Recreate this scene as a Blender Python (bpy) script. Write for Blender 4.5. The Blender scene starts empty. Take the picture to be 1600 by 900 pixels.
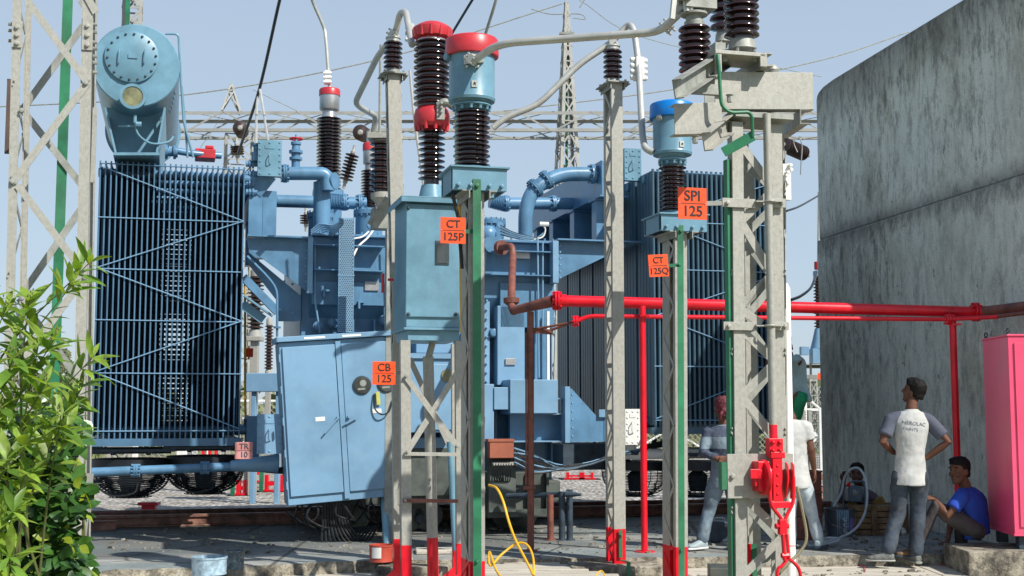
import bpy, bmesh, math, random
from mathutils import Vector, Matrix, noise
R = math.radians
V = Vector
random.seed(7)
S = bpy.context.scene
C = S.collection

# ------------------------------------------------------------- camera, sky, sun, exposure
PITCH = R(5.43); F = 2000.0; CAMH = 1.5
cam = bpy.data.cameras.new('camera'); cam.lens = 45; cam.sensor_width = 36
cam.clip_start = 0.1; cam.clip_end = 3000
camo = bpy.data.objects.new('camera', cam); C.objects.link(camo)
camo.location = (0, 0, CAMH); camo.rotation_euler = (R(90) + PITCH, 0, 0)
S.camera = camo
SUN_EL, SUN_AZ = R(44), R(130)          # azimuth clockwise from +Y
wd = bpy.data.worlds.new('World'); S.world = wd; wd.use_nodes = True
nt = wd.node_tree; bg = nt.nodes['Background']
sky = nt.nodes.new('ShaderNodeTexSky'); sky.sky_type = 'NISHITA'; sky.sun_disc = False
sky.sun_elevation = SUN_EL; sky.sun_rotation = SUN_AZ
sky.altitude = 600; sky.air_density = 1.15; sky.dust_density = 0.9; sky.ozone_density = 1.6
hz = nt.nodes.new('ShaderNodeMix'); hz.data_type = 'RGBA'; hz.inputs['Factor'].default_value = .55   # pale haze, thick at the horizon and thin overhead
wtc = nt.nodes.new('ShaderNodeTexCoord'); wsx = nt.nodes.new('ShaderNodeSeparateXYZ'); wmr = nt.nodes.new('ShaderNodeMapRange')
nt.links.new(wtc.outputs['Generated'], wsx.inputs[0]); nt.links.new(wsx.outputs['Z'], wmr.inputs['Value'])
wmr.inputs['From Min'].default_value = .28; wmr.inputs['From Max'].default_value = .8; wmr.inputs['To Min'].default_value = .78; wmr.inputs['To Max'].default_value = .0
nt.links.new(wmr.outputs[0], hz.inputs['Factor'])
hz.inputs['B'].default_value = (3.65, 4.5, 5.5, 1); nt.links.new(sky.outputs[0], hz.inputs['A'])
nt.links.new(hz.outputs['Result'], bg.inputs[0]); bg.inputs[1].default_value = 0.115
sl = bpy.data.lights.new('sun', 'SUN'); sl.energy = 5.0; sl.angle = R(0.5); sl.color = (1, .955, .88)
so = bpy.data.objects.new('sun', sl); C.objects.link(so)
tosun = V((math.sin(SUN_AZ)*math.cos(SUN_EL), math.cos(SUN_AZ)*math.cos(SUN_EL), math.sin(SUN_EL)))
so.rotation_euler = tosun.to_track_quat('Z', 'Y').to_euler(); so.location = (10, -10, 20)
vs = S.view_settings; vs.view_transform = 'Standard'; vs.look = 'None'; vs.gamma = 1; vs.exposure = 0.28
vs.use_curve_mapping = False

# ------------------------------------------------------------- coordinates
ct, st = math.cos(PITCH), math.sin(PITCH)
def P(px, py, Y):
    u = (px-800)/F; v = (450-py)/F
    d = V((u, ct - v*st, st + v*ct)); d *= Y/d.y
    return V((d.x, d.y, d.z + CAMH))
TH = R(14.8); U = V((math.cos(TH), math.sin(TH), 0)); W = V((-math.sin(TH), math.cos(TH), 0)); D0 = 14.276
Z = V((0, 0, 1))
def L(a, b, z): return U*a + W*(D0+b) + Z*z          # yard frame -> world
def TP(px, py, b):                                    # pixel on the yard plane at depth b -> world
    q = P(px, py, 1.0); d = q - V((0, 0, CAMH))
    k = (D0+b)/d.dot(W)
    return V((0, 0, CAMH)) + d*k
def AZ(px, py, b):
    p = TP(px, py, b); return p.dot(U), p.z
def bY(px, Y): return V(((px-800)/F*Y, Y, 0)).dot(W) - D0

# ------------------------------------------------------------- mesh builder
class MB:
    def __init__(s): s.v = []; s.f = []; s.m = []; s.mi = 0
    def add(s, vs, fs):
        n = len(s.v); s.v += [V(v) for v in vs]
        s.f += [[i+n for i in f] for f in fs]; s.m += [s.mi]*len(fs); return s
    def hexa(s, q):
        return s.add(q, [(0,3,2,1),(4,5,6,7),(0,1,5,4),(1,2,6,5),(2,3,7,6),(3,0,4,7)])
    def obox(s, o, x, y, z):      # corner + three edge vectors
        return s.hexa([o, o+x, o+x+y, o+y, o+z, o+x+z, o+x+y+z, o+y+z])
    def box(s, x0, x1, y0, y1, z0, z1):
        return s.obox(V((x0,y0,z0)), V((x1-x0,0,0)), V((0,y1-y0,0)), V((0,0,z1-z0)))
    def bt(s, a0, a1, b0, b1, z0, z1):
        return s.obox(L(a0,b0,z0), U*(a1-a0), W*(b1-b0), Z*(z1-z0))
    def tb(s, px0, px1, py0, py1, b0, b1, bz=None):   # front face seen at these pixels on plane b0
        bm = bz if bz is not None else b0
        my = (py0+py1)/2; mx = (px0+px1)/2
        a0 = AZ(px0, my, bm)[0]; a1 = AZ(px1, my, bm)[0]
        z1 = AZ(mx, py0, bm)[1]; z0 = AZ(mx, py1, bm)[1]
        return s.bt(a0, a1, b0, b1, z0, z1)
    def beam(s, a, b, w, h, up=None):
        a = V(a); b = V(b); d = (b-a).normalized(); up = V(up) if up is not None else Z
        if abs(d.dot(up)) > .98: up = V((0,1,0))
        sd = d.cross(up).normalized(); up2 = sd.cross(d)
        o = a - sd*w/2 - up2*h/2
        return s.obox(o, b-a, sd*w, up2*h)
    def angle(s, a, b, leg, t, d1, d2):               # L section, corner on the line a-b
        a = V(a); b = V(b); d1 = V(d1).normalized(); d2 = V(d2).normalized()
        s.obox(a, b-a, d1*leg, d2*t); s.obox(a+d2*t, b-a, d1*t, d2*(leg-t)); return s
    def chan(s, a, b, w, fl, t, sd, back):            # channel: web centred on a-b, width along sd, flanges along back
        a = V(a); b = V(b); sd = V(sd).normalized(); bk = V(back).normalized()
        s.obox(a-sd*w/2, b-a, sd*w, bk*t)
        s.obox(a-sd*w/2+bk*t, b-a, sd*t, bk*(fl-t)); s.obox(a+sd*(w/2-t)+bk*t, b-a, sd*t, bk*(fl-t)); return s
    def poly(s, pts, vec):
        n = len(pts); vec = V(vec); pts = [V(p) for p in pts]
        return s.add(pts+[p+vec for p in pts], [tuple(range(n)), tuple(range(2*n-1, n-1, -1))] +
                     [(i, (i+1) % n, n+(i+1) % n, n+i) for i in range(n)])
    def tube(s, pts, r, seg=10, caps=True):
        pts = [V(p) for p in pts]; n = len(pts)
        rs = r if isinstance(r, (list, tuple)) else [r]*n
        t0 = (pts[1]-pts[0]).normalized(); x = t0.orthogonal().normalized(); vs = []; fs = []
        for i, p in enumerate(pts):
            if i == 0: t = t0
            elif i == n-1: t = (pts[-1]-pts[-2]).normalized()
            else: t = ((pts[i]-pts[i-1]).normalized() + (pts[i+1]-pts[i]).normalized()).normalized()
            x = (x - t*x.dot(t)).normalized(); y = t.cross(x)
            vs += [p + (x*math.cos(2*math.pi*k/seg) + y*math.sin(2*math.pi*k/seg))*rs[i] for k in range(seg)]
        for i in range(n-1):
            for k in range(seg):
                k2 = (k+1) % seg
                fs.append((i*seg+k, i*seg+k2, (i+1)*seg+k2, (i+1)*seg+k))
        if caps: fs += [tuple(range(seg-1, -1, -1)), tuple(range((n-1)*seg, n*seg))]
        return s.add(vs, fs)
    def lathe(s, base, prof, seg=24, axis=None, x=None):
        base = V(base); ax = V(axis).normalized() if axis is not None else Z
        x = V(x) if x is not None else ax.orthogonal(); x = (x-ax*x.dot(ax)).normalized(); y = ax.cross(x)
        vs = []; fs = []; n = len(prof)
        for h, r in prof:
            r = max(r, 1e-4)
            vs += [base + ax*h + (x*math.cos(2*math.pi*k/seg) + y*math.sin(2*math.pi*k/seg))*r for k in range(seg)]
        for i in range(n-1):
            for k in range(seg):
                k2 = (k+1) % seg; fs.append((i*seg+k, i*seg+k2, (i+1)*seg+k2, (i+1)*seg+k))
        fs += [tuple(range(seg-1, -1, -1)), tuple(range((n-1)*seg, n*seg))]
        return s.add(vs, fs)
    def disc(s, c, ax, r, t, seg=20): return s.lathe(c, [(0, r), (t, r)], seg, ax)
    def ring(s, c, ax, r, rt, seg=28, sub=6):
        ax = V(ax).normalized(); x = ax.orthogonal().normalized(); y = ax.cross(x); vs = []; fs = []
        for i in range(seg):
            t = 2*math.pi*i/seg; d = x*math.cos(t)+y*math.sin(t)
            vs += [V(c)+d*(r+rt*math.cos(2*math.pi*k/sub))+ax*rt*math.sin(2*math.pi*k/sub) for k in range(sub)]
        for i in range(seg):
            for k in range(sub):
                j = (i+1) % seg; k2 = (k+1) % sub
                fs.append((i*sub+k, j*sub+k, j*sub+k2, i*sub+k2))
        return s.add(vs, fs)
    def bolt(s, p, ax, r=.014, h=.015): return s.lathe(p, [(0, r*1.5), (.003, r*1.5), (.003, r), (h, r), (h+.001, r*.8)], 6, ax)
    def loft(s, secs, seg=18, pw=2.0):                # secs: (centre, half-width vec, half-depth vec)
        vs = []; fs = []; n = len(secs)
        for c, a, b in secs:
            for k in range(seg):
                t = 2*math.pi*k/seg; ca, sa = math.cos(t), math.sin(t); e = 2/pw
                vs.append(V(c) + V(a)*math.copysign(abs(ca)**e, ca) + V(b)*math.copysign(abs(sa)**e, sa))
        for i in range(n-1):
            for k in range(seg):
                k2 = (k+1) % seg; fs.append((i*seg+k, i*seg+k2, (i+1)*seg+k2, (i+1)*seg+k))
        fs += [tuple(range(seg-1, -1, -1)), tuple(range((n-1)*seg, n*seg))]
        return s.add(vs, fs)
    def ell(s, c, rx, ry, rz, seg=16, X=V((1,0,0)), Y=V((0,1,0)), ZZ=V((0,0,1))):
        secs = []
        for i in range(1, 12):
            t = math.pi*i/12; q = math.sin(t)
            secs.append((V(c)-ZZ*rz*math.cos(t), X*rx*q, Y*ry*q))
        return s.loft(secs, seg)
    def limb(s, pts, rs, seg=14):                     # rounded tapering limb
        pts = [V(p) for p in pts]; d0 = (pts[0]-pts[1]).normalized(); d1 = (pts[-1]-pts[-2]).normalized()
        P2 = [pts[0]+d0*rs[0]*.9, pts[0]+d0*rs[0]*.6] + pts + [pts[-1]+d1*rs[-1]*.6, pts[-1]+d1*rs[-1]*.9]
        R2 = [rs[0]*.4, rs[0]*.8] + list(rs) + [rs[-1]*.8, rs[-1]*.4]
        return s.tube(P2, R2, seg)

def fillet(pts, rad, n=6):
    pts = [V(p) for p in pts]; out = [pts[0]]
    for i in range(1, len(pts)-1):
        a, b, c = pts[i-1], pts[i], pts[i+1]
        r = min(rad, (a-b).length*.49, (c-b).length*.49)
        p = b+(a-b).normalized()*r; q = b+(c-b).normalized()*r
        for k in range(n+1):
            t = k/n; out.append(p*(1-t)**2 + b*2*t*(1-t) + q*t*t)
    out.append(pts[-1]); return out
def spline(pts, n=8):
    pts = [V(p) for p in pts]; q = [pts[0]*2-pts[1]] + pts + [pts[-1]*2-pts[-2]]; out = []
    for i in range(1, len(q)-2):
        a, b, c, d = q[i-1:i+3]
        for k in range(n):
            t = k/n; out.append(.5*((2*b)+(c-a)*t+(2*a-5*b+4*c-d)*t*t+(-a+3*b-3*c+d)*t**3))
    out.append(pts[-1]); return out

ORG = {}
def obj(name, mb, mats, parent=None, bev=0, sharp=35, label=None, flat=False):
    if not isinstance(mats, (list, tuple)): mats = [mats]
    o3 = ORG[parent.name] if parent else V((0,0,0))
    me = bpy.data.meshes.new(name)
    me.from_pydata([tuple(v-o3) for v in mb.v], [], mb.f)
    for m in mats: me.materials.append(m)
    if len(mats) > 1: me.polygons.foreach_set('material_index', mb.m)
    bm = bmesh.new(); bm.from_mesh(me); bmesh.ops.recalc_face_normals(bm, faces=bm.faces); bm.to_mesh(me); bm.free()
    if not flat:
        me.polygons.foreach_set('use_smooth', [True]*len(me.polygons)); me.set_sharp_from_angle(angle=R(sharp))
    me.update()
    o = bpy.data.objects.new(name, me); C.objects.link(o)
    if parent: o.parent = parent
    ORG[o.name] = o3
    if bev:
        md = o.modifiers.new('bevel', 'BEVEL'); md.width = bev; md.segments = 2; md.limit_method = 'ANGLE'; md.angle_limit = R(50)
        md.harden_normals = True
    if label: o['label'] = label
    return o
def thing(name, label, cat, loc, group=None):
    o = bpy.data.objects.new(name, None); C.objects.link(o); o.location = loc; o.empty_display_size = .1
    o['label'] = label; o['category'] = cat
    if group: o['group'] = group
    ORG[o.name] = V(loc); return o
def single(name, mb, mats, label, cat, group=None, **k):
    zs = min(v.z for v in mb.v); c = sum(mb.v, V((0,0,0)))/len(mb.v); base = V((c.x, c.y, zs))
    mb2 = MB(); mb2.v = [v-base for v in mb.v]; mb2.f = mb.f; mb2.m = mb.m
    o = obj(name, mb2, mats, **k); o.location = base; ORG[o.name] = base
    if label: o['label'] = label; o['category'] = cat
    if group: o['group'] = group
    return o
def struct(name, mb, mats, **k):
    o = obj(name, mb, mats, **k); o['kind'] = 'structure'; return o

# ------------------------------------------------------------- materials
def mat(name, col, rough=.5, metal=0, var=.12, scale=6, dirt=0, dirtcol=(.12,.1,.08), bump=0, bscale=60,
        streak=0, spec=.5, trans=0, col2=None, coat=0):
    m = bpy.data.materials.new(name); m.use_nodes = True; t = m.node_tree; n = t.nodes; l = t.links
    b = n['Principled BSDF']; b.inputs['Roughness'].default_value = rough; b.inputs['Metallic'].default_value = metal
    b.inputs['Specular IOR Level'].default_value = spec; b.inputs['Coat Weight'].default_value = coat
    tc = n.new('ShaderNodeTexCoord'); src = tc.outputs['Object']
    nz = n.new('ShaderNodeTexNoise'); nz.inputs['Scale'].default_value = scale; nz.inputs['Detail'].default_value = 8
    nz.inputs['Roughness'].default_value = .65; l.new(src, nz.inputs['Vector'])
    mx = n.new('ShaderNodeMix'); mx.data_type = 'RGBA'; c = col
    lo = col2 if col2 else tuple(x*(1-var*1.6) for x in c)
    hi = tuple(min(1, x*(1+var)) for x in c)
    mx.inputs['A'].default_value = (*lo, 1); mx.inputs['B'].default_value = (*hi, 1)
    rp = n.new('ShaderNodeMapRange'); rp.inputs['From Min'].default_value = .35; rp.inputs['From Max'].default_value = .62
    l.new(nz.outputs['Fac'], rp.inputs['Value']); l.new(rp.outputs['Result'], mx.inputs['Factor'])
    out = mx.outputs['Result']
    if dirt:
        mp = n.new('ShaderNodeMapping'); mp.inputs['Scale'].default_value = (1, 1, .25 if streak else 1)
        l.new(src, mp.inputs['Vector'])
        n2 = n.new('ShaderNodeTexNoise'); n2.inputs['Scale'].default_value = scale*2.7; n2.inputs['Detail'].default_value = 6
        l.new(mp.outputs[0], n2.inputs['Vector'])
        r2 = n.new('ShaderNodeMapRange'); r2.inputs['From Min'].default_value = .53; r2.inputs['From Max'].default_value = .72
        r2.inputs['To Max'].default_value = dirt; l.new(n2.outputs['Fac'], r2.inputs['Value'])
        m2 = n.new('ShaderNodeMix'); m2.data_type = 'RGBA'; l.new(out, m2.inputs['A']); m2.inputs['B'].default_value = (*dirtcol, 1)
        l.new(r2.outputs['Result'], m2.inputs['Factor']); out = m2.outputs['Result']
    l.new(out, b.inputs['Base Color'])
    rr = n.new('ShaderNodeMapRange'); rr.inputs['To Min'].default_value = max(.03, rough-.1); rr.inputs['To Max'].default_value = min(1, rough+.12)
    l.new(nz.outputs['Fac'], rr.inputs['Value']); l.new(rr.outputs['Result'], b.inputs['Roughness'])
    if bump:
        n3 = n.new('ShaderNodeTexNoise'); n3.inputs['Scale'].default_value = bscale; n3.inputs['Detail'].default_value = 5
        l.new(src, n3.inputs['Vector'])
        bp = n.new('ShaderNodeBump'); bp.inputs['Strength'].default_value = bump; bp.inputs['Distance'].default_value = .01
        l.new(n3.outputs['Fac'], bp.inputs['Height']); l.new(bp.outputs[0], b.inputs['Normal'])
    if trans:
        tr = n.new('ShaderNodeBsdfTranslucent'); ms = n.new('ShaderNodeMixShader'); ms.inputs[0].default_value = trans
        tcol = tuple(min(1, x*k) for x, k in zip(col, (1.6, 1.5, .6))); tr.inputs['Color'].default_value = (*tcol, 1)
        l.new(b.outputs[0], ms.inputs[1]); l.new(tr.outputs[0], ms.inputs[2])
        l.new(ms.outputs[0], n['Material Output'].inputs[0])
    return m
M = {}
M['blue'] = mat('transformer_blue_paint', (.10,.225,.36), .32, var=.14, scale=3, dirt=.35, dirtcol=(.055,.115,.18), streak=1, bump=.08, bscale=14)
M['teal'] = mat('grey_blue_paint', (.14,.285,.375), .34, var=.12, scale=3, dirt=.3, dirtcol=(.11,.19,.23), streak=1, bump=.06, bscale=14)
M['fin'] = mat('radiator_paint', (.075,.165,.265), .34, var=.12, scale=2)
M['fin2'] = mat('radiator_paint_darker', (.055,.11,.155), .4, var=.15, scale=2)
M['cab'] = mat('cabinet_blue_paint', (.175,.325,.475), .42, var=.09, scale=1.6, dirt=.35, dirtcol=(.24,.38,.50), bump=.1, bscale=5)
M['dark'] = mat('dark_blue_grime', (.03,.05,.07), .6, var=.3, scale=8)
M['olive'] = mat('olive_grey_paint', (.07,.085,.075), .55, var=.3, scale=4, dirt=.4)
M['galv'] = mat('galvanised_steel', (.37,.365,.325), .5, metal=.15, var=.07, scale=30, dirt=.5, dirtcol=(.25,.22,.165), streak=1, bump=.12, bscale=90)
M['galvd'] = mat('weathered_grey_steel', (.30,.31,.28), .55, metal=.15, var=.15, scale=7, dirt=.45, dirtcol=(.13,.13,.11), streak=1, bump=.12, bscale=80)
M['galvfar'] = mat('far_galvanised_steel', (.33,.33,.30), .6, var=.1, scale=2)
M['alu'] = mat('aluminium_tube', (.50,.50,.46), .42, metal=.35, var=.08, scale=5, dirt=.2, dirtcol=(.3,.28,.22))
M['red'] = mat('red_paint', (.70,.006,.02), .3, var=.12, scale=5, dirt=.2, dirtcol=(.45,.01,.02), bump=.05, bscale=30)
M['capred'] = mat('faded_red_enamel', (.52,.03,.04), .38, var=.12, scale=5, dirt=.2, dirtcol=(.35,.06,.06))
M['green'] = mat('green_enamel', (.02,.17,.08), .45, var=.25, scale=2.2, dirt=.6, dirtcol=(.075,.15,.095), streak=1, bump=.1, bscale=60)
M['porc'] = mat('brown_porcelain', (.028,.011,.010), .13, var=.2, scale=3, coat=.6)
M['porcf'] = mat('dark_far_porcelain', (.05,.03,.028), .3, var=.2, scale=3)
M['orange'] = mat('orange_sign_enamel', (.93,.085,.012), .4, var=.06, scale=8, dirt=.15, dirtcol=(.7,.1,.03))
M['fadeor'] = mat('sun_faded_sign', (.55,.22,.2), .5, var=.2, scale=5, dirt=.7, dirtcol=(.35,.42,.48))
M['black'] = mat('black_lettering', (.02,.012,.01), .6)
M['guard'] = mat('black_fan_guard', (.008,.012,.018), .5)
M['rubber'] = mat('black_cable', (.018,.02,.022), .35, var=.3, scale=10)
M['rust'] = mat('rust_brown_primer', (.20,.065,.045), .55, var=.25, scale=8, dirt=.5, dirtcol=(.12,.08,.07), bump=.15)
M['rail'] = mat('rusty_rail_steel', (.25,.12,.085), .55, var=.35, scale=6, dirt=.5, dirtcol=(.25,.16,.11), bump=.3)
M['pink'] = mat('pink_red_enamel', (.86,.09,.19), .33, var=.06, scale=2, dirt=.25, dirtcol=(.55,.06,.12), streak=1)
M['capblue'] = mat('bright_blue_enamel', (.0,.19,.60), .35, var=.08)
M['white'] = mat('white_paint', (.74,.74,.70), .5, var=.06, dirt=.15, dirtcol=(.5,.48,.42), streak=1)
M['silver'] = mat('silver_metal', (.45,.45,.45), .35, metal=.7, var=.1)
M['yellow'] = mat('yellow_sheath', (.75,.42,.02), .4, var=.1)
M['glass'] = mat('gauge_glass', (.05,.055,.05), .08, var=.2, coat=1)
M['oilglass'] = mat('yellowed_glass', (.20,.20,.10), .25, var=.25, scale=9, coat=.6)
M['brick'] = mat('brown_box_paint', (.33,.10,.055), .5, var=.1, scale=6)
M['paintblue'] = mat('spilt_blue_paint', (.20,.36,.50), .3, var=.2, scale=9)
M['wood'] = mat('rough_brown_planks', (.20,.13,.06), .7, var=.4, scale=7, dirt=.4, bump=.4)
M['skin'] = mat('brown_skin', (.13,.058,.035), .62, var=.1, scale=20, spec=.3)
M['hair'] = mat('black_hair', (.006,.005,.005), .75, var=.4, scale=60, spec=.25)
M['leaf'] = mat('fresh_green_leaf', (.23,.35,.048), .45, var=.4, scale=9, trans=.42, dirt=.35, dirtcol=(.30,.28,.10))
M['leafd'] = mat('dark_glossy_leaf', (.035,.10,.018), .3, var=.45, scale=5, trans=.15)
M['stem'] = mat('green_brown_stem', (.14,.15,.05), .6)
M['scrub'] = mat('far_scrub_leaves', (.13,.155,.06), .8, var=.35, scale=.6)
# ------------------------------------------------------------- special materials
def nodes(name):
    m = bpy.data.materials.new(name); m.use_nodes = True; t = m.node_tree
    return m, t.nodes, t.links, t.nodes['Principled BSDF']
def N(n, kind, **k):
    x = n.new(kind)
    for a, b in k.items():
        if a in x.inputs.keys() if hasattr(x.inputs, 'keys') else False: x.inputs[a].default_value = b
    return x
def noise_n(n, l, src, scale, detail=6, rough=.6, mapping=None, rot=None):
    if mapping or rot:
        mp = n.new('ShaderNodeMapping')
        if mapping: mp.inputs['Scale'].default_value = mapping
        if rot: mp.inputs['Rotation'].default_value = rot
        l.new(src, mp.inputs['Vector']); src = mp.outputs[0]
    x = n.new('ShaderNodeTexNoise'); x.inputs['Scale'].default_value = scale; x.inputs['Detail'].default_value = detail
    x.inputs['Roughness'].default_value = rough; l.new(src, x.inputs['Vector']); return x.outputs['Fac']
def ramp(n, l, fac, stops):
    r = n.new('ShaderNodeValToRGB'); e = r.color_ramp.elements
    while len(e) < len(stops): e.new(.5)
    for i, (p, c) in enumerate(stops): e[i].position = p; e[i].color = (*c, 1)
    l.new(fac, r.inputs[0]); return r.outputs[0]
def mixc(n, l, fac, a, b, mode='MIX'):
    x = n.new('ShaderNodeMix'); x.data_type = 'RGBA'; x.blend_type = mode
    if isinstance(fac, (int, float)): x.inputs['Factor'].default_value = fac
    else: l.new(fac, x.inputs['Factor'])
    for s, v in (('A', a), ('B', b)):
        if isinstance(v, tuple): x.inputs[s].default_value = (*v, 1)
        else: l.new(v, x.inputs[s])
    return x.outputs['Result']
def mrange(n, l, v, a, b, c=0, d=1):
    x = n.new('ShaderNodeMapRange'); x.inputs['From Min'].default_value = a; x.inputs['From Max'].default_value = b
    x.inputs['To Min'].default_value = c; x.inputs['To Max'].default_value = d; l.new(v, x.inputs['Value']); return x.outputs[0]
def bump(n, l, b, h, s, d=.02):
    x = n.new('ShaderNodeBump'); x.inputs['Strength'].default_value = s; x.inputs['Distance'].default_value = d
    l.new(h, x.inputs['Height']); l.new(x.outputs[0], b.inputs['Normal'])

# concrete wall: vertical weather streaks
m, n, l, b = nodes('weathered_concrete'); tc = n.new('ShaderNodeTexCoord'); s_ = tc.outputs['Object']
f1 = noise_n(n, l, s_, 1.1, 9, .72, (1, 1, .6)); f2 = noise_n(n, l, s_, 4.2, 9, .80, (1.5, 1.5, .62)); f3 = noise_n(n, l, s_, .45, 4, .6); f6 = noise_n(n, l, s_, 7, 6, .7, (1.8, 1.8, .22))
f4 = noise_n(n, l, s_, 60, 4, .7)
c1 = ramp(n, l, f1, [(.33, (.36,.34,.27)), (.44, (.60,.58,.47)), (.54, (.76,.77,.65)), (.68, (.86,.88,.77))])
c2 = mixc(n, l, mrange(n, l, f2, .49, .60, 0, .8), c1, (.20,.19,.155))
c2 = mixc(n, l, mrange(n, l, f6, .55, .62, 0, .6), c2, (.25,.235,.19))
c3 = mixc(n, l, mrange(n, l, f3, .42, .58, 0, .45), c2, (.80,.83,.74))
f7 = noise_n(n, l, s_, 7, 8, .75, (1.5, 1.5, .30)); c3 = mixc(n, l, mrange(n, l, f7, .57, .66, 0, .7), c3, (.86,.88,.80))
f5 = noise_n(n, l, s_, 4.5, 7, .85, (1.6, 1.6, .8)); c3 = mixc(n, l, mrange(n, l, f5, .60, .64, 0, .85), c3, (.11,.105,.09))
sz_ = n.new('ShaderNodeSeparateXYZ'); l.new(s_, sz_.inputs[0])   # damp staining along the joint and under the coping
j1 = n.new('ShaderNodeMath'); j1.operation = 'MULTIPLY_ADD'; l.new(f2, j1.inputs[0]); j1.inputs[1].default_value = .9; l.new(sz_.outputs['Z'], j1.inputs[2])
c3 = mixc(n, l, mrange(n, l, j1.outputs[0], 5.75, 6.6, 0, .8), c3, (.10,.095,.085))
a1 = mrange(n, l, j1.outputs[0], 4.05, 4.33, 0, 1); a2 = mrange(n, l, j1.outputs[0], 4.34, 4.52, 1, 0)
mm_ = n.new('ShaderNodeMath'); mm_.operation = 'MULTIPLY'; l.new(a1, mm_.inputs[0]); l.new(a2, mm_.inputs[1])
c3 = mixc(n, l, mrange(n, l, mm_.outputs[0], 0, 1, 0, .7), c3, (.11,.10,.09))
c4 = mixc(n, l, 1.0, c3, mrange(n, l, f4, .4, .7, .8, 1.08), 'MULTIPLY')
l.new(c4, b.inputs['Base Color']); b.inputs['Roughness'].default_value = .9
bump(n, l, b, f2, .6, .02); M['wall'] = m
# concrete slab with spilt paint and dust
m, n, l, b = nodes('dusty_concrete'); tc = n.new('ShaderNodeTexCoord'); s_ = tc.outputs['Object']
f1 = noise_n(n, l, s_, 1.3, 8, .65); f2 = noise_n(n, l, s_, 14, 8, .7, (.5, 1.6, 1)); f3 = noise_n(n, l, s_, .9, 3, .5, (.55, 1.5, 1)); f4 = noise_n(n, l, s_, 45, 4, .7)
c1 = ramp(n, l, f1, [(.3, (.15,.15,.14)), (.5, (.29,.295,.27)), (.7, (.43,.425,.39))])
c1 = mixc(n, l, mrange(n, l, f2, .48, .68, 0, .6), c1, (.13,.13,.12))
c1 = mixc(n, l, mrange(n, l, f3, .47, .60, 0, .55), c1, (.16,.225,.24))
c1 = mixc(n, l, 1.0, c1, mrange(n, l, f4, .35, .7, .75, 1.12), 'MULTIPLY')
sg = n.new('ShaderNodeSeparateXYZ'); l.new(s_, sg.inputs[0])     # shade on the ground around the transformer, painted into the slab colour
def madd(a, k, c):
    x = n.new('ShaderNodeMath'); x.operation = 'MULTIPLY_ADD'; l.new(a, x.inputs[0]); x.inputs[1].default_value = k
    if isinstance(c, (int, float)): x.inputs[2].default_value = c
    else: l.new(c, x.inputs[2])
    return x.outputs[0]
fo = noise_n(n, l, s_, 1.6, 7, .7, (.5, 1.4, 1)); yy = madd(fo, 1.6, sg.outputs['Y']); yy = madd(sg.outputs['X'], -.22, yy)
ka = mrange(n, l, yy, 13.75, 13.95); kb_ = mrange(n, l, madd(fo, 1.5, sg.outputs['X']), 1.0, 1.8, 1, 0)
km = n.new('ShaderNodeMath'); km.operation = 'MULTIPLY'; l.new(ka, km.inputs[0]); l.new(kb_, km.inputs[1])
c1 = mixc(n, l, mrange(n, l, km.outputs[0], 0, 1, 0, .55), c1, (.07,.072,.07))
vc = n.new('ShaderNodeTexVoronoi'); vc.feature = 'DISTANCE_TO_EDGE'; vc.inputs['Scale'].default_value = .55
wv = mixc(n, l, .12, s_, noise_n(n, l, s_, 2.5, 5, .7)); l.new(wv, vc.inputs['Vector'])
c1 = mixc(n, l, mrange(n, l, vc.outputs['Distance'], .004, .012, .8, 0), c1, (.05,.045,.04))
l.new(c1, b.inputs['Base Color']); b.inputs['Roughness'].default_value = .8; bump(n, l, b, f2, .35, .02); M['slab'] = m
# old broken concrete edge
m, n, l, b = nodes('stained_concrete_edge'); tc = n.new('ShaderNodeTexCoord'); s_ = tc.outputs['Object']
f1 = noise_n(n, l, s_, 5, 9, .75); f2 = noise_n(n, l, s_, 22, 8, .8)
c1 = ramp(n, l, f1, [(.36, (.06,.055,.045)), (.47, (.2,.18,.14)), (.56, (.42,.38,.29)), (.7, (.55,.52,.44))])
c1 = mixc(n, l, mrange(n, l, f2, .5, .62, 0, .75), c1, (.05,.045,.04))
l.new(c1, b.inputs['Base Color']); b.inputs['Roughness'].default_value = .9; bump(n, l, b, f2, .9, .03); M['edge'] = m
# gravel
m, n, l, b = nodes('pale_gravel'); tc = n.new('ShaderNodeTexCoord'); s_ = tc.outputs['Object']
vo = n.new('ShaderNodeTexVoronoi'); vo.inputs['Scale'].default_value = 11; l.new(s_, vo.inputs['Vector'])
f1 = noise_n(n, l, s_, .8, 5, .6)
sep = n.new('ShaderNodeSeparateColor'); l.new(vo.outputs['Color'], sep.inputs[0])
c1 = ramp(n, l, sep.outputs[0], [(0, (.27,.24,.20)), (.5, (.48,.45,.40)), (1, (.72,.69,.64))])
c1 = mixc(n, l, 1.0, c1, mrange(n, l, vo.outputs['Distance'],   .25, .8, 1.0, .35), 'MULTIPLY')
c1 = mixc(n, l, mrange(n, l, f1, .5, .7, 0, .5), c1, (.30,.25,.18))
l.new(c1, b.inputs['Base Color']); b.inputs['Roughness'].default_value = .9
iv = mrange(n, l, vo.outputs['Distance'], 0, .8, 1, 0); bump(n, l, b, iv, 1, .06); M['gravel'] = m
# dry field
M['field'] = mat('dry_field', (.20,.19,.09), .9, var=.3, scale=.3, dirt=.6, dirtcol=(.10,.13,.05))
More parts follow.
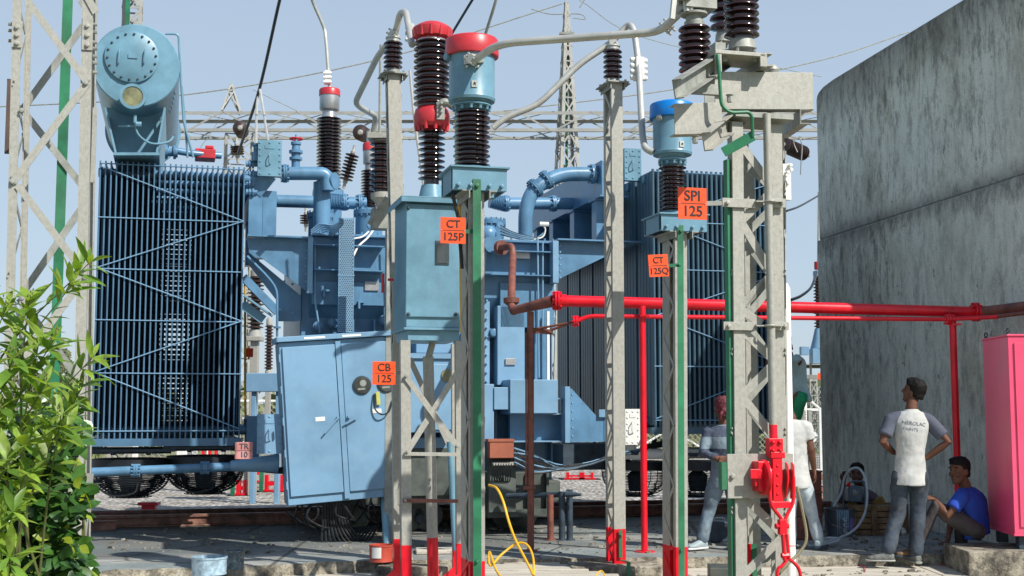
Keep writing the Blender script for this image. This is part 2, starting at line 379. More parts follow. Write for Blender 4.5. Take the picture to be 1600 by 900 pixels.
# walkway planks of poured concrete
m, n, l, b = nodes('worn_walkway'); tc = n.new('ShaderNodeTexCoord'); s_ = tc.outputs['Object']
f1 = noise_n(n, l, s_, 3, 8, .7, (.25, 2.6, 1)); f2 = noise_n(n, l, s_, 12, 8, .7, (.3, 2.4, 1)); f4 = noise_n(n, l, s_, 70, 4, .7)
c1 = ramp(n, l, f1, [(.3, (.34,.31,.255)), (.5, (.54,.50,.42)), (.7, (.66,.62,.53))])
c1 = mixc(n, l, mrange(n, l, f2, .52, .66, 0, .55), c1, (.22,.20,.16))
c1 = mixc(n, l, 1.0, c1, mrange(n, l, f4, .35, .7, .8, 1.1), 'MULTIPLY')
l.new(c1, b.inputs['Base Color']); b.inputs['Roughness'].default_value = .8; bump(n, l, b, f2, .3, .02); M['walk'] = m

# ------------------------------------------------------------- the ground
mb = MB(); mb.add([(-900,-60,-.004),(900,-60,-.004),(900,1500,-.004),(-900,1500,-.004)], [(0,1,2,3)])
struct('ground', mb, M['field'])
SZ = .11
edge = [(-7.5,10.0),(-3.71,11.25),(-1.2,12.1),(-.1,12.2),(1.54,12.36),(3.1,12.5),(4.7,12.62),(9,12.9)]
mb = MB(); back = [L(a, 2.9, 0) for a in (12, -9)]
# slab top is subdivided along its broken front edge
random.seed(3); fe = []
for i in range(len(edge)-1):
    x0, y0 = edge[i]; x1, y1 = edge[i+1]; k = max(2, int((x1-x0)/.12))
    for j in range(k):
        t = j/k; fe.append((x0+(x1-x0)*t, y0+(y1-y0)*t + random.uniform(-.02,.02), random.uniform(-.012,.004)))
fe.append((9, 12.9, 0))
top = [V((x, y, SZ+dz)) for x, y, dz in fe]; inner = [V((x, y+.12, SZ)) for x, y, dz in fe]
vs = top + inner + [V((x, y-.03+random.uniform(-.012,.012), -.05)) for x, y, dz in fe]; k = len(fe)
mb.add(vs, [(i, i+1, k+i+1, k+i) for i in range(k-1)]); mb.mi = 1
mb.add(vs, [(i+1, i, 2*k+i, 2*k+i+1) for i in range(k-1)]); mb.mi = 0
bk = [V((p.x, p.y, SZ)) for p in back]
mb.add(inner+bk, [tuple(range(k+2))])
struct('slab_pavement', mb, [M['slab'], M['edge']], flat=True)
# lower walkway in front of the slab
mb = MB()
for i, (x0, x1) in enumerate([(-9,-3.2),(-3.19,-.02),(0,2.0),(2.012,3.9),(3.912,5.8),(5.812,9)]):
    mb.box(x0, x1, 8.6, 13.2, -.05, random.uniform(0, .004))
struct('walkway', mb, M['walk'], flat=True)
mb = MB(); mb.bt(-30, 40, 3.1, 24, -.05, .05); struct('gravel_bed', mb, M['gravel'])
mb = MB()
for a in range(-16, 30, 2): mb.bt(a+.01, a+1.99, 2.96, 3.14, -.05, .12+random.uniform(-.01,.01))
struct('kerb', mb, M['edge'], bev=.01)
# loose covers and blocks in the middle
def block(px0, px1, py, Y, dep, h, lab, z0=0, tw=0, m='edge'):
    a = P(px0, py, Y); c = P(px1, py, Y); mb = MB()
    d = V((c.x-a.x, (c.x-a.x)*tw, 0)); nn = V((-d.y, d.x, 0)).normalized()
    mb.obox(V((a.x, Y, z0)), d, nn*dep, Z*h)
    o = single('concrete_block', mb, M[m], lab, 'concrete block', bev=.012); return o
block(893, 1035, 880, 11.75, .42, .085, 'broken concrete footing under the grey lattice post with the red base', tw=.05)
block(1108, 1165, 880, 11.4, .35, .12, 'dark weathered concrete block left of the foot of the large steel tower', tw=-.1, m='olive')
block(1513, 1640, 870, 11.75, .8, .22, 'rough grey concrete plinth the pink cabinet stands on', tw=-.05)
block(588, 700, 872, 11.7, .3, .09, 'low dark concrete block beside the circuit breaker frame', tw=.02)
block(650, 712, 845, 12.5, .3, .04, 'thin loose concrete slab behind the circuit breaker frame', z0=SZ, m='walk', tw=.1)
mb = MB()
for i in range(6):
    y = 10.9+i*.26; mb.box(-.2-.03*i, 1.05-.12*i, y, y+.245, 0, .06+.01*(i % 2))
struct('trench_cover', mb, M['walk'], bev=.006)

# ------------------------------------------------------------- rails
def rail_prof(mb, a0, a1, b, z0, h=.14):
    mb.bt(a0, a1, b-.065, b+.065, z0, z0+.02); mb.bt(a0, a1, b-.01, b+.01, z0+.02, z0+h-.035); mb.bt(a0, a1, b-.035, b+.035, z0+h-.035, z0+h)
for bb, lab in ((1.75, 'near rusty steel rail running beneath the transformer'), (2.55, 'far rusty steel rail running behind the transformer wheels')):
    mb = MB(); rail_prof(mb, -9, 14, bb, SZ+.004)
    single('rail', mb, M['rail'], lab, 'rail', 'transformer rails', bev=.006)
mb = MB(); mb.chan(L(-9,1.42,SZ+.06), L(-.6,1.42,SZ+.06), .11, .06, .01, Z, -W)
single('steel_channel', mb, M['rail'], 'long rusty steel channel lying beside the rails at left', 'steel channel')

# ------------------------------------------------------------- concrete fire wall
wl = V((4.35,18,0)); wr = V((5.48,11.35,0)); wd_ = (wr-wl).normalized(); wn = V((-wd_.y, wd_.x, 0))
if wn.x < 0: wn = -wn
def wallpoly(z0, z1, off, rnd):
    o = wl - wn*off
    pts = [o+Z*z0]
    if rnd:
        pts += [o+Z*(z1-.16), o+wd_*.03+Z*(z1-.10), o+wd_*.09+Z*(z1-.06), o+wd_*.25+Z*(z1-.02), o+wd_*.6+Z*z1]
    else: pts += [o+Z*z1]
    e = o + wd_*(wr-wl).length
    pts += [e+Z*(z1+.0), e+Z*z0]
    return pts
wt = thing('concrete_wall', 'tall weather streaked concrete fire wall with a horizontal casting joint', 'wall', wl)
zs = 3.885
mb = MB(); mb.poly(wallpoly(-.05, zs, .035, False), wn*.42); obj('wall_base', mb, M['wall'], wt, bev=.03)
mb = MB(); mb.poly(wallpoly(zs, 6.07, 0, True), wn*.36); obj('wall_top', mb, M['wall'], wt, bev=.03)

# ------------------------------------------------------------- far background: scrub, fence, gantry
random.seed(11); mb = MB()
for i in range(12000):
    x = random.uniform(-45, 45); y = random.uniform(46, 60); hgt = 2.0+1.4*(.5+.5*math.sin(x*.7)*math.cos(x*.23+1)) ; z = random.uniform(0, hgt)*random.uniform(.5,1)
    r = random.uniform(.15, .38); a = random.uniform(0, 6.3); d = V((math.cos(a), math.sin(a)*.5, random.uniform(-.5,.5))).normalized()*r
    e = V((random.uniform(-.6,.6), random.uniform(-.4,.4), 1)).normalized()*r*.7; p = V((x, y, z))
    mb.add([p-d-e*.2, p+e*-1, p+d, p+e], [(0,1,2,3)])
o = obj('scrub', mb, M['scrub'], flat=True); o['kind'] = 'stuff'; o['label'] = 'far-off line of dry green scrub beyond the fence'

def chainlink(a0, a1, b, h, lab, name='chain_link_fence', post=3.0):
    t = thing(name, lab, 'fence', L(a0, b, 0)); mb = MB(); sp = .17
    nn = int((a1-a0+h)/sp)
    for sgn in (1, -1):
        for i in range(nn):
            s0 = a0 - h + i*sp if sgn > 0 else a0 + i*sp
            p0 = (s0, 0.08); p1 = (s0+sgn*h, h)
            # clip to [a0,a1]
            def clip(p, q):
                (x0, z0), (x1, z1) = p, q; t0, t1 = 0, 1
                for lo, hi in ((a0, a1),):
                    dx = x1-x0; ta = (lo-x0)/dx; tb_ = (hi-x0)/dx
                    t0 = max(t0, min(ta, tb_)); t1 = min(t1, max(ta, tb_))
                if t1 <= t0: return None
                return (x0+dx*t0, z0+(z1-z0)*t0), (x0+dx*t1, z0+(z1-z0)*t1)
            c = clip(p0, p1)
            if c: mb.tube([L(c[0][0], b, c[0][1]), L(c[1][0], b, c[1][1])], .008, 3, False)
    obj('wire_mesh', mb, M['galvfar'], t)
    x = a0
    while x < a1+.1:
        mb = MB(); mb.beam(L(x, b+.05, 0), L(x, b+.05, h+.15), .12, .12, W); obj('fence_post', mb, M['white'], t); x += post
    mb = MB()
    for z in (.12, h*.5, h): mb.beam(L(a0, b+.02, z), L(a1, b+.02, z), .05, .05)
    x = a0
    while x < a1-.1:
        mb.beam(L(x, b+.03, .1), L(x+post, b+.03, h), .05, .05); mb.beam(L(x+post, b+.04, .1), L(x, b+.04, h), .05, .05); x += post*2
    obj('fence_rail', mb, M['white'], t)
chainlink(-11, 19, 22, 1.75, 'chain link fence with pale posts beyond the gravel yard')
# right hand gate
t = thing('mesh_gate', 'white framed mesh gate seen between the workers and the concrete wall', 'gate', P(1262, 700, 30).xy.to_3d())
g0, g1 = P(1215, 700, 30), P(1283, 700, 30); mb = MB()
zt = P(1262, 640, 30).z; zb = .1
for x in (g0.x, g1.x): mb.beam((x, 30, zb), (x, 30, zt+.05), .07, .07, (0,1,0))
for z in (zb, zt): mb.beam((g0.x, 30, z), (g1.x, 30, z), .06, .06)
mb.beam((g0.x, 30, zt-.2), (g1.x, 30.05, .9), .05, .05); mb.beam((g0.x, 30, zb), (g1.x, 30.05, .9), .05, .05); mb.beam((g0.x, 30.02, .9), (g1.x, 30.02, .9), .04, .04)
mb.tube([(g1.x, 30, zt), (g1.x-.4, 30, zt+.35), (g1.x-1.2, 30, zt+.35)], .03, 6)
obj('gate_frame', mb, M['white'], t)
mb = MB()
for i in range(24):
    x = g0.x + (g1.x-g0.x)*i/24; mb.tube([(x, 30.04, zb), (x, 30.04, zt)], .006, 3, False)
for i in range(24):
    z = zb+(zt-zb)*i/24; mb.tube([(g0.x, 30.04, z), (g1.x, 30.04, z)], .006, 3, False)
obj('wire_mesh', mb, M['galvfar'], t)

def lattice_mast(name, lab, cat, cx, Y, z0, z1, w0, w1, leg, mm, nseg, zt=None, group=None, br=.6, cap=True, hk=1.15):
    t = thing(name, lab, cat, (cx, Y, z0), group); mb = MB(); zt = zt or z1
    def cor(z, i):
        k = (z-z0)/(z1-z0); w = (w0+(w1-w0)*k)/2; sx, sy = ((-1,-1),(1,-1),(1,1),(-1,1))[i]
        return V((cx, Y, z)) + U*w*sx + W*w*sy
    for i in range(4):
        mb = MB(); sx, sy = ((-1,-1),(1,-1),(1,1),(-1,1))[i]
        mb.angle(cor(z0, i), cor(z1, i), leg, leg*.12, -U*sx, -W*sy)
        obj('leg', mb, mm, t); mb = MB()
    z = z0; k = 0
    while z < z1-.01:
        w = w0+(w1-w0)*(z-z0)/(z1-z0); h = max(.5, w*hk); zn = min(z1, z+h)
        for i in range(4):
            j = (i+1) % 4
            mb.beam(cor(z, i), cor(zn, j), leg*br, leg*.12, (W if i % 2 == 0 else U))
            mb.beam(cor(z, j), cor(zn, i), leg*br, leg*.12, (W if i % 2 == 0 else U))
            mb.beam(cor(zn, i), cor(zn, j), leg*br*.8, leg*.12, (W if i % 2 == 0 else U))
        z = zn
    obj('brace', mb, mm, t); return t
GY = 40
g = P(886, 200, GY)
t = lattice_mast('gantry_tower', 'tall far lattice tower tapering to a peak behind the centre of the transformer', 'lattice tower', g.x, GY, 0, P(886,4,GY).z, 1.55, .12, .10, M['galvfar'], 8, hk=1.5, br=.5)
mb = MB(); mb.box(g.x-.06, g.x+.02, GY-.02, GY+.04, 1, P(886,200,GY).z+2.5); obj('earth_strip', mb, M['green'], t)
mb = MB(); mb.box(g.x-.24, g.x+.24, GY-.2, GY+.2, P(886,56,GY).z, P(886,54,GY).z+.03); obj('peak_plate', mb, M['galvd'], t)
# gantry beam
t = thing('gantry_beam', 'long horizontal lattice gantry beam crossing behind the transformer', 'lattice beam', P(800,210,GY))
x0, x1 = -12.5, 11.5; zt, zb = P(800,181,GY).z, P(800,212,GY).z; hw = .62; mb = MB()
for y in (-hw, hw):
    for z, s in ((zt, -1), (zb, 1)):
        mb = MB(); mb.angle((x0, GY+y, z), (x1, GY+y, z), .10, .015, (0,0,s), (0, -y, 0)); obj('chord', mb, M['galvfar'], t)
mb = MB(); x = x0; st_ = 1.15; i = 0
while x < x1-st_:
    for y in (-hw, hw):
        p, q = ((x, GY+y, zb), (x+st_, GY+y, zt)) if i % 2 == 0 else ((x, GY+y, zt), (x+st_, GY+y, zb))
        mb.beam(p, q, .05, .012, (0,1,0))
    for z in (zb, zt):
        p, q = ((x, GY-hw, z), (x+st_, GY+hw, z)) if i % 2 == 0 else ((x, GY+hw, z), (x+st_, GY-hw, z))
        mb.beam(p, q, .05, .012)
    x += st_; i += 1
obj('brace', mb, M['galvfar'], t)
# second peak on the left, and a nearer one over the conservator
g = P(360, 200, GY); t = lattice_mast('gantry_peak', 'small far lattice peak rising from the gantry beam at left', 'lattice peak', g.x, GY, P(360,176,GY).z, P(360,132,GY).z, .62, .1, .06, M['galvfar'], 3)
g = P(207, 20, 30); t = lattice_mast('gantry_tower', 'far lattice column with green strip rising behind the round conservator tank', 'lattice tower', g.x, 30, 0, P(207,-60,30).z, .55, .45, .09, M['galvfar'], 3)
mb = MB(); mb.box(g.x-.05, g.x+.05, 29.6, 29.64, 1, P(207,-60,30).z); obj('earth_strip', mb, M['green'], t)
g = P(372, 300, GY); t = lattice_mast('gantry_tower', 'far slender lattice column under the left gantry peak', 'lattice tower', g.x, GY, 0, P(360,214,GY).z, .9, .9, .08, M['galvfar'], 3)

# ------------------------------------------------------------- insulators
def shedprof(z0, z1, n, rc, rs, thick=.22, alt=None):
    pr = [(z0, rc)]; p = (z1-z0)/n
    for i in range(n):
        q = z0+i*p; r = rs if not alt or i % 2 == 0 else alt
        pr += [(q+.28*p, rc), (q+.40*p, rc+(r-rc)*.55), (q+.46*p, r-.004), (q+.50*p, r), (q+(.50+thick*.5)*p, r-.001), (q+(.50+thick)*p, r-.008), (q+.92*p, rc+.006), (q+.98*p, rc)]
    return pr + [(z1, rc)]
def string(name, lab, p0, p1, n, r, mm, caps=True, group=None):
    p0, p1 = V(p0), V(p1); t = thing(name, lab, 'insulator string', p0, group); mb = MB(); ax = p1-p0; ln = ax.length
    mb.lathe(p0, shedprof(0, ln, n, r*.35, r), 16, ax); obj('disc_stack', mb, mm, t)
    mb = MB(); e = ax.normalized()
    for q, f in ((p0, -1), (p1, 1)):
        mb = MB(); mb.lathe(q, [(-.02, r*.3), (r*.3, r*.36), (r*.5, r*.22), (r*1.2, r*.22)], 8, e*f); obj('end_fitting', mb, M['galvfar'], t)
    return t
string('insulator_string', 'dark disc insulator string hung end on from the left of the gantry beam', P(375,200,37), P(378,206,39.6), 8, .22, M['porcf'])
string('insulator_string', 'round dark disc insulator string beside the tall red capped bushing', P(563,207,37), P(570,211,39.6), 8, .24, M['porcf'])
string('insulator_string', 'short hanging disc string in front of the gantry beam above the radiator', P(370,228,33), P(371,242,33), 4, .18, M['porcf'])
string('insulator_string', 'ribbed string hanging tilted in the gap right of the tall bushing', P(551,240,25), P(540,282,25), 8, .14, M['porcf'])
string('insulator_string', 'ribbed insulator string sloping down right of the large steel tower', P(1224,226,24), P(1256,240,24.5), 10, .15, M['porcf'])
string('insulator_string', 'small hanging disc string seen low in the gap beside the blue pipes', P(478,335,33), P(478,350,33), 4, .16, M['porcf'])
mb = MB(); mb.tube(spline([P(1246,238,24), P(1240,222,24), P(1249,216,24), P(1253,228,24), P(1252,250,24), P(1251,273,24)], 5), .012, 5)
single('jumper_wire', mb, M['galvd'], 'thin looped jumper wire hanging at the end of the sloping insulator string', 'wire')
def wire(pts, r, mm, lab, name='overhead_wire', n=8):
    mb = MB(); mb.tube(spline(pts, n), r, 6); return single(name, mb, M[mm], lab, 'wire')
wire([P(-60,170,44), P(290,148,44), P(600,91,45), P(878,6,46)], .022, 'galvd', 'thin wire rising from the left to the top of the far lattice tower')
wire([P(765,176,46), P(1050,140,48), P(1283,94,50), P(1420,50,52)], .024, 'galvd', 'thin wire rising to the right behind the concrete wall')
wire([P(395,140,44), P(520,200,45), P(470,178,45)][:2], .012, 'galvd', 'faint thin wire running down right from the small lattice peak')
wire([P(358,135,44), P(340,190,44), P(312,232,44)], .012, 'galvd', 'faint thin wire running down left from the small lattice peak')
wire([P(905,0,44), P(1010,60,46), P(1283,120,50)], .014, 'galvd', 'faint thin wire sagging right from the far lattice tower')
wire([P(906,12,41), P(917,-10,41), P(900,-14,41)], .02, 'galvd', 'small wire loop at the peak of the far lattice tower')
wire([P(830,14,41), P(860,22,41), P(905,22,41), P(914,30,41), P(895,28,41)], .016, 'galvd', 'curling jumper wire just below the peak of the far lattice tower')
wire([P(450,-40,15), P(437,0,15.5), P(405,140,17), P(372,240,18.5)], .021, 'rubber', 'thick dark cable slanting down across the sky at left')
wire([P(752,-20,14), P(738,0,14), P(704,56,14.6)], .016, 'rubber', 'thick dark cable slanting down behind the red capped current transformer')
wire([P(778,-20,13), P(775,0,13), P(757,58,13.2)], .017, 'galvd', 'grey conductor slanting down behind the red capped current transformer')
wire([P(403,152,16.8), P(401,170,16.6), P(400,228,15.5)], .017, 'alu', 'pale dropper wire at left of the pair reaching the blue riveted box')
wire([P(406,140,16.8), P(411,170,16.6), P(419,222,15.5)], .017, 'alu', 'pale dropper wire at right of the pair reaching the blue riveted box')
wire([P(1228,330,16), P(1250,322,18), P(1282,304,20)], .014, 'rubber', 'thin dark wire from the steel tower towards the concrete wall top')
wire([P(1235,469,16), P(1252,462,17), P(1268,448,18), P(1276,425,19)], .02, 'rubber', 'drooping black cable between the white post and the far blue arrester')
wire([P(1279,300,20.5), P(1279,330,20.5), P(1278,412,20.5)], .014, 'galvd', 'thin vertical wire down the left edge of the concrete wall')
wire([P(640,110,13), P(648,190,13), P(664,305,13)], .014, 'alu', 'thin pale wire hanging beside the grey insulator post and red gearbox')
wire([P(595,70,13.5), P(594,120,13.5), P(593,215,13.5)], .016, 'galvd', 'thin grey wire hanging left of the grey insulator post')

# far yard equipment seen through the gaps
def postins(name, lab, cx, Y, zb, z1, z2, r, n, mm, col, group=None, cap=None, w=.2):
    t = thing(name, lab, 'post insulator', (cx, Y, 0), group)
    mb = MB(); mb.box(cx-w/2, cx+w/2, Y-w/2, Y+w/2, zb, z1-.12); mb.box(cx-w, cx+w, Y-w, Y+w, z1-.2, z1-.12); obj('support', mb, col, t, bev=.01)
    mb = MB(); mb.lathe((cx, Y, z1-.12), [(0, r*.9), (.12, r*.7)], 16); obj('base_fitting', mb, M['galvfar'], t); mb = MB(); mb.lathe((cx, Y, z2), [(0, r*.7), (.1, r*.7), (.14, r*.4)], 16); obj('top_fitting', mb, M['galvfar'] if not cap else cap, t)
    mb = MB(); mb.lathe((cx, Y, z1), shedprof(0, z2-z1, n, r*.55, r), 16); obj('sheds', mb, mm, t); return t
def zp(px, py, Y): return P(px, py, Y).z
def pi_(lab, px, Y, pb, p1, p2, rpx, n, w=12, mm='porcf', **k):
    g = P(px, 500, Y); return postins('post_insulator', lab, g.x, Y, 0, zp(px,p1,Y), zp(px,p2,Y), rpx/F*Y, n, M[mm], M['galv'], w=w/F*Y, **k)
pi_('far post insulator on pale square column in the gap right of the left radiator', 399, 22, 800, 515, 432, 13, 14)
pi_('second far post insulator on a pale column, its stack half behind the blue strut', 421, 24, 800, 578, 508, 7, 14, 8)
mb = MB(); g0, g1 = P(384, 597, 20), P(440, 597, 20); mb.box(g0.x, g1.x+.3, 20, 20.3, zp(400,612,20), zp(400,583,20))
for x in (g0.x+.08, g1.x-.1): mb.box(x, x+.07, 20.05, 20.2, 0, zp(400,612,20))
single('blue_cross_beam', mb, M['cab'], 'blue box beam on slim legs behind the gap beside the left radiator', 'beam', bev=.01)
mb = MB(); mb.tube([P(383,432,14.9), P(383,622,14.9), P(384,655,14.9)], .014, 8); single('yellow_pole', mb, M['yellow'], 'thin yellow pole standing at the right edge of the left radiator', 'pole')
# arrester on the far right with blue base
t = thing('surge_arrester', 'far blue based arrester with dark sheds at the left edge of the concrete wall', 'surge arrester', V((P(1280,500,20).x, 20, 0)))
cx = P(1279,500,20).x
mb = MB(); mb.lathe((cx,20,zp(0,513,20)), shedprof(0, zp(0,432,20)-zp(0,513,20), 16, .04, .075), 12); obj('sheds', mb, M['porcf'], t)
mb = MB(); mb.lathe((cx,20,zp(0,432,20)), [(0,.07),(.08,.07),(.1,.03)], 12); mb.lathe((cx,20,zp(0,545,20)), [(0,.14),(.15,.10),(.32,.06)], 12)
mb.box(cx-.13, cx+.13, 19.87, 20.13, zp(0,568,20), zp(0,545,20)); obj('base_tank', mb, M['cab'], t)
mb = MB(); mb.box(cx-.3, cx-.18, 19.9, 20.05, zp(0,555,20), zp(0,542,20)); obj('counter_box', mb, M['cab'], t)
mb = MB(); mb.lathe((cx,20,zp(0,421,20)), [(0,.05),(.12,.05)], 12); obj('top_cap', mb, M['capred'], t)
mb = MB()
for dx in (-.14, .14): mb.beam((cx+dx,20,zp(0,588,20)), (cx+dx,20,zp(0,568,20)), .03, .03, (0,1,0))
mb.box(cx-1.0, cx+.3, 19.9, 20.1, zp(0,592,20), zp(0,586,20)); mb.beam((cx-.3,20,0), (cx-.3,20,zp(0,592,20)), .06, .06, (0,1,0)); mb.beam((cx+.2,20,0), (cx+.2,20,zp(0,592,20)), .06, .06, (0,1,0)); obj('support_frame', mb, M['galvd'], t)
g = P(1268, 600, 45); lattice_mast('lattice_mast', 'tiny far lattice mast seen above the mesh gate', 'lattice mast', g.x, 45, 0, zp(0,592,45), .35, .3, .05, M['galvd'], 3)
t = lattice_mast('lattice_mast', 'thin far lattice mast just left of the concrete wall above the gate', 'lattice mast', P(1279,600,52).x, 52, 0, zp(0,605,52), .4, .3, .05, M['galvd'], 3)
mb = MB(); mb.box(5, 20, 70, 74, 0, zp(0,596,70)); mb.box(5, 20, 69.6, 74.4, zp(0,596,70), zp(0,570,70)*.0+zp(0,590,70))
mb.box(8, 20, 69, 75, zp(0,571,70), zp(0,569,70)); single('far_shed', mb, M['galvfar'], 'low pale grey shed on the horizon beyond the gate', 'shed')

# far red and green post bases behind the gravel
def redbase(px, py0, py1, Y, w, lab, grn=False, grp='red painted post bases behind the gravel'):
    t = thing('red_footed_post', lab, 'post', V((P(px,700,Y).x, Y, .05)), grp); g = P(px, 700, Y).x; hw = w/F*Y/2
    z1, z0 = zp(px, py0, Y), max(.05, zp(px, py1, Y)); mb = MB()
    for s in (-1, 1): mb.box(g+s*hw-.03, g+s*hw+.03, Y, Y+.14, z0+.03, z1)
    mb.box(g-hw+.03, g+hw-.03, Y+.02, Y+.04, z0+(z1-z0)*.35, z0+(z1-z0)*.6); mb.box(g-hw-.08, g+hw+.08, Y-.02, Y+.2, z0, z0+.03); obj('painted_leg', mb, M['red'], t)
    mb = MB(); mb.box(g-hw-.2, g+hw+.2, Y-.2, Y+.4, 0, z0); obj('footing', mb, M['edge'], t, bev=.02)
    for s in (-1, 1): mb = MB(); mb.box(g+s*hw-.028, g+s*hw+.028, Y+.005, Y+.12, z1, z1+1.1); obj('grey_leg', mb, M['galvfar'], t)
    if grn: mb = MB(); mb.box(g-hw-.12, g-hw-.05, Y-.03, Y-.01, z0, z1+.1); obj('earth_strip', mb, M['green'], t)
    return t
redbase(429, 742, 780, 23, 24, 'red painted base of a far post, rightmost of those left of the blue cabinet', True)
redbase(404, 722, 768, 26, 16, 'red painted base of a far post just left of the hanging cabinet', False)
redbase(378, 750, 783, 22, 10, 'narrow red painted post base beneath the right cooling fan', True)
redbase(445, 735, 775, 25, 10, 'red painted far post base at the left edge of the hanging cabinet')
redbase(352, 752, 772, 27, 8, 'narrow far red post base left of the green striped one')
redbase(965, 742, 766, 28, 14, 'far red painted base behind the red footed grey post')
redbase(343, 690, 712, 34, 12, 'small far red painted base, right one of the pair above the fans')
redbase(322, 690, 712, 34, 10, 'small far red painted base, left one of the pair above the fans')
redbase(897, 738, 762, 27, 20, 'far red painted base seen under the cable bundle, left one', False)
redbase(918, 738, 762, 27, 14, 'far red painted base seen under the cable bundle, right one', False)
redbase(1262, 742, 770, 22, 10, 'red painted base beside the concrete wall beyond the gate rails')
mb = MB(); g = P(238, 790, 17.2); mb.box(g.x-.09, g.x+.09, 17.0, 17.1, .12, .29); mb.box(g.x-.13, g.x+.13, 16.96, 17.14, .25, .29)
single('marker_block', mb, M['red'], 'small red painted block on the kerb behind the rails', 'marker', bev=.006)
for px, Y, lab in ((205, 30, 'pale far square post behind the left fan'), (283, 33, 'pale far square post between the two fans'), (300, 36, 'slim pale far post right of centre between the fans')):
    g = P(px, 700, Y); mb = MB(); mb.box(g.x-.11, g.x+.11, Y, Y+.2, .05, zp(0,600,Y)); mb.box(g.x-.2, g.x+.2, Y-.1, Y+.3, .04, .12); single('far_post', mb, M['white'], lab, 'post')
# timber and slabs by the wall on the right
mb = MB()
for i, (z, c) in enumerate(((.12,0),(.30,0),(.48,0))):
    g0, g1 = P(1252,770,19), P(1288,770,19); mb.box(g0.x-.5, g1.x+.2, 19+.1*i, 19.4+.1*i, z-.02, z+.06)
for x in (g0.x-.4, g1.x+.1): mb.box(x-.05, x+.05, 19.1, 19.3, 0, .5)
single('timber_stack', mb, M['rail'], 'small stack of brown timbers on bearers at the foot of the wall', 'timber stack', bev=.005)
# ============================================================= THE TRANSFORMER (yard frame)
tr = thing('power_transformer', 'large blue oil filled power transformer with radiator banks, conservator tank and bushings', 'transformer', L(1.5, 1.5, 0))
B, T_, FN = M['blue'], M['teal'], M['fin']
def part(name, mb, m, parent=None, **k): return obj(name, mb, m, parent or tr, **k)

def radiator_bank(pxl, pxr, pyt, pyb, b0, nrad, right=False):
    a0, zt = AZ(pxl, pyt, b0); a1, _ = AZ(pxr, pyt, b0); zb = AZ((pxl+pxr)/2, pyb, b0)[1]
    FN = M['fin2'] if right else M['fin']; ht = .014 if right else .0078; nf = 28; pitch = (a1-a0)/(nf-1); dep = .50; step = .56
    # bottom and top frames
    mb = MB(); mb.bt(a0-.05, a1+.03, b0-.02, b0+.05, zb-.06, zb+.02); mb.bt(a0-.05, a1+.03, b0+nrad*step-.1, b0+nrad*step-.03, zb-.06, zb+.02)
    for a in (a0-.04, a1-.03): mb.bt(a, a+.05, b0+.05, b0+nrad*step-.1, zb-.055, zb+.015)
    bank = part('radiator_bank', mb, FN)

    for r in range(nrad):
        rb = b0+r*step; mb = MB(); off = 0 if right or r == 0 else (0,.003,-.003,.004,-.004,.002)[r]
        for i in range(nf):
            a = a0+i*pitch+off
            for s in range(5):     # pressed panel: five shallow flutes over the width of the fin
                q0 = rb+dep*s/5; q1 = rb+dep*(s+1)/5
                mb.bt(a-ht, a+ht, q0+.008, q1-.008, zb+.05, zt-.02)
            mb.bt(a-.003, a+.003, rb+.01, rb+dep-.01, zb+.045, zt-.015)
            if r == 0: mb.tube([L(a, rb, zb+.02), L(a, rb, zt)], ht*1.15, 8)
        part('cooling_fins', mb, FN, bank)
        for z in (zt-.085, zb+.10):
            mb = MB(); mb.tube([L(a0-.03, rb+dep/2, z), L(a1+.14*(0 if right else 1), rb+dep/2, z)], .05, 12)
            for i in range(nf): mb.lathe(L(a0+i*pitch-.014, rb+dep/2, z), [(0,.062),(.028,.062)], 12, U)
            part('header_pipe', mb, B, bank)
        if r in (2, 4, 5):
            mb = MB(); z = zb+.1+(.03 if r == 5 else 0)
            while z < zt-.15: mb.bt(a0, a1, rb-.035, rb-.022, z, z+.028); z += .062
            part('spacer_bars', mb, FN, bank)
    # tie rods across the front
    zs_ = [zb+.065, None]; H = zt-zb
    zz = [zb+.10, zb+H*.238, zb+H*.427, zb+H*.61, zb+H*.795]
    for z in zz: mb = MB(); mb.tube([L(a0-.01, b0-.014, z), L(a1+.01, b0-.014, z)], .0062, 6); part('tie_rod', mb, M['cab'], bank)
    mb = MB(); mb.tube([L(a0, b0-.012, zt-.03), L(a1, b0-.012, zt-.03)], .007, 6); part('tie_rod', mb, B, bank)
    zig = [(a0, zt-.06), (a1, zz[4]+.01), (a0, zz[3]+.01), (a1, zz[2]+.01), (a0, zz[1]+.01), (a1, zz[0]+.02)]
    if right: zig = [(a0+a1-x, z) for x, z in zig]
    for p, q in zip(zig, zig[1:]):
        mb = MB(); mb.tube([L(p[0], b0-.026, p[1]), L(q[0], b0-.026, q[1])], .0062, 6); part('brace_rod', mb, M['cab'], bank)
    if right:   # rods across the inner side too
        pass
    return bank, a0, a1, zb, zt
bkL = radiator_bank(157, 382, 251, 688, 0, 6)
bR = bY(1075, 14.95)
bkR = radiator_bank(1020, 1222, 264, 670, bR, 7, True)

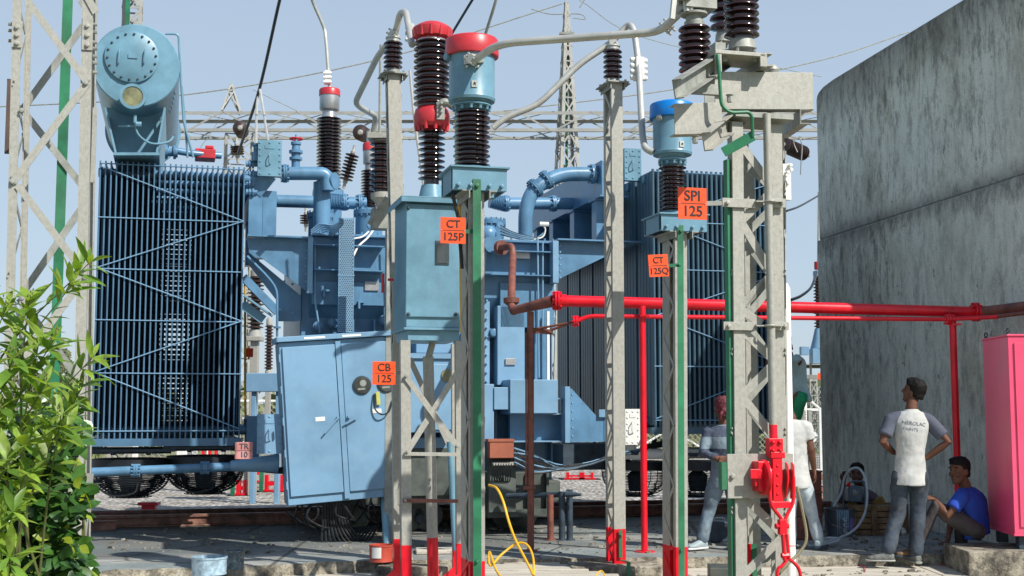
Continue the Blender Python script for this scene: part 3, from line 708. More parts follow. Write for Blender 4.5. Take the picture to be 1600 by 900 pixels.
# main tank: body, cover, bell flange, stiffeners
tz = AZ(660, 372, .3)[1]; aL, aR = AZ(470, 450, .45)[0], AZ(862, 450, .45)[0]
mb = MB(); mb.bt(aL, aR, .45, 2.8, .66, tz-.03); tank = part('tank', mb, B, bev=.02)
mb = MB(); mb.bt(AZ(487,372,.25)[0], AZ(868,372,.25)[0], .16, 2.9, tz-.03, tz); part('tank_cover', mb, B, tank, bev=.005)
mb = MB()
for px in range(500, 865, 13): mb.bolt(L(AZ(px,372,.2)[0], .2, tz), Z, .013, .03)
part('cover_bolts', mb, B, tank)
bel_b = .25; aU0, aU1 = AZ(487,400,bel_b)[0], AZ(866,400,bel_b)[0]
zm = AZ(660, 463, bel_b)[1]; zl = AZ(660, 500, .45)[1]
mb = MB(); pr = [L(aU0, .45, zl), L(aU0, bel_b, zm), L(aU0, bel_b, tz-.03), L(aU0, .45, tz-.03)]
mb.poly(pr, U*(aU1-aU0)); part('tank_upper_belt', mb, B, tank, bev=.008)
mb = MB(); mb.bt(AZ(487,440,bel_b)[0], AZ(700,440,bel_b)[0], .20, .25, AZ(600,478,.2)[1], AZ(600,442,.2)[1]); part('reinforcing_plate', mb, B, tank, bev=.006)
mb = MB(); mb.bt(AZ(780,440,bel_b)[0], AZ(864,440,bel_b)[0], .20, .25, AZ(820,512,.2)[1], AZ(820,442,.2)[1]); part('reinforcing_plate', mb, B, tank, bev=.006)
for py in (387, 425):
    z = AZ(660, py, .1)[1]
    for q0, q1 in ((490, 600), (757, 866)):
        mb = MB(); mb.bt(AZ(q0,py,.1)[0], AZ(q1,py,.1)[0], .06, .25, z-.012, z); part('stiffener', mb, B, tank)
for px in (520, 552, 585, 606, 640, 690, 735, 757, 775, 828, 862):
    a = AZ(px, 550, .3)[0]; mb = MB(); mb.bt(a-.007, a+.007, .30, .45, .8, zl-.02); part('stiffener', mb, B, tank)
mb = MB(); mb.bt(AZ(777,540,.2)[0], AZ(820,540,.2)[0], .2, .45, AZ(800,602,.2)[1], AZ(800,478,.2)[1]); part('stiffener_box', mb, M['cab'], tank, bev=.01)
mb = MB(); mb.bt(AZ(836,540,.2)[0], AZ(858,540,.2)[0], .22, .45, AZ(845,595,.2)[1], AZ(845,512,.2)[1]); part('stiffener_box', mb, B, tank, bev=.01)
mb = MB(); mb.bt(AZ(855,540,.1)[0], AZ(859,540,.1)[0], .10, .14, AZ(845,640,.1)[1], AZ(845,486,.1)[1]); part('white_conduit', mb, M['white'])
# small fittings on the tank wall
for x, y in ((505,452),(560,470),(600,480)):
    mb = MB(); mb.tb(x, x+10, y, y+3, .12, .2); mb.tb(x, x+3, y+3, y+12, .12, .2); part('lug', mb, B, tank)
for x, y in ((497,510),(520,505),(600,500),(845,470),(770,520)):
    mb = MB(); q = TP(x, y, .3); mb.lathe(q, [(-.1,.035),(0,.035),(0,.06),(.02,.06),(.02,.045),(.07,.045),(.075,.03)], 14, -W); part('drain_plug', mb, B, tank)
for x0, x1, y0, y1 in ((570,592,440,454),(805,828,392,404),(790,806,560,570)):
    mb = MB(); mb.tb(x0, x1, y0, y1, .18, .19); part('rating_plate', mb, M['silver'], tank, bev=.002)
for pix in ([(492,378,.14),(492,470,.14),(500,520,.2)],[(606,380,.14),(606,466,.16),(602,520,.2)],[(760,392,.1),(752,470,.1),(752,600,.1)],[(848,378,.1),(848,520,.12)],[(840,372,.1),(842,590,.1)]):
    mb = MB(); mb.tube(fillet([TP(*q_) for q_ in pix], .06), .011, 8); part('conduit', mb, M['cab'], tank)
mb = MB()
for k in range(14): mb.bolt(TP(760, 470+k*14, .28), -W, .012, .03)
mb.tb(755, 765, 462, 664, .28, .34); part('flange_strip', mb, M['cab'], tank)
# horizontal girder and shelf box low on the right
mb = MB(); mb.tb(797, 872, 593, 646, -.15, .3); part('shelf_box', mb, M['cab'], bev=.008)
for py in (622, 646, 689):
    mb = MB(); z = AZ(830, py, -.05)[1]; mb.bt(AZ(797,py,-.1)[0], AZ(888,py,-.1)[0], -.1, .4, z-.012, z+.002); part('girder_flange', mb, M['cab'])
mb = MB(); mb.tb(797, 888, 648, 688, .12, .2); part('girder_web', mb, B)
mb = MB(); mb.tb(737, 772, 600, 690, -.1, .2); mb.tb(772, 796, 605, 640, -.12, .2); part('lower_panel', mb, M['cab'], bev=.006)
def plate(pix, b, th, name='bracket_plate', m=B, **k):
    mb = MB(); mb.poly([TP(x, y, b) for x, y in pix], W*th); return part(name, mb, m, **k)
pl = plate([(888,607),(893,607),(930,648),(948,650),(948,690),(893,691),(888,682)], -.05, .015)
mb = MB(); mb.tb(883, 891, 604, 692, -.17, -.02); part('bracket_flange', mb, M['cab'], pl, bev=.004)
mb = MB()
for i in range(6): mb.bolt(TP(893, 617+i*13, -.09), U, .012, .02)
part('flange_bolts', mb, M['cab'], pl)
mb = MB(); mb.tb(944, 990, 652, 690, -.06, .1); part('support_arm', mb, B, bev=.006)
mb = MB(); mb.tb(936, 952, 640, 652, -.09, -.07); part('lifting_lug', mb, M['cab'], bev=.004)
# upper right wing bracket
pl = plate([(869,377),(985,377),(985,382),(869,438)], .15, .015)
mb = MB(); mb.tb(864, 873, 376, 442, .03, .18); part('bracket_flange', mb, M['cab'], pl, bev=.004)
mb = MB()
for i in range(6): mb.bolt(TP(874, 384+i*10, .09), U, .012, .02)
part('flange_bolts', mb, M['cab'], pl)
mb = MB(); mb.bt(AZ(869,377,.1)[0], AZ(1000,377,.1)[0], .02, .32, AZ(900,377,.1)[1], AZ(900,377,.1)[1]+.018); part('bracket_shelf', mb, B, pl)
# upper left wing bracket
pl = plate([(386,372),(485,372),(485,456),(481,456),(388,388)], .12, .015)
mb = MB(); mb.tb(481, 489, 371, 458, .0, .16); part('bracket_flange', mb, M['cab'], pl, bev=.004)
mb = MB()
for i in range(6): mb.bolt(TP(478, 380+i*12, .11), -W, .011, .018)
part('flange_bolts', mb, M['cab'], pl)
mb = MB(); mb.bt(AZ(386,372,.1)[0], AZ(487,372,.1)[0], .0, .32, AZ(430,372,.1)[1], AZ(430,372,.1)[1]+.018); part('bracket_shelf', mb, B, pl)
pl2 = plate([(386,392),(470,462),(470,500),(464,502),(433,502),(433,470),(386,410)], .40, .02)
mb = MB()
for x, y in ((457,434),(457,444),(457,458),(457,475),(457,489),(444,440),(451,428)): mb.bolt(TP(x,y,.4), -W, .011, .018)
part('flange_bolts', mb, M['cab'], pl2)
mb = MB(); mb.beam(TP(380,433,.3), TP(434,488,.3), .09, .09, W); part('diagonal_strut', mb, B)
mb = MB(); mb.beam(TP(381,462,.2), TP(426,494,.2), .10, .02, Z); mb.beam(TP(378,475,.25), TP(412,500,.25), .10, .03, W); part('diagonal_strut', mb, T_)
mb = MB(); mb.tube(fillet([TP(386,400,.05), TP(418,432,.05), TP(433,452,.05), TP(433,512,.05), TP(433,526,.05)], .15), .014, 8); mb.lathe(TP(433,513,.05), [(0,.04),(.02,.04)], 10); part('thin_pipe', mb, B)
# left box columns and sloping duct
mb = MB(); mb.tb(388, 410, 300, 371, .25, .35); mb.tb(410, 432, 298, 371, .28, .55); part('bank_support_column', mb, B, bev=.006)
mb = MB(); mb.beam(TP(421,272,.25), TP(398,300,.3), .18, .12, W); part('sloping_duct', mb, B)
for b in (1.0, 1.9, 2.8):
    mb = MB(); a = AZ(420,330,.3)[0]; mb.bt(a-.12, a+.06, b, b+.2, tz-.1, bkL[4]-.1); part('bank_support_column', mb, B)
mb = MB(); a = AZ(400,280,.3)[0]; mb.bt(a-.08, a+.10, .35, 3.3, bkL[4]-.22, bkL[4]-.02); part('main_header', mb, B, bev=.02)
mb = MB()
for py in (256, 272, 286, 300):
    mb.tube([TP(384,py,.25), TP(402,py,.25)], .035, 10); mb.lathe(TP(389,py,.25), [(0,.05),(.02,.05)], 10, U); mb.lathe(TP(394,py,.25), [(0,.055),(.02,.055)], 10, U)
part('valve_flange', mb, B)
# right main header (rectangular duct running back) and its columns
a = AZ(940, 300, .3)[0]; z1 = AZ(945, 250, .3)[1]; z0 = AZ(945, 305, .3)[1]
mb = MB(); mb.bt(a, a+.30, .3, 3.6, z0, z1); part('main_header', mb, B, bev=.01)
mb = MB(); mb.bt(a-.03, a+.33, .27, 3.63, z0-.02, z0); part('header_flange', mb, B)
for b in (.45, 1.35, 2.3, 3.1):
    mb = MB(); mb.bt(a-.02, a+.28, b, b+.18, tz+.02, z0-.02); mb.bt(a-.05, a+.33, b-.04, b+.22, z0-.045, z0-.02); part('bank_support_column', mb, B, bev=.005)
mb = MB(); mb.bt(a-.05, a+.3, .35, 3.6, tz-.03, tz+.02); part('header_sill', mb, B)
# riveted blanking boxes
def riveted(px0, px1, py0, py1, b, th=.10, m=T_, handle=True, nx=3, ny=6, name='valve_box'):
    mb = MB(); mb.tb(px0, px1, py0, py1, b, b+th)
    for i in range(ny):
        for j in range(nx):
            if 0 < i < ny-1 and 0 < j < nx-1: continue
            mb.lathe(TP(px0+3+(px1-px0-6)*j/(nx-1), py0+4+(py1-py0-8)*i/(ny-1), b), [(-.004,.013),(.005,.012),(.009,.006)], 8, -W)
    bx = part(name, mb, m)
    cx, cy = (px0+px1)/2, (py0+py1)/2; w = px1-px0; h = py1-py0
    mb = MB(); mb.tube(fillet([TP(cx+w*.03, cy+h*.18, b), TP(cx-w*.05, cy+h*.12, b-.04), TP(cx-w*.02, cy-h*.1, b-.05), TP(cx+w*.03, cy-h*.16, b)], .02, 3), .006, 6); part('handle', mb, m, bx)
    mb = MB(); mb.tb(cx-w*.2, cx+w*.2, cy-h*.36, cy-h*.26, b-.006, b); part('name_plate', mb, m, bx, bev=.002)
    return bx
riveted(403, 440, 219, 275, .1)
riveted(402, 440, 647, 709, -.62, m=M['cab'])
riveted(976, 1002, 232, 282, .05)
riveted(977, 1000, 639, 695, -.2, m=M['white'])
# pipes over the cover
def pipe(pix, r, rad=.18, name='oil_pipe', m=B, seg=20, flanges=()):
    pts = [TP(x, y, b) for x, y, b in pix]; mb = MB(); mb.tube(fillet(pts, rad, 8), r, seg); o = part(name, mb, m)
    for (x, y, b, dx, dy) in flanges:
        p = TP(x, y, b); ax = (TP(x+dx, y+dy, b)-p).normalized(); f = MB(); f.lathe(p-ax*.022, [(0, r*1.38), (.02, r*1.38)], 24, ax); f.lathe(p+ax*.002, [(0, r*1.38), (.02, r*1.38)], 24, ax)
        X = ax.orthogonal().normalized(); Y = ax.cross(X)
        for k in range(10):
            t = 6.283*k/10; q = p+(X*math.cos(t)+Y*math.sin(t))*r*1.2; f.tube([q-ax*.045, q+ax*.045], .011, 6)
        part('pipe_flange', f, m, o)
    return o
pipe([(440,271,.5),(512,271,.5),(512,298,.5)], .078, .2, flanges=[(445,271,.5,1,0)])
pipe([(503,285,.62),(503,372,.62)], .10, name='riser_pipe')
mb = MB(); mb.lathe(TP(521,283,.5), [(0,.10),(.03,.10)], 20, (U*.8-W*.6)); part('elbow_cover', mb, B)
pipe([(432,314,1.0),(572,318,1.0)], .075, flanges=[(538,316,1.0,1,0),(562,317,1.0,1,0)])
mb = MB(); p0, p1 = TP(516,315,1.0), TP(536,316,1.0); ln = (p1-p0).length
mb.lathe(p0, [(ln*i/16, .085 if i % 2 else .10) for i in range(17)], 24, p1-p0); part('bellows', mb, B)
pipe([(940,272,.5),(872,272,.5),(832,296,.45),(821,328,.45),(821,374,.45)], .088, .22, flanges=[(925,272,.5,1,0),(854,281,.47,1,-.6),(836,294,.45,1,-.8)])
pipe([(900,318,1.5),(783,318,1.5)], .078, flanges=[(864,318,1.5,1,0),(790,318,1.5,1,0)])
mb = MB(); p0, p1 = TP(765,315,1.5), TP(786,318,1.5); ln = (p1-p0).length
mb.lathe(p0, [(ln*i/16, .07+.02*i/16 if i % 2 else .085+.02*i/16) for i in range(17)], 24, p1-p0); part('bellows', mb, B)
# wheel valve
mb = MB(); q = TP(462, 262, .55); zz = lambda py: AZ(462, py, .55)[1]
mb.lathe((q.x,q.y,zz(266)), [(0,.05),(.12,.05),(.12,.075),(.15,.075),(.15,.05),(.2,.055),(.2,.08),(.23,.08),(.23,.05),(.3,.045),(.3,.06),(.33,.06),(.33,.02),(.42,.012)], 16)
vv = part('gate_valve', mb, B)
mb = MB(); c = V((q.x,q.y,zz(217))); mb.ring(c, Z, .07, .011); mb.ell(c, .025,.025,.015, 8)
for k in range(4): t = k*1.571; mb.tube([c, c+V((math.cos(t)*.07, math.sin(t)*.07, 0))], .006, 6)
part('hand_wheel', mb, M['capred'], vv)
# turrets and manholes on the cover
def turret(px, py0, py1, b, r, lid=True, name='turret'):
    q = TP(px, py1, b); z0 = tz; z1 = AZ(px, py0, b)[1]; mb = MB()
    mb.lathe((q.x,q.y,z0), [(0,r*1.08),(.025,r*1.08),(.025,r),(z1-z0-.05,r),(z1-z0-.05,r*1.14),(z1-z0,r*1.14),(z1-z0+.005,r*.9),(z1-z0+.03,r*.6)], 28); o = part(name, mb, B)
    mb = MB()
    for k in range(16): t = k*6.283/16; mb.tube([(q.x+math.cos(t)*r*1.08, q.y+math.sin(t)*r*1.08, z1-.075), (q.x+math.cos(t)*r*1.08, q.y+math.sin(t)*r*1.08, z1+.025)], .01, 6)
    part('flange_bolts', mb, B, o); return V((q.x, q.y, z1+.03))
turret(576, 330, 372, .75, .16); turret(500, 334, 370, .9, .14); turret(768, 345, 372, .7, .15); turret(690, 335, 372, 1.4, .2)
turret(512, 300, 360, 1.5, .17)
q = TP(762, 356, .45); mb = MB(); mb.lathe(q-Z*.12, [(0,.11),(.05,.12),(.10,.10),(.14,.06)], 20); mb.lathe(TP(781,352,.4), [(0,.04),(.03,.04)], 14, -W); part('relief_valve', mb, B)
# inlet stub on the tank front with rusty elbow handled by the fire main
mb = MB(); mb.lathe(TP(762,386,.25), [(0,.07),(.05,.07),(.05,.105),(.08,.105),(.08,.07),(.22,.07),(.22,.10),(.25,.10)], 20, -W); part('inlet_valve', mb, B)
# buchholz relay, breather pipes
mb = MB(); mb.tb(305, 337, 232, 247, .6, .85); mb.tb(321, 334, 227, 232, .65, .8); part('gas_relay', mb, M['capred'], bev=.01)
mb = MB(); mb.tube(fillet([TP(262,233,.5),TP(300,240,.6),TP(345,243,.7)], .1), .04, 12); mb.lathe(TP(258,237,.5), [(0,.08),(.03,.08),(.03,.05),(.09,.05),(.09,.08),(.12,.08)], 14, U); mb.lathe(TP(275,238,.55), [(0,.06),(.02,.06)], 14, U); part('relay_pipe', mb, B)
# bushings
def bushing(px, b, py_cap0, py_cap1, py_cyl, py_neck, py_shed, rcap, rc, rs, n, lab=None):
    q = TP(px, 372, b); z = lambda py: AZ(px, py, b)[1]
    mb = MB(); mb.lathe((q.x,q.y,z(py_shed)), shedprof(0, z(py_neck)-z(py_shed), n, rc, rs, .2), 28); o = part('bushing', mb, M['porc'])
    mb = MB(); h = z(py_cap1)-z(py_cyl); mb.lathe((q.x,q.y,z(py_cyl)), [(-.10,rc*.95),(0,rcap*.7),(.015,rcap*.95),(.03,rcap),(h,rcap)], 24); part('top_cylinder', mb, M['silver'], o)
    mb = MB(); mb.lathe((q.x,q.y,z(py_cap1)), [(0,rcap*1.06),(z(py_cap0)-z(py_cap1)-.03,rcap*1.06),(z(py_cap0)-z(py_cap1)-.008,rcap*.95),(z(py_cap0)-z(py_cap1),rcap*.7)], 24); part('red_cap', mb, M['capred'], o)
    mb = MB(); mb.lathe((q.x,q.y,tz), [(0,rs*1.2),(.03,rs*1.2),(.03,rs*.95),(max(.06,z(py_shed)-tz),rc*1.1)], 24); part('bushing_base', mb, B, o)
    return q, z
q, z = bushing(512, 1.5, 138, 150, 174, 184, 303, .125, .105, .155, 22)
mb = MB(); p0 = V((q.x,q.y,z(138))); mb.tube(spline([p0, V((q.x-.02,q.y,z(112))), TP(509,60,1.5), TP(505,40,1.5), TP(489,3,1.4), TP(480,-30,1.2)], 6), .022, 8); part('conductor', mb, M['alu'])
mb = MB(); 
for py in (114, 121, 128):
    mb.tube([TP(505,py,1.46), TP(518,py,1.46)], .017, 8)
mb.bt(*sorted((AZ(507,120,1.5)[0], AZ(516,120,1.5)[0])), 1.46, 1.52, z(132), z(111)); part('clamp', mb, M['white'])
q, z = bushing(577, 2.3, 223, 236, 258, 266, 325, .095, .075, .12, 13)
mb = MB(); mb.tube([V((q.x,q.y,z(223))), V((q.x,q.y,z(205)))], .05, 10); part('bushing_terminal', mb, M['alu'])
# perforated cable tray
b = .0; mb = MB(); mb.tb(530, 552, 340, 519, b, b+.012); mb.tb(529, 531, 340, 519, b, b+.05); mb.tb(551, 553, 340, 519, b, b+.05); tray = part('cable_tray', mb, M['cab'])
mb = MB(); a0, z1 = AZ(532, 342, b); a1, z0 = AZ(550, 517, b); row = 0; z = z1-.012
while z > z0:
    nx = 6
    for i in range(nx):
        aa = a0+(a1-a0)*(i+.5+(.25 if row % 2 else -.25))/nx
        mb.add([L(aa+.0085*math.cos(k*1.047), b-.0015, z+.0085*math.sin(k*1.047)) for k in range(6)], [tuple(range(6))])
    z -= .021; row += 1
part('tray_holes', mb, M['dark'], tray, flat=True)
mb = MB(); mb.tb(528, 554, 429, 431, b-.006, b); mb.tb(540,542, 500, 519, b+.02, b+.3); part('tray_joint', mb, M['cab'], tray)
random.seed(5); mb = MB()
for k in range(9):
    y = 352+k*3; mb.tube(spline([TP(486,y+8,.3), TP(500+k*2,y-2,.25), TP(520,352+k*2,.15), TP(535,344+k,.05)], 5), .009, 6)
part('control_cables', mb, M['cab'])
mb = MB(); mb.tube(spline([TP(552,400,.05), TP(560,385,.1), TP(574,372,.15), TP(583,360,.2)], 6), .012, 6); mb.tube(spline([TP(552,373,.05), TP(566,370,.1), TP(576,362,.2)], 6), .010, 6); part('control_cables', mb, M['white'])
mb = MB(); mb.lathe(TP(580,352,.35), [(0,.055),(.05,.055),(.055,.045)], 18, -W); part('oil_gauge', mb, M['cab'])
random.seed(8)
for k in range(10):
    mb = MB(); y = 366+k*.6; mb.tube(spline([TP(782,352+k*1.6,.3), TP(800,362+k,.25), TP(822,368+k*.8,.2), TP(838,371,.2), TP(851,366-k*.5,.22)], 6), .007, 6); part('control_cable', mb, M['cab'] if k % 3 else M['rubber'])
mb = MB(); mb.tube(spline([TP(834,374,.2), TP(848,370,.2), TP(852,358,.2), TP(846,350,.2)], 6), .010, 6); part('control_cable', mb, M['white'])
mb = MB(); mb.lathe(TP(843,350,.2), [(0,.028),(.11,.028)], 10, U); part('sensor_head', mb, M['white'])

# conservator
bc = -.15; c0 = TP(213, 102, bc); rad = (TP(282,102,bc)-TP(145,102,bc)).length/2; cl = 3.4
mb = MB(); mb.lathe(c0, [(0,rad-.01),(.01,rad),(cl-.02,rad),(cl-.02,rad*1.07),(cl+.03,rad*1.07)], 64, W); cons = part('conservator', mb, T_)
mb = MB(); cc = TP(206, 90, bc); rc_ = (TP(249,90,bc)-TP(164,90,bc)).length/2; mb.lathe(cc+W*.0, [(0,rc_),(.028,rc_),(.034,rc_-.01)], 48, -W); cov = part('end_cover', mb, T_, cons)
mb = MB()
for k in range(18): t = k*6.283/18+.1; mb.bolt(cc-W*.034+(U*math.cos(t)+Z*math.sin(t))*(rc_-.03), -W, .010, .014)
part('cover_bolts', mb, M['dark'], cons)
for px in (186, 226):
    mb = MB(); mb.tube(fillet([TP(px+1,77,bc-.034), TP(px,80,bc-.062), TP(px-1,99,bc-.062), TP(px-2,101,bc-.034)], .02, 3), .007, 6); part('cover_handle', mb, T_, cons)
mb = MB(); mb.tb(200, 215, 84, 91, bc-.045, bc-.034); part('name_plate', mb, T_, cons, bev=.003)
sg = TP(208, 156, bc); mb = MB(); mb.lathe(sg, [(-.05,.115),(.10,.115),(.10,.138),(.17,.138),(.17,.108),(.16,.105)], 32, -W); gs = part('level_gauge', mb, T_, cons)
mb = MB(); mb.lathe(sg-W*.155, [(0,.106),(.006,.106)], 32, -W); part('gauge_glass', mb, M['oilglass'], cons)
mb = MB(); mb.tube([TP(211,180,bc-.08), TP(211,192,bc-.08)], .018, 8); mb.tube([TP(185,197,bc), TP(215,197,bc-.04)], .012, 6); mb.lathe(TP(212,194,bc-.1),[(0,.03),(.06,.03)],8,U); part('drain_cock', mb, T_, cons)
mb = MB(); mb.tube(spline([TP(211,190,bc-.08), TP(216,210,bc-.08), TP(236,224,bc-.05), TP(262,222,bc+.1), TP(272,212,bc+.3)], 6), .012, 8); part('drain_pipe', mb, T_, cons)
# saddle
z0s = AZ(213, 242, bc)[1]; mb = MB()
mb.poly([TP(163,168,bc+.5), TP(259,168,bc+.5), TP(246,241,bc+.5), TP(180,241,bc+.5)], W*.012); mb.poly([TP(163,168,bc+2.4), TP(259,168,bc+2.4), TP(246,241,bc+2.4), TP(180,241,bc+2.4)], W*.012)
for s, x0, x1 in ((1,163,180),(-1,259,246)):
    p, q = TP(x0,168,bc+.02), TP(x1,241,bc+.02); mb.obox(p, q-p, W*2.5, U*.02*s)
p = TP(177,243,bc); q = TP(249,243,bc); mb.obox(p-W*.02, q-p, W*2.6, Z*.03); part('saddle', mb, T_, cons)
mb = MB(); mb.tube(fillet([TP(258,53,bc+.1), TP(279,53,bc+.1), TP(283,130,bc+.12), TP(287,190,bc+.15), TP(302,246,bc+.2)], .05), .013, 8); mb.tube([TP(284,135,bc+.12), TP(290,200,bc+.2), TP(293,246,bc+.2)], .012, 8); part('vent_pipe', mb, T_, cons)
mb = MB()
for k in range(5): y = 140+k*10; mb.ring(c0+W*(.3+.15*k)+U*(rad*math.cos(-.45-k*.05))+Z*(rad*math.sin(-.45-k*.05)), U, .03, .005, 12, 4)
part('cable_clips', mb, T_, cons)
for px, wd2 in ((365, .09),):
    q = TP(398, 238, .3); 
mb = MB(); mb.lathe(TP(400,252,.2), [(0,.05),(.10,.05),(.10,.03),(.18,.03),(.18,.05),(.2,.05)], 12); part('air_release', mb, B)

# marshalling cabinet, hanging askew
cb = -.75; roll = R(4.3); rc0 = TP(432, 527, cb)
def K(x, y, zd): # cabinet frame: x right, y back, z down from top left corner
    X = U*math.cos(roll)+Z*math.sin(roll); D = -(Z*math.cos(roll)-U*math.sin(roll)); return rc0+X*x+W*y+D*zd
X_ = U*math.cos(roll)+Z*math.sin(roll); Dn = U*math.sin(roll)-Z*math.cos(roll)
CW, CH, CD = 1.24, 1.75, .5
def kb(mb, x0, x1, y0, y1, z0, z1): return mb.obox(K(x0,y0,z0), X_*(x1-x0), W*(y1-y0), Dn*(z1-z0))
mb = MB(); kb(mb, .02, CW-.02, .02, CD, .06, CH); cabn = part('marshalling_cabinet', mb, M['cab'], bev=.008)
mb = MB(); kb(mb, -.01, CW, -.03, CD+.05, 0, .055); part('cabinet_roof', mb, M['cab'], cabn, bev=.006)
mb = MB(); kb(mb, .28, .5, -.033, -.03, .018, .04); kb(mb, .68, .88, -.033, -.03, .018, .04); part('roof_strips', mb, M['white'], cabn)
for x0, x1, sg_ in ((.05, .60, 1), (.665, 1.20, -1)):
    mb = MB(); kb(mb, x0, x1, -.004, .02, .11, CH-.09); d = part('door', mb, M['cab'], cabn, bev=.006)
    hx = .585 if sg_ == 1 else .70
    mb = MB(); kb(mb, hx-.012, hx+.012, -.035, -.004, .87, .895)
    if sg_ == 1: mb.beam(K(hx,-.045,.88), K(hx-.15,-.05,1.03), .016, .01, W)
    else: mb.beam(K(hx-.05,-.045,.95), K(hx+.10,-.05,.875), .016, .01, W)
    part('handle', mb, M['cab'], cabn)
    mb = MB(); p = .40 if sg_ == 1 else 1.0; mb.obox(K(p-.05,-.007,.86 if sg_==1 else .82), X_*.10, W*.004, Dn*.045); part('label_plate', mb, M['white'], cabn, bev=.004)
mb = MB(); mb.mi = 0; part('door_rib', kb(mb, .605, .66, -.012, .02, .08, CH-.02), M['cab'], cabn, bev=.004)
for k in range(5):
    mb = MB(); kb(mb, .012, .026, -.012, .01, .18+k*.33, .26+k*.33); part('hinge', mb, M['cab'], cabn)
for x in (.86, 1.12):
    mb = MB(); mb.lathe(K(x,-.004,.56), [(0,.10),(.014,.098),(.016,.085)], 28, -W); part('gauge_window', mb, M['dark'], cabn)
    mb = MB(); mb.lathe(K(x,-.0205,.56), [(0,.086),(.004,.086)], 28, -W); part('gauge_pane', mb, M['glass'], cabn)
    mb = MB(); mb.lathe(K(x+.01,-.0255,.54), [(0,.035),(.002,.035)], 16, -W); mb.obox(K(x-.05,-.0255,.59), X_*.08, -W*.002, Dn*.02); part('gauge_dial', mb, M['galvd'], cabn)
mb = MB(); mb.tube(spline([K(.98,-.02,.66), K(.97,-.04,.80), K(1.03,-.06,.88), K(1.12,-.05,.86), K(1.17,-.02,.74)], 6), .008, 6); part('loose_cable', mb, M['rubber'], cabn)
mb = MB(); kb(mb, 1.0, 1.04, -.03, -.02, .64, .78); part('yellow_tag', mb, mat('yellow_green_tag', (.5,.5,.12), .5), cabn)
mb = MB(); random.seed(4)
for k in range(16):
    x = random.uniform(.1, 1.1); y = random.uniform(.05,.4); mb.tube(spline([K(x,y,CH), K(x+random.uniform(-.1,.1),y,CH+.15), K(x+random.uniform(-.2,.2),y+.1,CH+random.uniform(.2,.3)), K(x+random.uniform(-.3,.3),y+.4,CH+.1)], 4), .012, 5)
part('hanging_cables', mb, M['rubber'], cabn)
mb = MB(); random.seed(6)
for k in range(10):
    q0 = K(.4+k*.03,.2,CH); mb.tube(spline([q0, q0-Z*.25, q0-Z*.45+U*(.02+.02*k), q0-Z*.30+U*.35+W*.2], 5), .012, 6)
part('cable_loop', mb, M['rubber'], cabn)
mb = MB(); mb.tube([TP(600,780,-.65), TP(605,856,-.9)], .038, 14); mb.lathe(TP(600,781,-.65), [(0,.03),(.05,.03)], 10); part('cable_conduit', mb, M['teal'], cabn)
# second cabinet behind the breaker frame (seen between its legs)
cb2 = -.25; mb = MB(); mb.tb(640, 716, 560, 676, cb2, cb2+.4); c2_ = part('tap_changer_box', mb, M['cab'], bev=.01)
mb = MB(); mb.tb(636, 716, 552, 560, cb2-.03, cb2+.42); part('box_roof', mb, M['cab'], c2_)
mb = MB(); mb.tb(664, 712, 569, 672, cb2-.02, cb2); part('door', mb, M['cab'], c2_, bev=.008)
mb = MB(); mb.lathe(TP(699,587,cb2-.02), [(0,.075),(.015,.07)], 24, -W); part('gauge_window', mb, M['oilglass'], c2_)
mb = MB(); mb.bt(AZ(640,600,0)[0], AZ(716,600,0)[0], .0, .3, AZ(680,700,0)[1], AZ(680,684,0)[1]); part('box_sill', mb, M['cab'], c2_)
mb = MB(); mb.tb(650, 716, 535, 552, .0, .35); part('drive_housing', mb, M['cab'], bev=.01)
# lower tank and base
mb = MB(); mb.bt(AZ(480,760,.3)[0], AZ(868,760,.3)[0], .1, 2.6, .44, .68); part('base_frame', mb, M['olive'], bev=.01)
mb = MB(); mb.tb(766, 858, 738, 806, -.15, .3); mb.tb(640, 716, 700, 775, 0, .3); part('lower_tank', mb, M['olive'], bev=.01)
mb = MB()
for px in (770, 798, 828, 856): mb.tb(px-2, px+2, 735, 806, -.22, -.1)
mb.tb(762, 862, 796, 808, -.25, .2); part('lower_stiffeners', mb, M['olive'])
for px, bb in ((540, .35), (655, .35), (805, .35), (540, 2.0), (805, 2.0)):
    a, _ = AZ(px, 800, bb); mb = MB(); mb.bt(a-.16, a+.16, bb-.06, bb+.3, SZ+.27, .50); o = part('wheel_bogie', mb, M['olive'], bev=.01)
    for s in (-.1, .1):
        mb = MB(); mb.lathe(L(a+s, bb-.0, SZ+.185), [(0,.15),(.02,.18),(.05,.15),(.12,.15)], 28, W); part('wheel', mb, M['olive'], o)
    mb = MB(); mb.lathe(L(a-.0, bb-.04, SZ+.15), [(0,.05),(.2,.05)], 12, W); part('axle', mb, M['dark'], o)
mb = MB(); mb.bt(AZ(470,740,.5)[0], AZ(880,740,.5)[0], .6, 2.4, SZ+.30, .46); part('under_girder', mb, M['dark'])
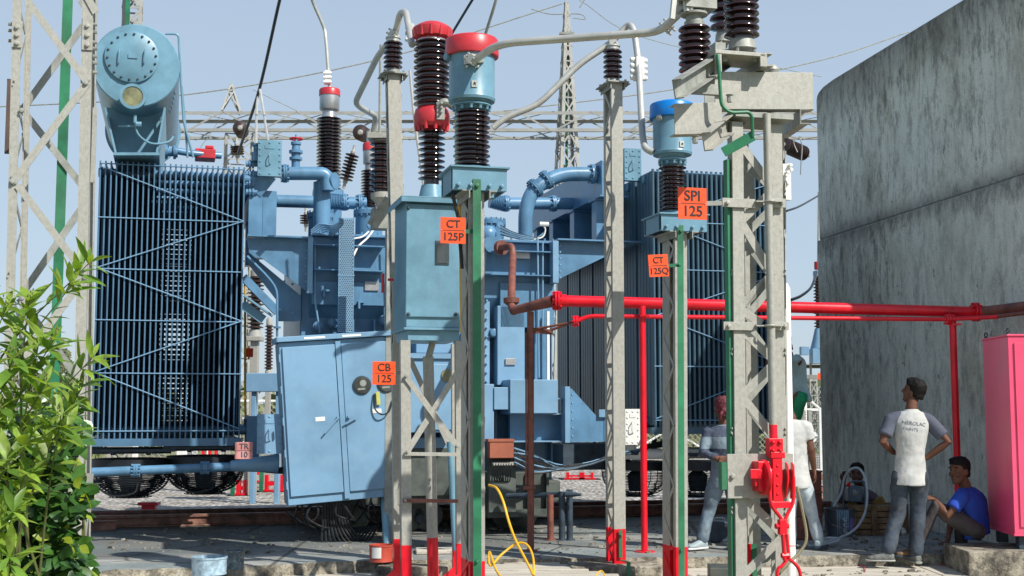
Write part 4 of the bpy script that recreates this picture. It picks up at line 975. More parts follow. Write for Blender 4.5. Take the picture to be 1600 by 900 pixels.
# brown junction box and cables
mb = MB(); mb.tb(765, 803, 689, 716, -.55, -.42); jb = part('junction_box', mb, M['brick'], bev=.008)
mb = MB(); mb.tb(763, 804, 686, 690, -.56, -.41); part('box_lid', mb, M['brick'], jb); mb = MB(); mb.tb(770,808,722,727,-.5,-.46); part('box_rail', mb, M['galv'], jb)
mb = MB(); mb.tb(764,806,700,800,-.40,-.3); part('box_post', mb, M['olive'], jb)
random.seed(9)
for k in range(16):
    mb = MB(); y0 = 700+k*1.8; sag = random.uniform(8, 26)
    mb.tube(spline([TP(803,y0,-.5), TP(835,y0+sag*.7,-.45), TP(875,722+sag*.55,-.35), TP(920,720+sag*.3,-.3), TP(965,706+sag*.25,-.2), TP(1010,700+k*.7,0)], 6), .009, 6)
    part('cable', mb, M['cab'] if k % 4 == 0 else M['rubber'])
mb = MB()
for k in range(8): mb.tube(spline([TP(772+k*4,716,-.48), TP(770+k*4,735,-.5), TP(775+k*3,752,-.4), TP(790,748,-.3)], 5), .007, 5)
part('cable_tails', mb, M['rubber'], jb)
# bottom pipes
pipe([(140,738,-.32),(394,728,-.32)], .047, flanges=[(212,735,-.32,1,0),(320,731,-.32,1,0)], name='drain_pipe')
mb = MB(); mb.tube([TP(360,728,-.32), TP(432,724,-.32)], [.055,.10], 20); mb.lathe(TP(434,722,-.32), [(-.04,.115),(0,.115),(.0,.09),(.01,.09)], 24, U); part('reducer', mb, M['cab'])
pipe([(383,664,.3),(404,666,.3)], .05, flanges=[(387,664,.3,1,0),(395,665,.3,1,0)], name='drain_pipe')
mb = MB(); mb.bt(AZ(384,700,.2)[0], AZ(404,700,.2)[0], .1, .5, AZ(390,720,.2)[1], AZ(390,650,.2)[1]); part('pipe_bracket', mb, B)
pipe([(972,710,.0),(1135,708,0)], .06, m=M['white'], flanges=[(1070,709,0,1,0)], name='drain_pipe')
mb = MB(); mb.tube(fillet([TP(985,695,0),TP(985,709,0),TP(1000,710,0)],.04), .07, 14); part('pipe_elbow', mb, M['white'])
mb = MB()
for k in range(5): mb.tube(spline([TP(1000,698+k,.1), TP(1040,690+k*2,.1), TP(1080,700+k,.1), TP(1135,694+k*2,.1)], 5), .009, 6)
for k in range(7): mb.tube(spline([TP(395,725+k*1.5,-.15), TP(420,732+k,-.2), TP(450,730+k*1.6,-.3)], 5), .010, 6)
mb2 = MB(); part('cable_run', mb, M['rubber'])

# cooling fans
def fan(px, py, b, r=.40, m=M['guard']):
    c = TP(px, py, b); mb = MB()
    # square shroud with ring on top
    mb.lathe(c+Z*.05, [(0,r*.98),(0,r*1.06),(.10,r*1.06),(.10,r*.98)], 36); f = part('cooling_fan', mb, M['guard'])
    mb = MB()
    bp_ = lambda h: r*1.06*max(.0, 1-(h/.29)**2.6)**.5
    for k in range(16):
        h = .285*k/15; mb.ring(c+Z*(.02-h), Z, max(.05, bp_(h)), .0042, 40, 4)
    for k in range(6): mb.ring(c-Z*.265, Z, .05+.035*k, .004, 32, 4)
    for k in range(12):
        t = k*6.283/12; d = V((math.cos(t), math.sin(t), 0))
        mb.tube([c+d*r*1.07+Z*.06]+[c+d*max(.04, bp_(h))+Z*(.02-h) for h in (.05,.12,.18,.22,.25,.27,.285)], .0055, 5)
    part('guard', mb, m, f)
    mb = MB(); mb.lathe(c-Z*.20, [(0,.10),(.18,.12),(.24,.06)], 20); part('motor', mb, M['dark'], f)
    for k in range(4):
        t = k*1.571+.5; d = V((math.cos(t), math.sin(t), 0)); e = V((-d.y, d.x, 0)); z = Z*.08
        mb = MB(); mb.add([c+d*.1-e*.04+z-Z*.03, c+d*r*.9-e*.13+z-Z*.03, c+d*r*.9+e*.10+z+Z*.05, c+d*.1+e*.06+z+Z*.04, c+d*.1-e*.04+z-Z*.038, c+d*r*.9-e*.13+z-Z*.038, c+d*r*.9+e*.10+z+Z*.042, c+d*.1+e*.06+z+Z*.032], [(0,1,2,3),(7,6,5,4),(0,4,5,1),(1,5,6,2),(2,6,7,3),(3,7,4,0)])
        part('blade', mb, M['dark'], f)
    mb = MB()
    for s in (-1, 1): mb.beam(c+U*s*r*.5-W*r*1.1+Z*.235, c+U*s*r*.5+W*r*1.1+Z*.235, .05, .03)
    for s in (-1, 1): mb.beam(c+W*s*r*1.05-U*r*1.15+Z*.25, c+W*s*r*1.05+U*r*1.15+Z*.25, .05, .03)
    for sx in (-1, 1):
        for sy in (-1, 1): mb.beam(c+U*sx*r*1.05+W*sy*r*1.05+Z*.24, c+U*sx*r*1.0+W*sy*r*1.05+Z*(bkL[3]-c.z-.05), .03, .03, W)
    part('fan_frame', mb, M['dark'], f)
    mb = MB(); mb.tube(spline([c+U*r*.2-W*r-Z*.1, c+U*r*.1-W*r*1.15-Z*.2, c-U*r*.5-W*r-Z*.22, c-U*r*1.1-W*r*.6-Z*.05], 6), .010, 6); part('fan_cable', mb, M['rubber'], f)
fan(205, 738, .5); fan(321, 733, .5)
fan(205, 738, 1.9); fan(321, 733, 1.9)
fan(995, 740, .6); fan(1090, 740, .2); 
mb = MB(); q = TP(1140,738,.3)
mb = MB(); mb.tb(880, 985, 694, 734, .6, 1.5); part('cable_duct', mb, M['dark'])
# ============================================================= NEAR STRUCTURES
def FB(px, Y): return bY(px, Y)
# ---- fire water main (red), standing on red posts
YP = 12.75; BP = FB(1005, YP)
t = thing('fire_water_pipe', 'long bright red fire water pipe with flanged ends on red posts, thin pipe beneath', 'fire pipe', P(1005, 862, 12.5).xy.to_3d())
def pp(px, py, Y): return P(px, py, Y)
YL, YR = 12.9, 13.2
def YY(px): return YL+(YR-YL)*(px-870)/(1527-870)
mb = MB(); mb.tube([pp(870,470,YY(870)), pp(1530,488,YY(1530))], .058, 20); obj('main_pipe', mb, M['red'], t)
for px, py in ((870,470),(1524,487.5)):
    p = pp(px,py,YY(px)); ax = V((1,.05,0)).normalized(); mb = MB(); mb.lathe(p-ax*.025, [(0,.10),(.022,.10)], 24, ax); mb.lathe(p+ax*.005, [(0,.10),(.022,.10)], 24, ax); mb.lathe(p-ax*.05, [(0,.06),(.15,.066)], 20, ax)
    for k in range(8): a = k*.785; q = p+V((0,math.cos(a),math.sin(a)))*.082; mb.tube([q-ax*.045, q+ax*.05], .011, 6)
    obj('pipe_flange', mb, M['red'], t)
mb = MB(); mb.tube(fillet([pp(900,502,12.75), pp(920,494,12.75), pp(1480,499,13.1), pp(1560,495,12.7)], .1), .022, 12); obj('thin_pipe', mb, M['red'], t)
for px, py, Y in ((899,502,12.74),(1481,499,13.08)):
    p = pp(px,py,Y); ax = V((1,.0,.1)).normalized(); mb = MB(); mb.lathe(p-ax*.02, [(0,.058),(.018,.058)], 20, ax); mb.lathe(p+ax*.004, [(0,.058),(.018,.058)], 20, ax)
    for k in range(6): a = k*1.047; q = p+V((0,math.cos(a),math.sin(a)))*.045; mb.tube([q-ax*.035, q+ax*.035], .009, 6)
    obj('pipe_flange', mb, M['red'], t)
for px, pyt, Y, pyb in ((1005,478,12.75,862),(1493,492,13.1,None)):
    g = pp(px, 640, Y); zt = pp(px,pyt,Y).z; mb = MB(); mb.tube([(g.x,Y,SZ), (g.x,Y,zt)], .033 if px<1200 else .036, 16); mb.lathe((g.x,Y,SZ), [(0,.10),(.01,.10)], 20); mb.lathe((g.x,Y,zt-.12), [(0,.04),(.03,.04)], 12)
    mb.beam((g.x-.02,Y-.03,zt-.1), (g.x+.07,Y-.05,zt-.1), .05, .02); obj('pipe_support', mb, M['red'] , t)
mb = MB(); mb.tube([pp(1530,488,13.2), pp(1680,470,12.2)], .055, 18); obj('bare_main_pipe', mb, M['rust'], t)
mb = MB(); mb.tube([pp(1545,496,12.8), pp(1680,480,12.0)], .02, 10); obj('bare_thin_pipe', mb, M['rust'], t)
mb = MB(); mb.tube([pp(803,485,13.25), pp(866,470,12.92)], [.043,.062], 16); obj('reducer_pipe', mb, M['rust'], t, label='grey and brown unpainted tapering end of the red pipe')
mb = MB(); mb.tube(fillet([TP(778,388,-.1), TP(800,384,-.35), TP(801,400,-.4), pp(799,466,13.5), pp(799,478,13.45)], .14), .042, 16)
mb.lathe(TP(783,387,-.12), [(-.03,.085),(0,.085),(.005,.085),(.03,.085)], 20, U*.4-W); mb.lathe(pp(799,470,13.5), [(-.05,.045),(-.02,.085),(0,.085),(.03,.085),(.04,.045)], 20); obj('riser_elbow', mb, M['rust'], t, label='rusty brown elbow coming down from the transformer')
mb = MB(); mb.tube(fillet([pp(800,480,13.4), pp(803,486,13.25)], .02), .045, 14); obj('elbow', mb, M['rust'], t)
mb = MB(); mb.tube([pp(858,517,12.9), pp(898,502,12.76)], .013, 8); mb.beam(pp(826,516,12.9), pp(863,519,12.9), .05, .05); mb.tube([pp(826,516,12.9),pp(898,503,12.76)], .012, 8); obj('branch_pipe', mb, M['rust'], t)
g = pp(829, 640, 12.85); mb = MB(); mb.tube([(g.x,12.85,SZ),(g.x,12.85,pp(829,487,12.85).z)], .034, 16); mb.lathe((g.x,12.85,SZ),[(0,.07),(.01,.07)],16); obj('brown_support', mb, M['rust'], t)
mb = MB(); mb.tube([(g.x-.045,12.83,SZ+.6),(g.x-.045,12.83,pp(829,520,12.85).z)], .009, 8); mb.lathe((g.x-.07,12.8,SZ+.62),[(0,.02),(.12,.02)],8,U); obj('drain_tube', mb, M['rust'], t)
# short stub posts and pipe beside the wheels
for px, pt, mm, lab in ((860,773,'rust','short brown stub pipe upright beside the dark pair, leftmost'),(878,768,'dark','dark stub post left of a pair beside the red post'),(890,765,'dark','dark stub post right of a pair, by the horizontal dark pipe')):
    Y = 13.9; g = P(px,800,Y); mb = MB(); mb.tube([(g.x,Y,SZ),(g.x,Y,zp(px,pt,Y))], .036, 12); mb.lathe((g.x,Y,SZ),[(0,.06),(.01,.06)],12); single('stub_post', mb, M[mm], lab, 'stub post', 'stub posts beside the transformer')
mb = MB(); mb.tube([P(792,775,14.2), P(865,773,14.0), P(895,772,13.8)], .03, 10); mb.tube([P(885,772,13.82), P(908,773,13.75)], [.04,.012], 10); single('stub_pipe', mb, M['dark'], 'dark horizontal pipe resting across the stub posts', 'pipe')

# ---- laced steel columns
def laced(t, px0, py0, px1, py1, Y, z0, w, dep, mm, pitch=.22, bar=.03, split=None, redz=None, fl=.045, redm=None, flb=None):
    top = P(px0, py0, Y); bot = P(px1, py1, Y); d = (top-bot)/(top.z-bot.z)
    at = lambda z: bot + d*(z-bot.z)
    segs = [(z0, top.z, mm)] if redz is None else [(z0, redz, redm or M['red']), (redz, top.z, mm)]
    for za, zb, m_ in segs:
        nm = 'column' if m_ is mm else 'red_foot'
        mb = MB(); mb.chan(at(za), at(zb), w, fl, .007, U, W); obj(nm, mb, m_, t)
        mb = MB(); mb.chan(at(za)+W*dep, at(zb)+W*dep, w, flb or fl, .007, U, -W); obj(nm, mb, m_, t)
        mb = MB()
        for s in (-1, 1):
            o = U*s*(w/2+.003); z = za; k = 0
            while z < zb-.02:
                zn = min(zb, z+pitch)
                p, q = (at(z)+W*.02, at(zn)+W*(dep-.02)) if k % 2 == 0 else (at(z)+W*(dep-.02), at(zn)+W*.02)
                mb.beam(p+o, q+o, .006, bar, (q-p).cross(U)); z = zn; k += 1
        obj('lacing', mb, m_, t)
    return at, top

def bolts4(mb, c, r, ax, n=4, br=.012, h=.03):
    ax = V(ax).normalized(); X = U if abs(ax.dot(U)) < .9 else W; X = (X-ax*X.dot(ax)).normalized(); Y = ax.cross(X)
    for k in range(n): t = 6.283*(k+.5)/n; mb.bolt(c+(X*math.cos(t)+Y*math.sin(t))*r, ax, br, h)

# ---- grey insulator posts A and B
def post_ins(lab, cols, Y, z0, w, dep, ins, redz=None, group=None):
    (x0,y0,x1,y1) = cols; g = P(x1,y1,Y)
    t = thing('support_post', lab, 'insulator post', V((g.x,Y,z0)), 'grey laced posts carrying a small insulator')
    at, top = laced(t, x0, y0, x1, y1, Y, z0, w, dep, M['galv'], redz=redz)
    zt = top.z; c = top+W*dep/2; mb = MB(); mb.obox(c-U*(w/2+.05)-W*(dep/2+.05)+Z*.002, U*(w+.1), W*(dep+.1), Z*.012)
    for s in (-1, 1): mb.angle(c+U*s*(w/2+.01)-W*(dep/2+.03)-Z*.0, c+U*s*(w/2+.01)+W*(dep/2+.03), .06, .008, U*s, -Z)
    for sx in (-1, 1):
        for sy in (-1, 1): mb.bolt(c+U*sx*(w/2+.03)+W*sy*(dep/2)-Z*.03, Z, .012, .07)
    obj('head_plate', mb, M['galvd'], t)
    px, p0, p1, rs, n = ins; zb = c.z+.014; ztp = P(px, p0, Y).z; rc = rs*.62
    mb = MB(); mb.lathe(V((c.x,c.y,zb)), [(0,rs*.95),(.012,rs*.95),(.015,rs*.75),(.05,rs*.7)], 20); mb2 = mb; obj('lower_fitting', mb, M['galvd'], t)
    mb = MB(); mb.lathe(V((c.x,c.y,zb+.05)), shedprof(0, ztp-zb-.05, n, rc, rs, .3), 28); obj('insulator', mb, M['porc'], t)
    mb = MB(); mb.lathe(V((c.x,c.y,ztp)), [(0,rs*.7),(.03,rs*.7),(.03,rs*.8),(.045,rs*.8)], 20); bolts4(mb, V((c.x,c.y,ztp+.045)), rs*.6, Z, 4, .01, .02); obj('upper_fitting', mb, M['alu'], t)
    return V((c.x, c.y, ztp+.045))
pA = post_ins('grey laced steel post with small insulator beside the tall red topped breaker', (616,116,628,640), 12.0, SZ, .125, .16, (614, 62, 110, .092, 6))
pB = post_ins('grey laced steel post with small insulator and red foot, right of the transformer', (964,130,969,864), 12.0, .085, .112, .24, (959, 73, 122, .092, 6), redz=.40)
mb = MB(); gg = P(969, 830, 11.985); mb.obox(gg-U*.016-W*.012-Z*.24, U*.032, W*.008, Z*.25); mb.bolt(P(970,836,11.96), -W, .012, .02)
g2 = P(969, 874, 11.97); mb.obox(g2-U*.016-W*.02, U*.034, -W*.20, -Z*.006); mb.obox(g2-U*.016-W*.22, U*.034, -W*.006, -Z*.15)
single('earth_strip', mb, M['green'], 'green earthing strip bent over the block at the foot of the red footed post', 'earth strip')

# ---- current transformers
def current_transformer(lab, col, Y, redz, capm, spec, group='head type current transformers'):
    t = thing('current_transformer', lab, 'current transformer', V((P(col[2],640,Y).x,Y,0)), group)
    at, top = laced(t, col[0], col[1], col[2], col[3], Y, 0, .115, .30, M['galv'], redz=redz, pitch=.26, flb=.17)
    c = top+W*.15
    s = spec; R_ = s['Rt']; z = lambda py: P(s['cx'], py, c.y).z
    cx = P(s['cx'], 200, c.y).x; c0 = V((cx, c.y, 0))
    # base frame: blue channel box
    mb = MB(); bw = s['bw']/2; bz0, bz1 = z(s['b1']), z(s['b0']); bc = V((P(s['bx'],300,c.y).x, c.y, 0))
    mb.chan(bc-U*bw-W*bw+Z*(bz0+bz1)/2, bc+U*bw-W*bw+Z*(bz0+bz1)/2, bz1-bz0, .05, .008, Z, W); obj('base_frame', mb, M['teal'], t)
    mb = MB(); mb.chan(bc-U*bw+W*bw+Z*(bz0+bz1)/2, bc+U*bw+W*bw+Z*(bz0+bz1)/2, bz1-bz0, .05, .008, Z, -W); obj('base_frame', mb, M['teal'], t)
    mb = MB(); mb.obox(bc-U*(bw+.02)-W*(bw+.02)+Z*bz1, U*(2*bw+.04), W*(2*bw+.04), Z*.012)
    for s_ in (-1, 1): mb.obox(bc+U*s_*(bw-.01)-W*(bw-.06)+Z*bz0, U*.01*s_, W*(2*bw-.12), Z*(bz1-bz0))
    obj('base_plate', mb, M['teal'], t)
    mb = MB()
    for s_ in (-1, 1): mb.angle(bc+U*s_*.075-W*bw+Z*(bz0-.0), bc+U*s_*.075+W*bw+Z*(bz0-.0), .06, .008, U*s_, -Z)
    obj('cross_angle', mb, M['galvd'], t)
    for x in (-.8,-.35,.35,.8): mb = MB(); mb.bolt(bc+U*bw*x-W*(bw+.002)+Z*(bz0+.035), -W, .013, .025); obj('frame_bolt', mb, M['teal'], t)
    zb, zt_ = z(s['i1']), z(s['i0'])
    mb = MB(); mb.lathe(c0+Z*(bz1+.012), [(0,s['rs']*.95),(.02,s['rs']*.95),(.03,s['rc']*1.2),(zb-bz1-.012,s['rc']*1.15)], 28); obj('lower_collar', mb, M['teal'], t)
    mb = MB(); mb.lathe(c0+Z*zb, shedprof(0, zt_-zb, s['n'], s['rc'], s['rs'], .2, s['rs']*.93), 36); obj('insulator', mb, M['porc'], t)
    zn, zk0, zk1, zc = z(s['t1']), z(s['t1']), z(s['t0']), z(s['c0'])
    mb = MB(); h = zn-zt_; mb.lathe(c0+Z*zt_, [(0,s['rc']*1.05),(.02,s['rc']*1.25),(h*.35,s['rc']*1.2),(h*.5,s['rc']*1.55),(h*.62,s['rc']*1.55),(h*.62,s['rc']*1.3),(h,s['rc']*1.5)], 32)
    for k in range(12): a = k*.5236; mb.bolt(c0+V((math.cos(a),math.sin(a),0))*s['rc']*1.42+Z*(zt_+h*.40), -Z, .011, .03)
    obj('neck', mb, M['teal'], t)
    mb = MB(); mb.lathe(c0+Z*zk0, [(0,R_*.80),(.0,R_*1.0),(.02,R_*1.035),(.035,R_*1.0),(zk1-zk0,R_)], 48); obj('head_tank', mb, M['teal'], t)
    hc = zc-zk1; mb = MB(); mb.lathe(c0+Z*(zk1-.03), [(0,R_*1.06),(0,R_*1.16),(.012,R_*1.18),(hc*.90,R_*1.15),(hc*.99,R_*1.10),(hc+.018,R_*.75),(hc+.026,R_*.3)], 48); obj('head_cap', mb, capm, t, sharp=50)
    # rating emblem
    e = s.get('em')
    if e:
        ang = math.radians(e[2]); dr = V((math.sin(ang), -math.cos(ang), 0)); sd = V((math.cos(ang), math.sin(ang), 0)); q = c0+dr*(R_+.001)+Z*z(e[1])
        mb = MB(); mb.obox(q-sd*.022-Z*.026, sd*.044, dr*.006, Z*.052); pl = obj('emblem_plate', mb, M['alu'], t, bev=.002)
        mb = MB(); q2 = q+dr*.008; mb.poly([q2+sd*x+Z*y for x, y in ((-.012,-.012),(-.002,.014),(.012,.008),(.008,-.004),(.013,-.014),(.002,-.004))], dr*.001); obj('emblem_mark', mb, M['black'], t)
    return t, c0, z
ct1, c0a, za_ = current_transformer('blue headed current transformer with red cap on a green striped laced column', (745,300,746,872), 9.6, .385, M['capred'],
    dict(cx=737, bx=740, b0=270, b1=304, bw=.42, Rt=.178, rc=.098, rs=.145, n=12, i1=263, i0=174, t1=160, t0=84, c0=56, em=(0,140,8)))
ct2, c0b, zb_ = current_transformer('blue headed current transformer with bright blue cap, half behind the large steel tower', (1064,360,1065,848), 11.2, .32, M['capblue'],
    dict(cx=1050, bx=1054, b0=341, b1=366, bw=.43, Rt=.172, rc=.082, rs=.125, n=11, i1=331, i0=260, t1=243, t0=181, c0=158, em=(0,231,22)))
for px, pt, pb_, Y, lab in ((745, 280, 900, 9.53, ct1), (1064, 352, 900, 11.12, ct2)):
    mb = MB(); a_ = P(px+(0 if px<900 else -1), pt, Y); b_ = P(px+1, pb_, Y); mb.beam((b_.x, b_.y, 0), a_, .062 if px < 900 else .055, .008, W); 
    mb.bolt(a_-Z*.05-W*.004, -W, .015, .02); mb.bolt(P(px, 877 if px<900 else 860, Y-.006), -W, .012, .02)
    obj('earth_strip', mb, M['green'], lab)
# drop cables by CT
mb = MB(); mb.tube([P(707,303,9.58), P(716,340,9.62), P(722,420,9.66)], .014, 8); obj('black_cable', mb, M['rubber'], ct1)
mb = MB(); mb.tube([P(714,172,10.0), P(714,265,10.0), P(720,350,9.9), P(722,520,9.9)], .017, 8); obj('yellow_cable', mb, M['yellow'], ct1)
# side lug on red-capped CT
mb = MB(); p = c0a-U*.178+Z*(za_(92)); mb.lathe(p+U*.01, [(0,.03),(.05,.03)], 12, -U-W*.4); obj('side_terminal', mb, M['teal'], ct1)
mb = MB(); p = c0b+V((-.11,-.12,0))+Z*(zb_(190)); mb.lathe(p, [(0,.026),(.05,.026),(.05,.012),(.06,.012)], 12, V((-.6,-.8,0))); obj('side_terminal', mb, M['galvd'], ct2)
# ---- aluminium bus tubes
def clampat(mb, p, ax, r):
    ax = V(ax).normalized(); X = ax.cross(Z).normalized() if abs(ax.dot(Z)) < .9 else U; Y = ax.cross(X)
    mb.lathe(p-ax*.035, [(0,r*1.25),(.07,r*1.25)], 16, ax)
    for s in (-1, 1):
        mb.obox(p-ax*.035+X*s*r*.9-Y*.02-(X*0 if s>0 else X*r*.9), ax*.07, X*r*.9, Y*.04)
        for k in (-.02, .02): mb.bolt(p+X*s*r*1.5+ax*k-Y*.045, Y, .009, .09)
ptA = c0a + V((.03,-.19,0)) + Z*(za_(104)-0)
def bus(lab, pts, r, cl=(), rad=.15, mm='alu'):
    t = thing('bus_tube', lab, 'bus tube', pts[0], 'bent aluminium bus tubes'); mb = MB(); mb.tube(fillet(pts, rad, 8), r, 18); obj('tube', mb, M[mm], t)
    for p, ax in cl:
        mb = MB(); clampat(mb, V(p), ax, r); obj('clamp', mb, M['alu'], t)
    return t
e1 = P(1046, 34, 8.9)
bus('pale aluminium tube from the red capped head to the top of the large steel tower', [ptA, P(779,68,9.25), P(1030,50,8.95), P(1052,30,8.75), P(1075,8,8.4)], .029, [(ptA+V((-.01,0,.0)), (.45,-.3,.6)), (P(1043,42,8.9), V((.55,-.2,.5)))], .16)
mb = MB(); mb.lathe(ptA+V((-.02,.10,-.02)), [(-.03,.05),(.02,.05),(.03,.035),(.08,.035)], 20, V((.1,-1,0))); 
for k in range(4): a = k*1.571+.785; mb.bolt(ptA+V((-.02+.06*math.cos(a),.04,.06*math.sin(a)-.01)), (0,-1,0), .011, .05)
mb.obox(ptA+V((-.085,.0,-.035)), V((.15,0,.02)), V((0,.05,0)), V((0,0,.07))); obj('terminal_pad', mb, M['alu'], ct1)
bus('long grey tube climbing over the right insulator post and down to the blue capped head',
    [P(672,158,11.3), P(740,215,12.0), P(770,200,12.1), P(790,184,12.1), P(842,163,12.1), pB+V((0,0,.03)) - V((.32,.0,.21)), pB+V((.0,0,.035)), P(983,36,12.1), P(991,48,12.0), P(998,100,11.9), P(1004,215,11.4), P(1008,232,11.3), P(1020,238,11.28)][2:], .031,
    [(pB+V((0,0,.03)), V((.8,0,.5)))], .12)
mb = MB(); p = P(998,108,11.9)
mb.obox(p-U*.04-W*.045-Z*.11, U*.08, W*.09, Z*.22)
for s in (-1, 1):
    for k in range(4): mb.lathe(p+U*s*.04+Z*(-.085+.057*k)-W*.0, [(0,.026),(.03,.026),(.045,.018)], 10, U*s)
single('tube_coupling', mb, M['white'], 'white bolted coupling on the tube right of the insulator post', 'coupling', bev=.004)
bus('grey tube looping up and over the left insulator post and down to the small bushings',
    [P(644,70,11.4), P(634,18,11.9), P(625,20,12.0), pA+V((0.02,0,.03)), P(590,88,12.4), P(555,160,13.2), P(563,168,13.4), P(588,182,13.9), P(582,212,14.0)], .031, [(pA+V((0,0,.03)), V((.6,-.2,.8)))], .10)
mb = MB(); p = P(635,52,11.75); mb.obox(p-U*.03-W*.03-Z*.09+U*.05, U*.05, W*.07, Z*.18)
for k in range(3): mb.lathe(p+U*.02+Z*(-.06+.06*k), [(0,.02),(.03,.02)], 8, -U)
single('tube_coupling', mb, M['alu'], 'small grey bolted coupling on the tube over the left insulator post', 'coupling', bev=.004)
# support insulator and pad behind the left post
t = thing('post_insulator', 'dark post insulator with pale top plate just left of the grey laced post', 'post insulator', P(598,330,13.6).xy.to_3d())
Yq = 13.6; gx = P(597,260,Yq).x; zz = lambda py: P(597,py,Yq).z
mb = MB(); mb.lathe((gx,Yq,zz(300)), shedprof(0, zz(222)-zz(300), 9, .085, .135, .25), 28); obj('sheds', mb, M['porc'], t)
mb = MB(); mb.lathe((gx,Yq,zz(222)), [(0,.09),(.02,.09)], 20); mb.box(gx-.15, gx+.16, Yq-.12, Yq+.12, zz(219), zz(210)); obj('top_plate', mb, M['galv'], t, bev=.004)
mb = MB(); mb.lathe((gx,Yq,zz(316)), [(-.05,.05),(0,.08),(.04,.12),(.09,.12),(.11,.09)], 20); obj('lower_fitting', mb, M['galv'], t)
mb = MB(); mb.beam(P(583,350,13.5), P(612,308,13.2), .12, .08, W); mb.obox(P(583,356,13.4), U*.16, W*.2, Z*.22); obj('bracket', mb, M['galvd'], t)
mb = MB(); mb.beam((gx+.1,Yq+.1,SZ), (gx+.1,Yq+.1,zz(345)), .12, .12, W); obj('column', mb, M['galvd'], t)

# ---- circuit breaker
cbb = FB(665, 11.0)
cbt = thing('circuit_breaker', 'blue green circuit breaker cabinet on braced legs with a red jointed porcelain pole on top', 'circuit breaker', V((P(665,640,11).x, 11.2, 0)))
a0 = AZ(635,420,cbb)[0]; a1 = AZ(719,420,cbb)[0]; z1 = AZ(670,311,cbb)[1]; z0 = AZ(670,512,cbb)[1]; DP = .62
mb = MB(); mb.bt(a0, a1, cbb, cbb+DP, z0, z1); body = obj('cabinet', mb, M['teal'], cbt, bev=.008)
mb = MB(); mb.bt(a0-.06, a1+.04, cbb-.07, cbb+DP+.05, z1, z1+.012); mb.bt(a0-.06, a1+.04, cbb-.07, cbb-.06, z1-.04, z1); mb.bt(a0-.06, a0-.05, cbb-.06, cbb+DP+.05, z1-.04, z1); obj('cabinet_roof', mb, M['teal'], body, bev=.003)
mb = MB(); mb.tb(634, 718, 319, 496, cbb-.022, cbb); obj('door', mb, M['teal'], body, bev=.01)
mb = MB()
for x, y in ((638,325),(712,325),(638,491),(712,491)): mb.bolt(TP(x,y,cbb-.022), -W, .012, .015)
obj('door_bolts', mb, M['dark'], body)
mb = MB(); mb.tb(680, 702, 376, 414, cbb-.030, cbb-.022); obj('window_frame', mb, M['dark'], body, bev=.006)
mb = MB(); mb.tb(683, 699, 380, 411, cbb-.034, cbb-.030); obj('window_pane', mb, M['glass'], body)
mb = MB(); mb.bt(a0-.02, a1+.02, cbb-.02, cbb+DP+.02, z0-.022, z0); mb.bt(a0+.02, a1-.0, cbb+.02, cbb+DP-.02, z0-.11, z0-.022); obj('cabinet_plinth', mb, M['teal'], body, bev=.004)
mb = MB(); mb.tube([TP(606,437,cbb+.3), TP(615,437,cbb+.3)], .012, 8); mb.obox(TP(597,457,cbb+.3), U*.02, W*.05, Z*.17); obj('trip_lever', mb, M['capred'], cbt)
# legs
lz = z0-.11
def leg(px0, px1, b, wd, zred=.36):
    p = TP(px0, 535, b); q = TP(px1, 880, b); at = lambda z: q+(p-q)*((z-q.z)/(p.z-q.z))
    mb = MB(); mb.angle(at(zred), at(lz), wd, .009, U, W); obj('leg', mb, M['galv'], cbt)
    mb = MB(); mb.angle(at(0), at(zred), wd, .009, U, W); mb.poly([at(0)+U*wd-W*.004, at(0)-U*.12-W*.004, at(0.0)+Z*.1-U*.0-W*.004, at(0)+Z*.22+U*.02-W*.004], W*.008); obj('red_foot', mb, M['red'], cbt)
leg(626, 628, cbb, .085); leg(712, 714, cbb+.02, .06); leg(613, 616, cbb+.55, .07); leg(706, 708, cbb+.55, .05)
for (x0,y0,x1,y1,b) in ((634,588,714,697,cbb-.015),(714,583,636,706,cbb+.02),(640,560,704,700,cbb+.56),(636,712,620,790,cbb+.02)):
    mb = MB(); mb.beam(TP(x0,y0,b), TP(x1,y1,b), .05, .008, W); obj('cross_brace', mb, M['galv'], cbt)
mb = MB(); mb.beam(TP(632,709,cbb-.012), TP(715,710,cbb-.012), .03, .03); obj('tie_bar', mb, M['galv'], cbt)
mb = MB(); mb.beam(TP(630,782,cbb-.012), TP(715,783,cbb-.012), .028, .03); obj('tie_bar', mb, M['rust'], cbt)
for x, y in ((634,588),(636,706),(714,697),(633,782)): mb = MB(); mb.bolt(TP(x,y,cbb-.02), -W, .012, .02); obj('leg_bolt', mb, M['galvd'], cbt)
mb = MB(); p = TP(669,557,cbb+.3); q = TP(677,900,cbb+.3); k = (.39-q.z)/(p.z-q.z); qr = q+(p-q)*k; mb.tube([qr, p], .048, 18); mb.tube([p-Z*.02, p+U*.06+Z*.2], .03, 10); obj('duct_pipe', mb, M['galv'], cbt)
mb = MB(); mb.tube([V((q.x,q.y,0)), qr], .049, 18); mb.lathe(V((q.x,q.y,0)),[(0,.08),(.01,.08)],16); obj('red_duct_foot', mb, M['red'], cbt)
mb = MB(); mb.tube([TP(703,690,cbb+.5), TP(712,860,cbb+.5)], .03, 12); mb.tube([TP(690,560,cbb+.2), TP(668,640,cbb+.2)], .0, 3) if False else None; obj('slim_conduit', mb, M['teal'], cbt)
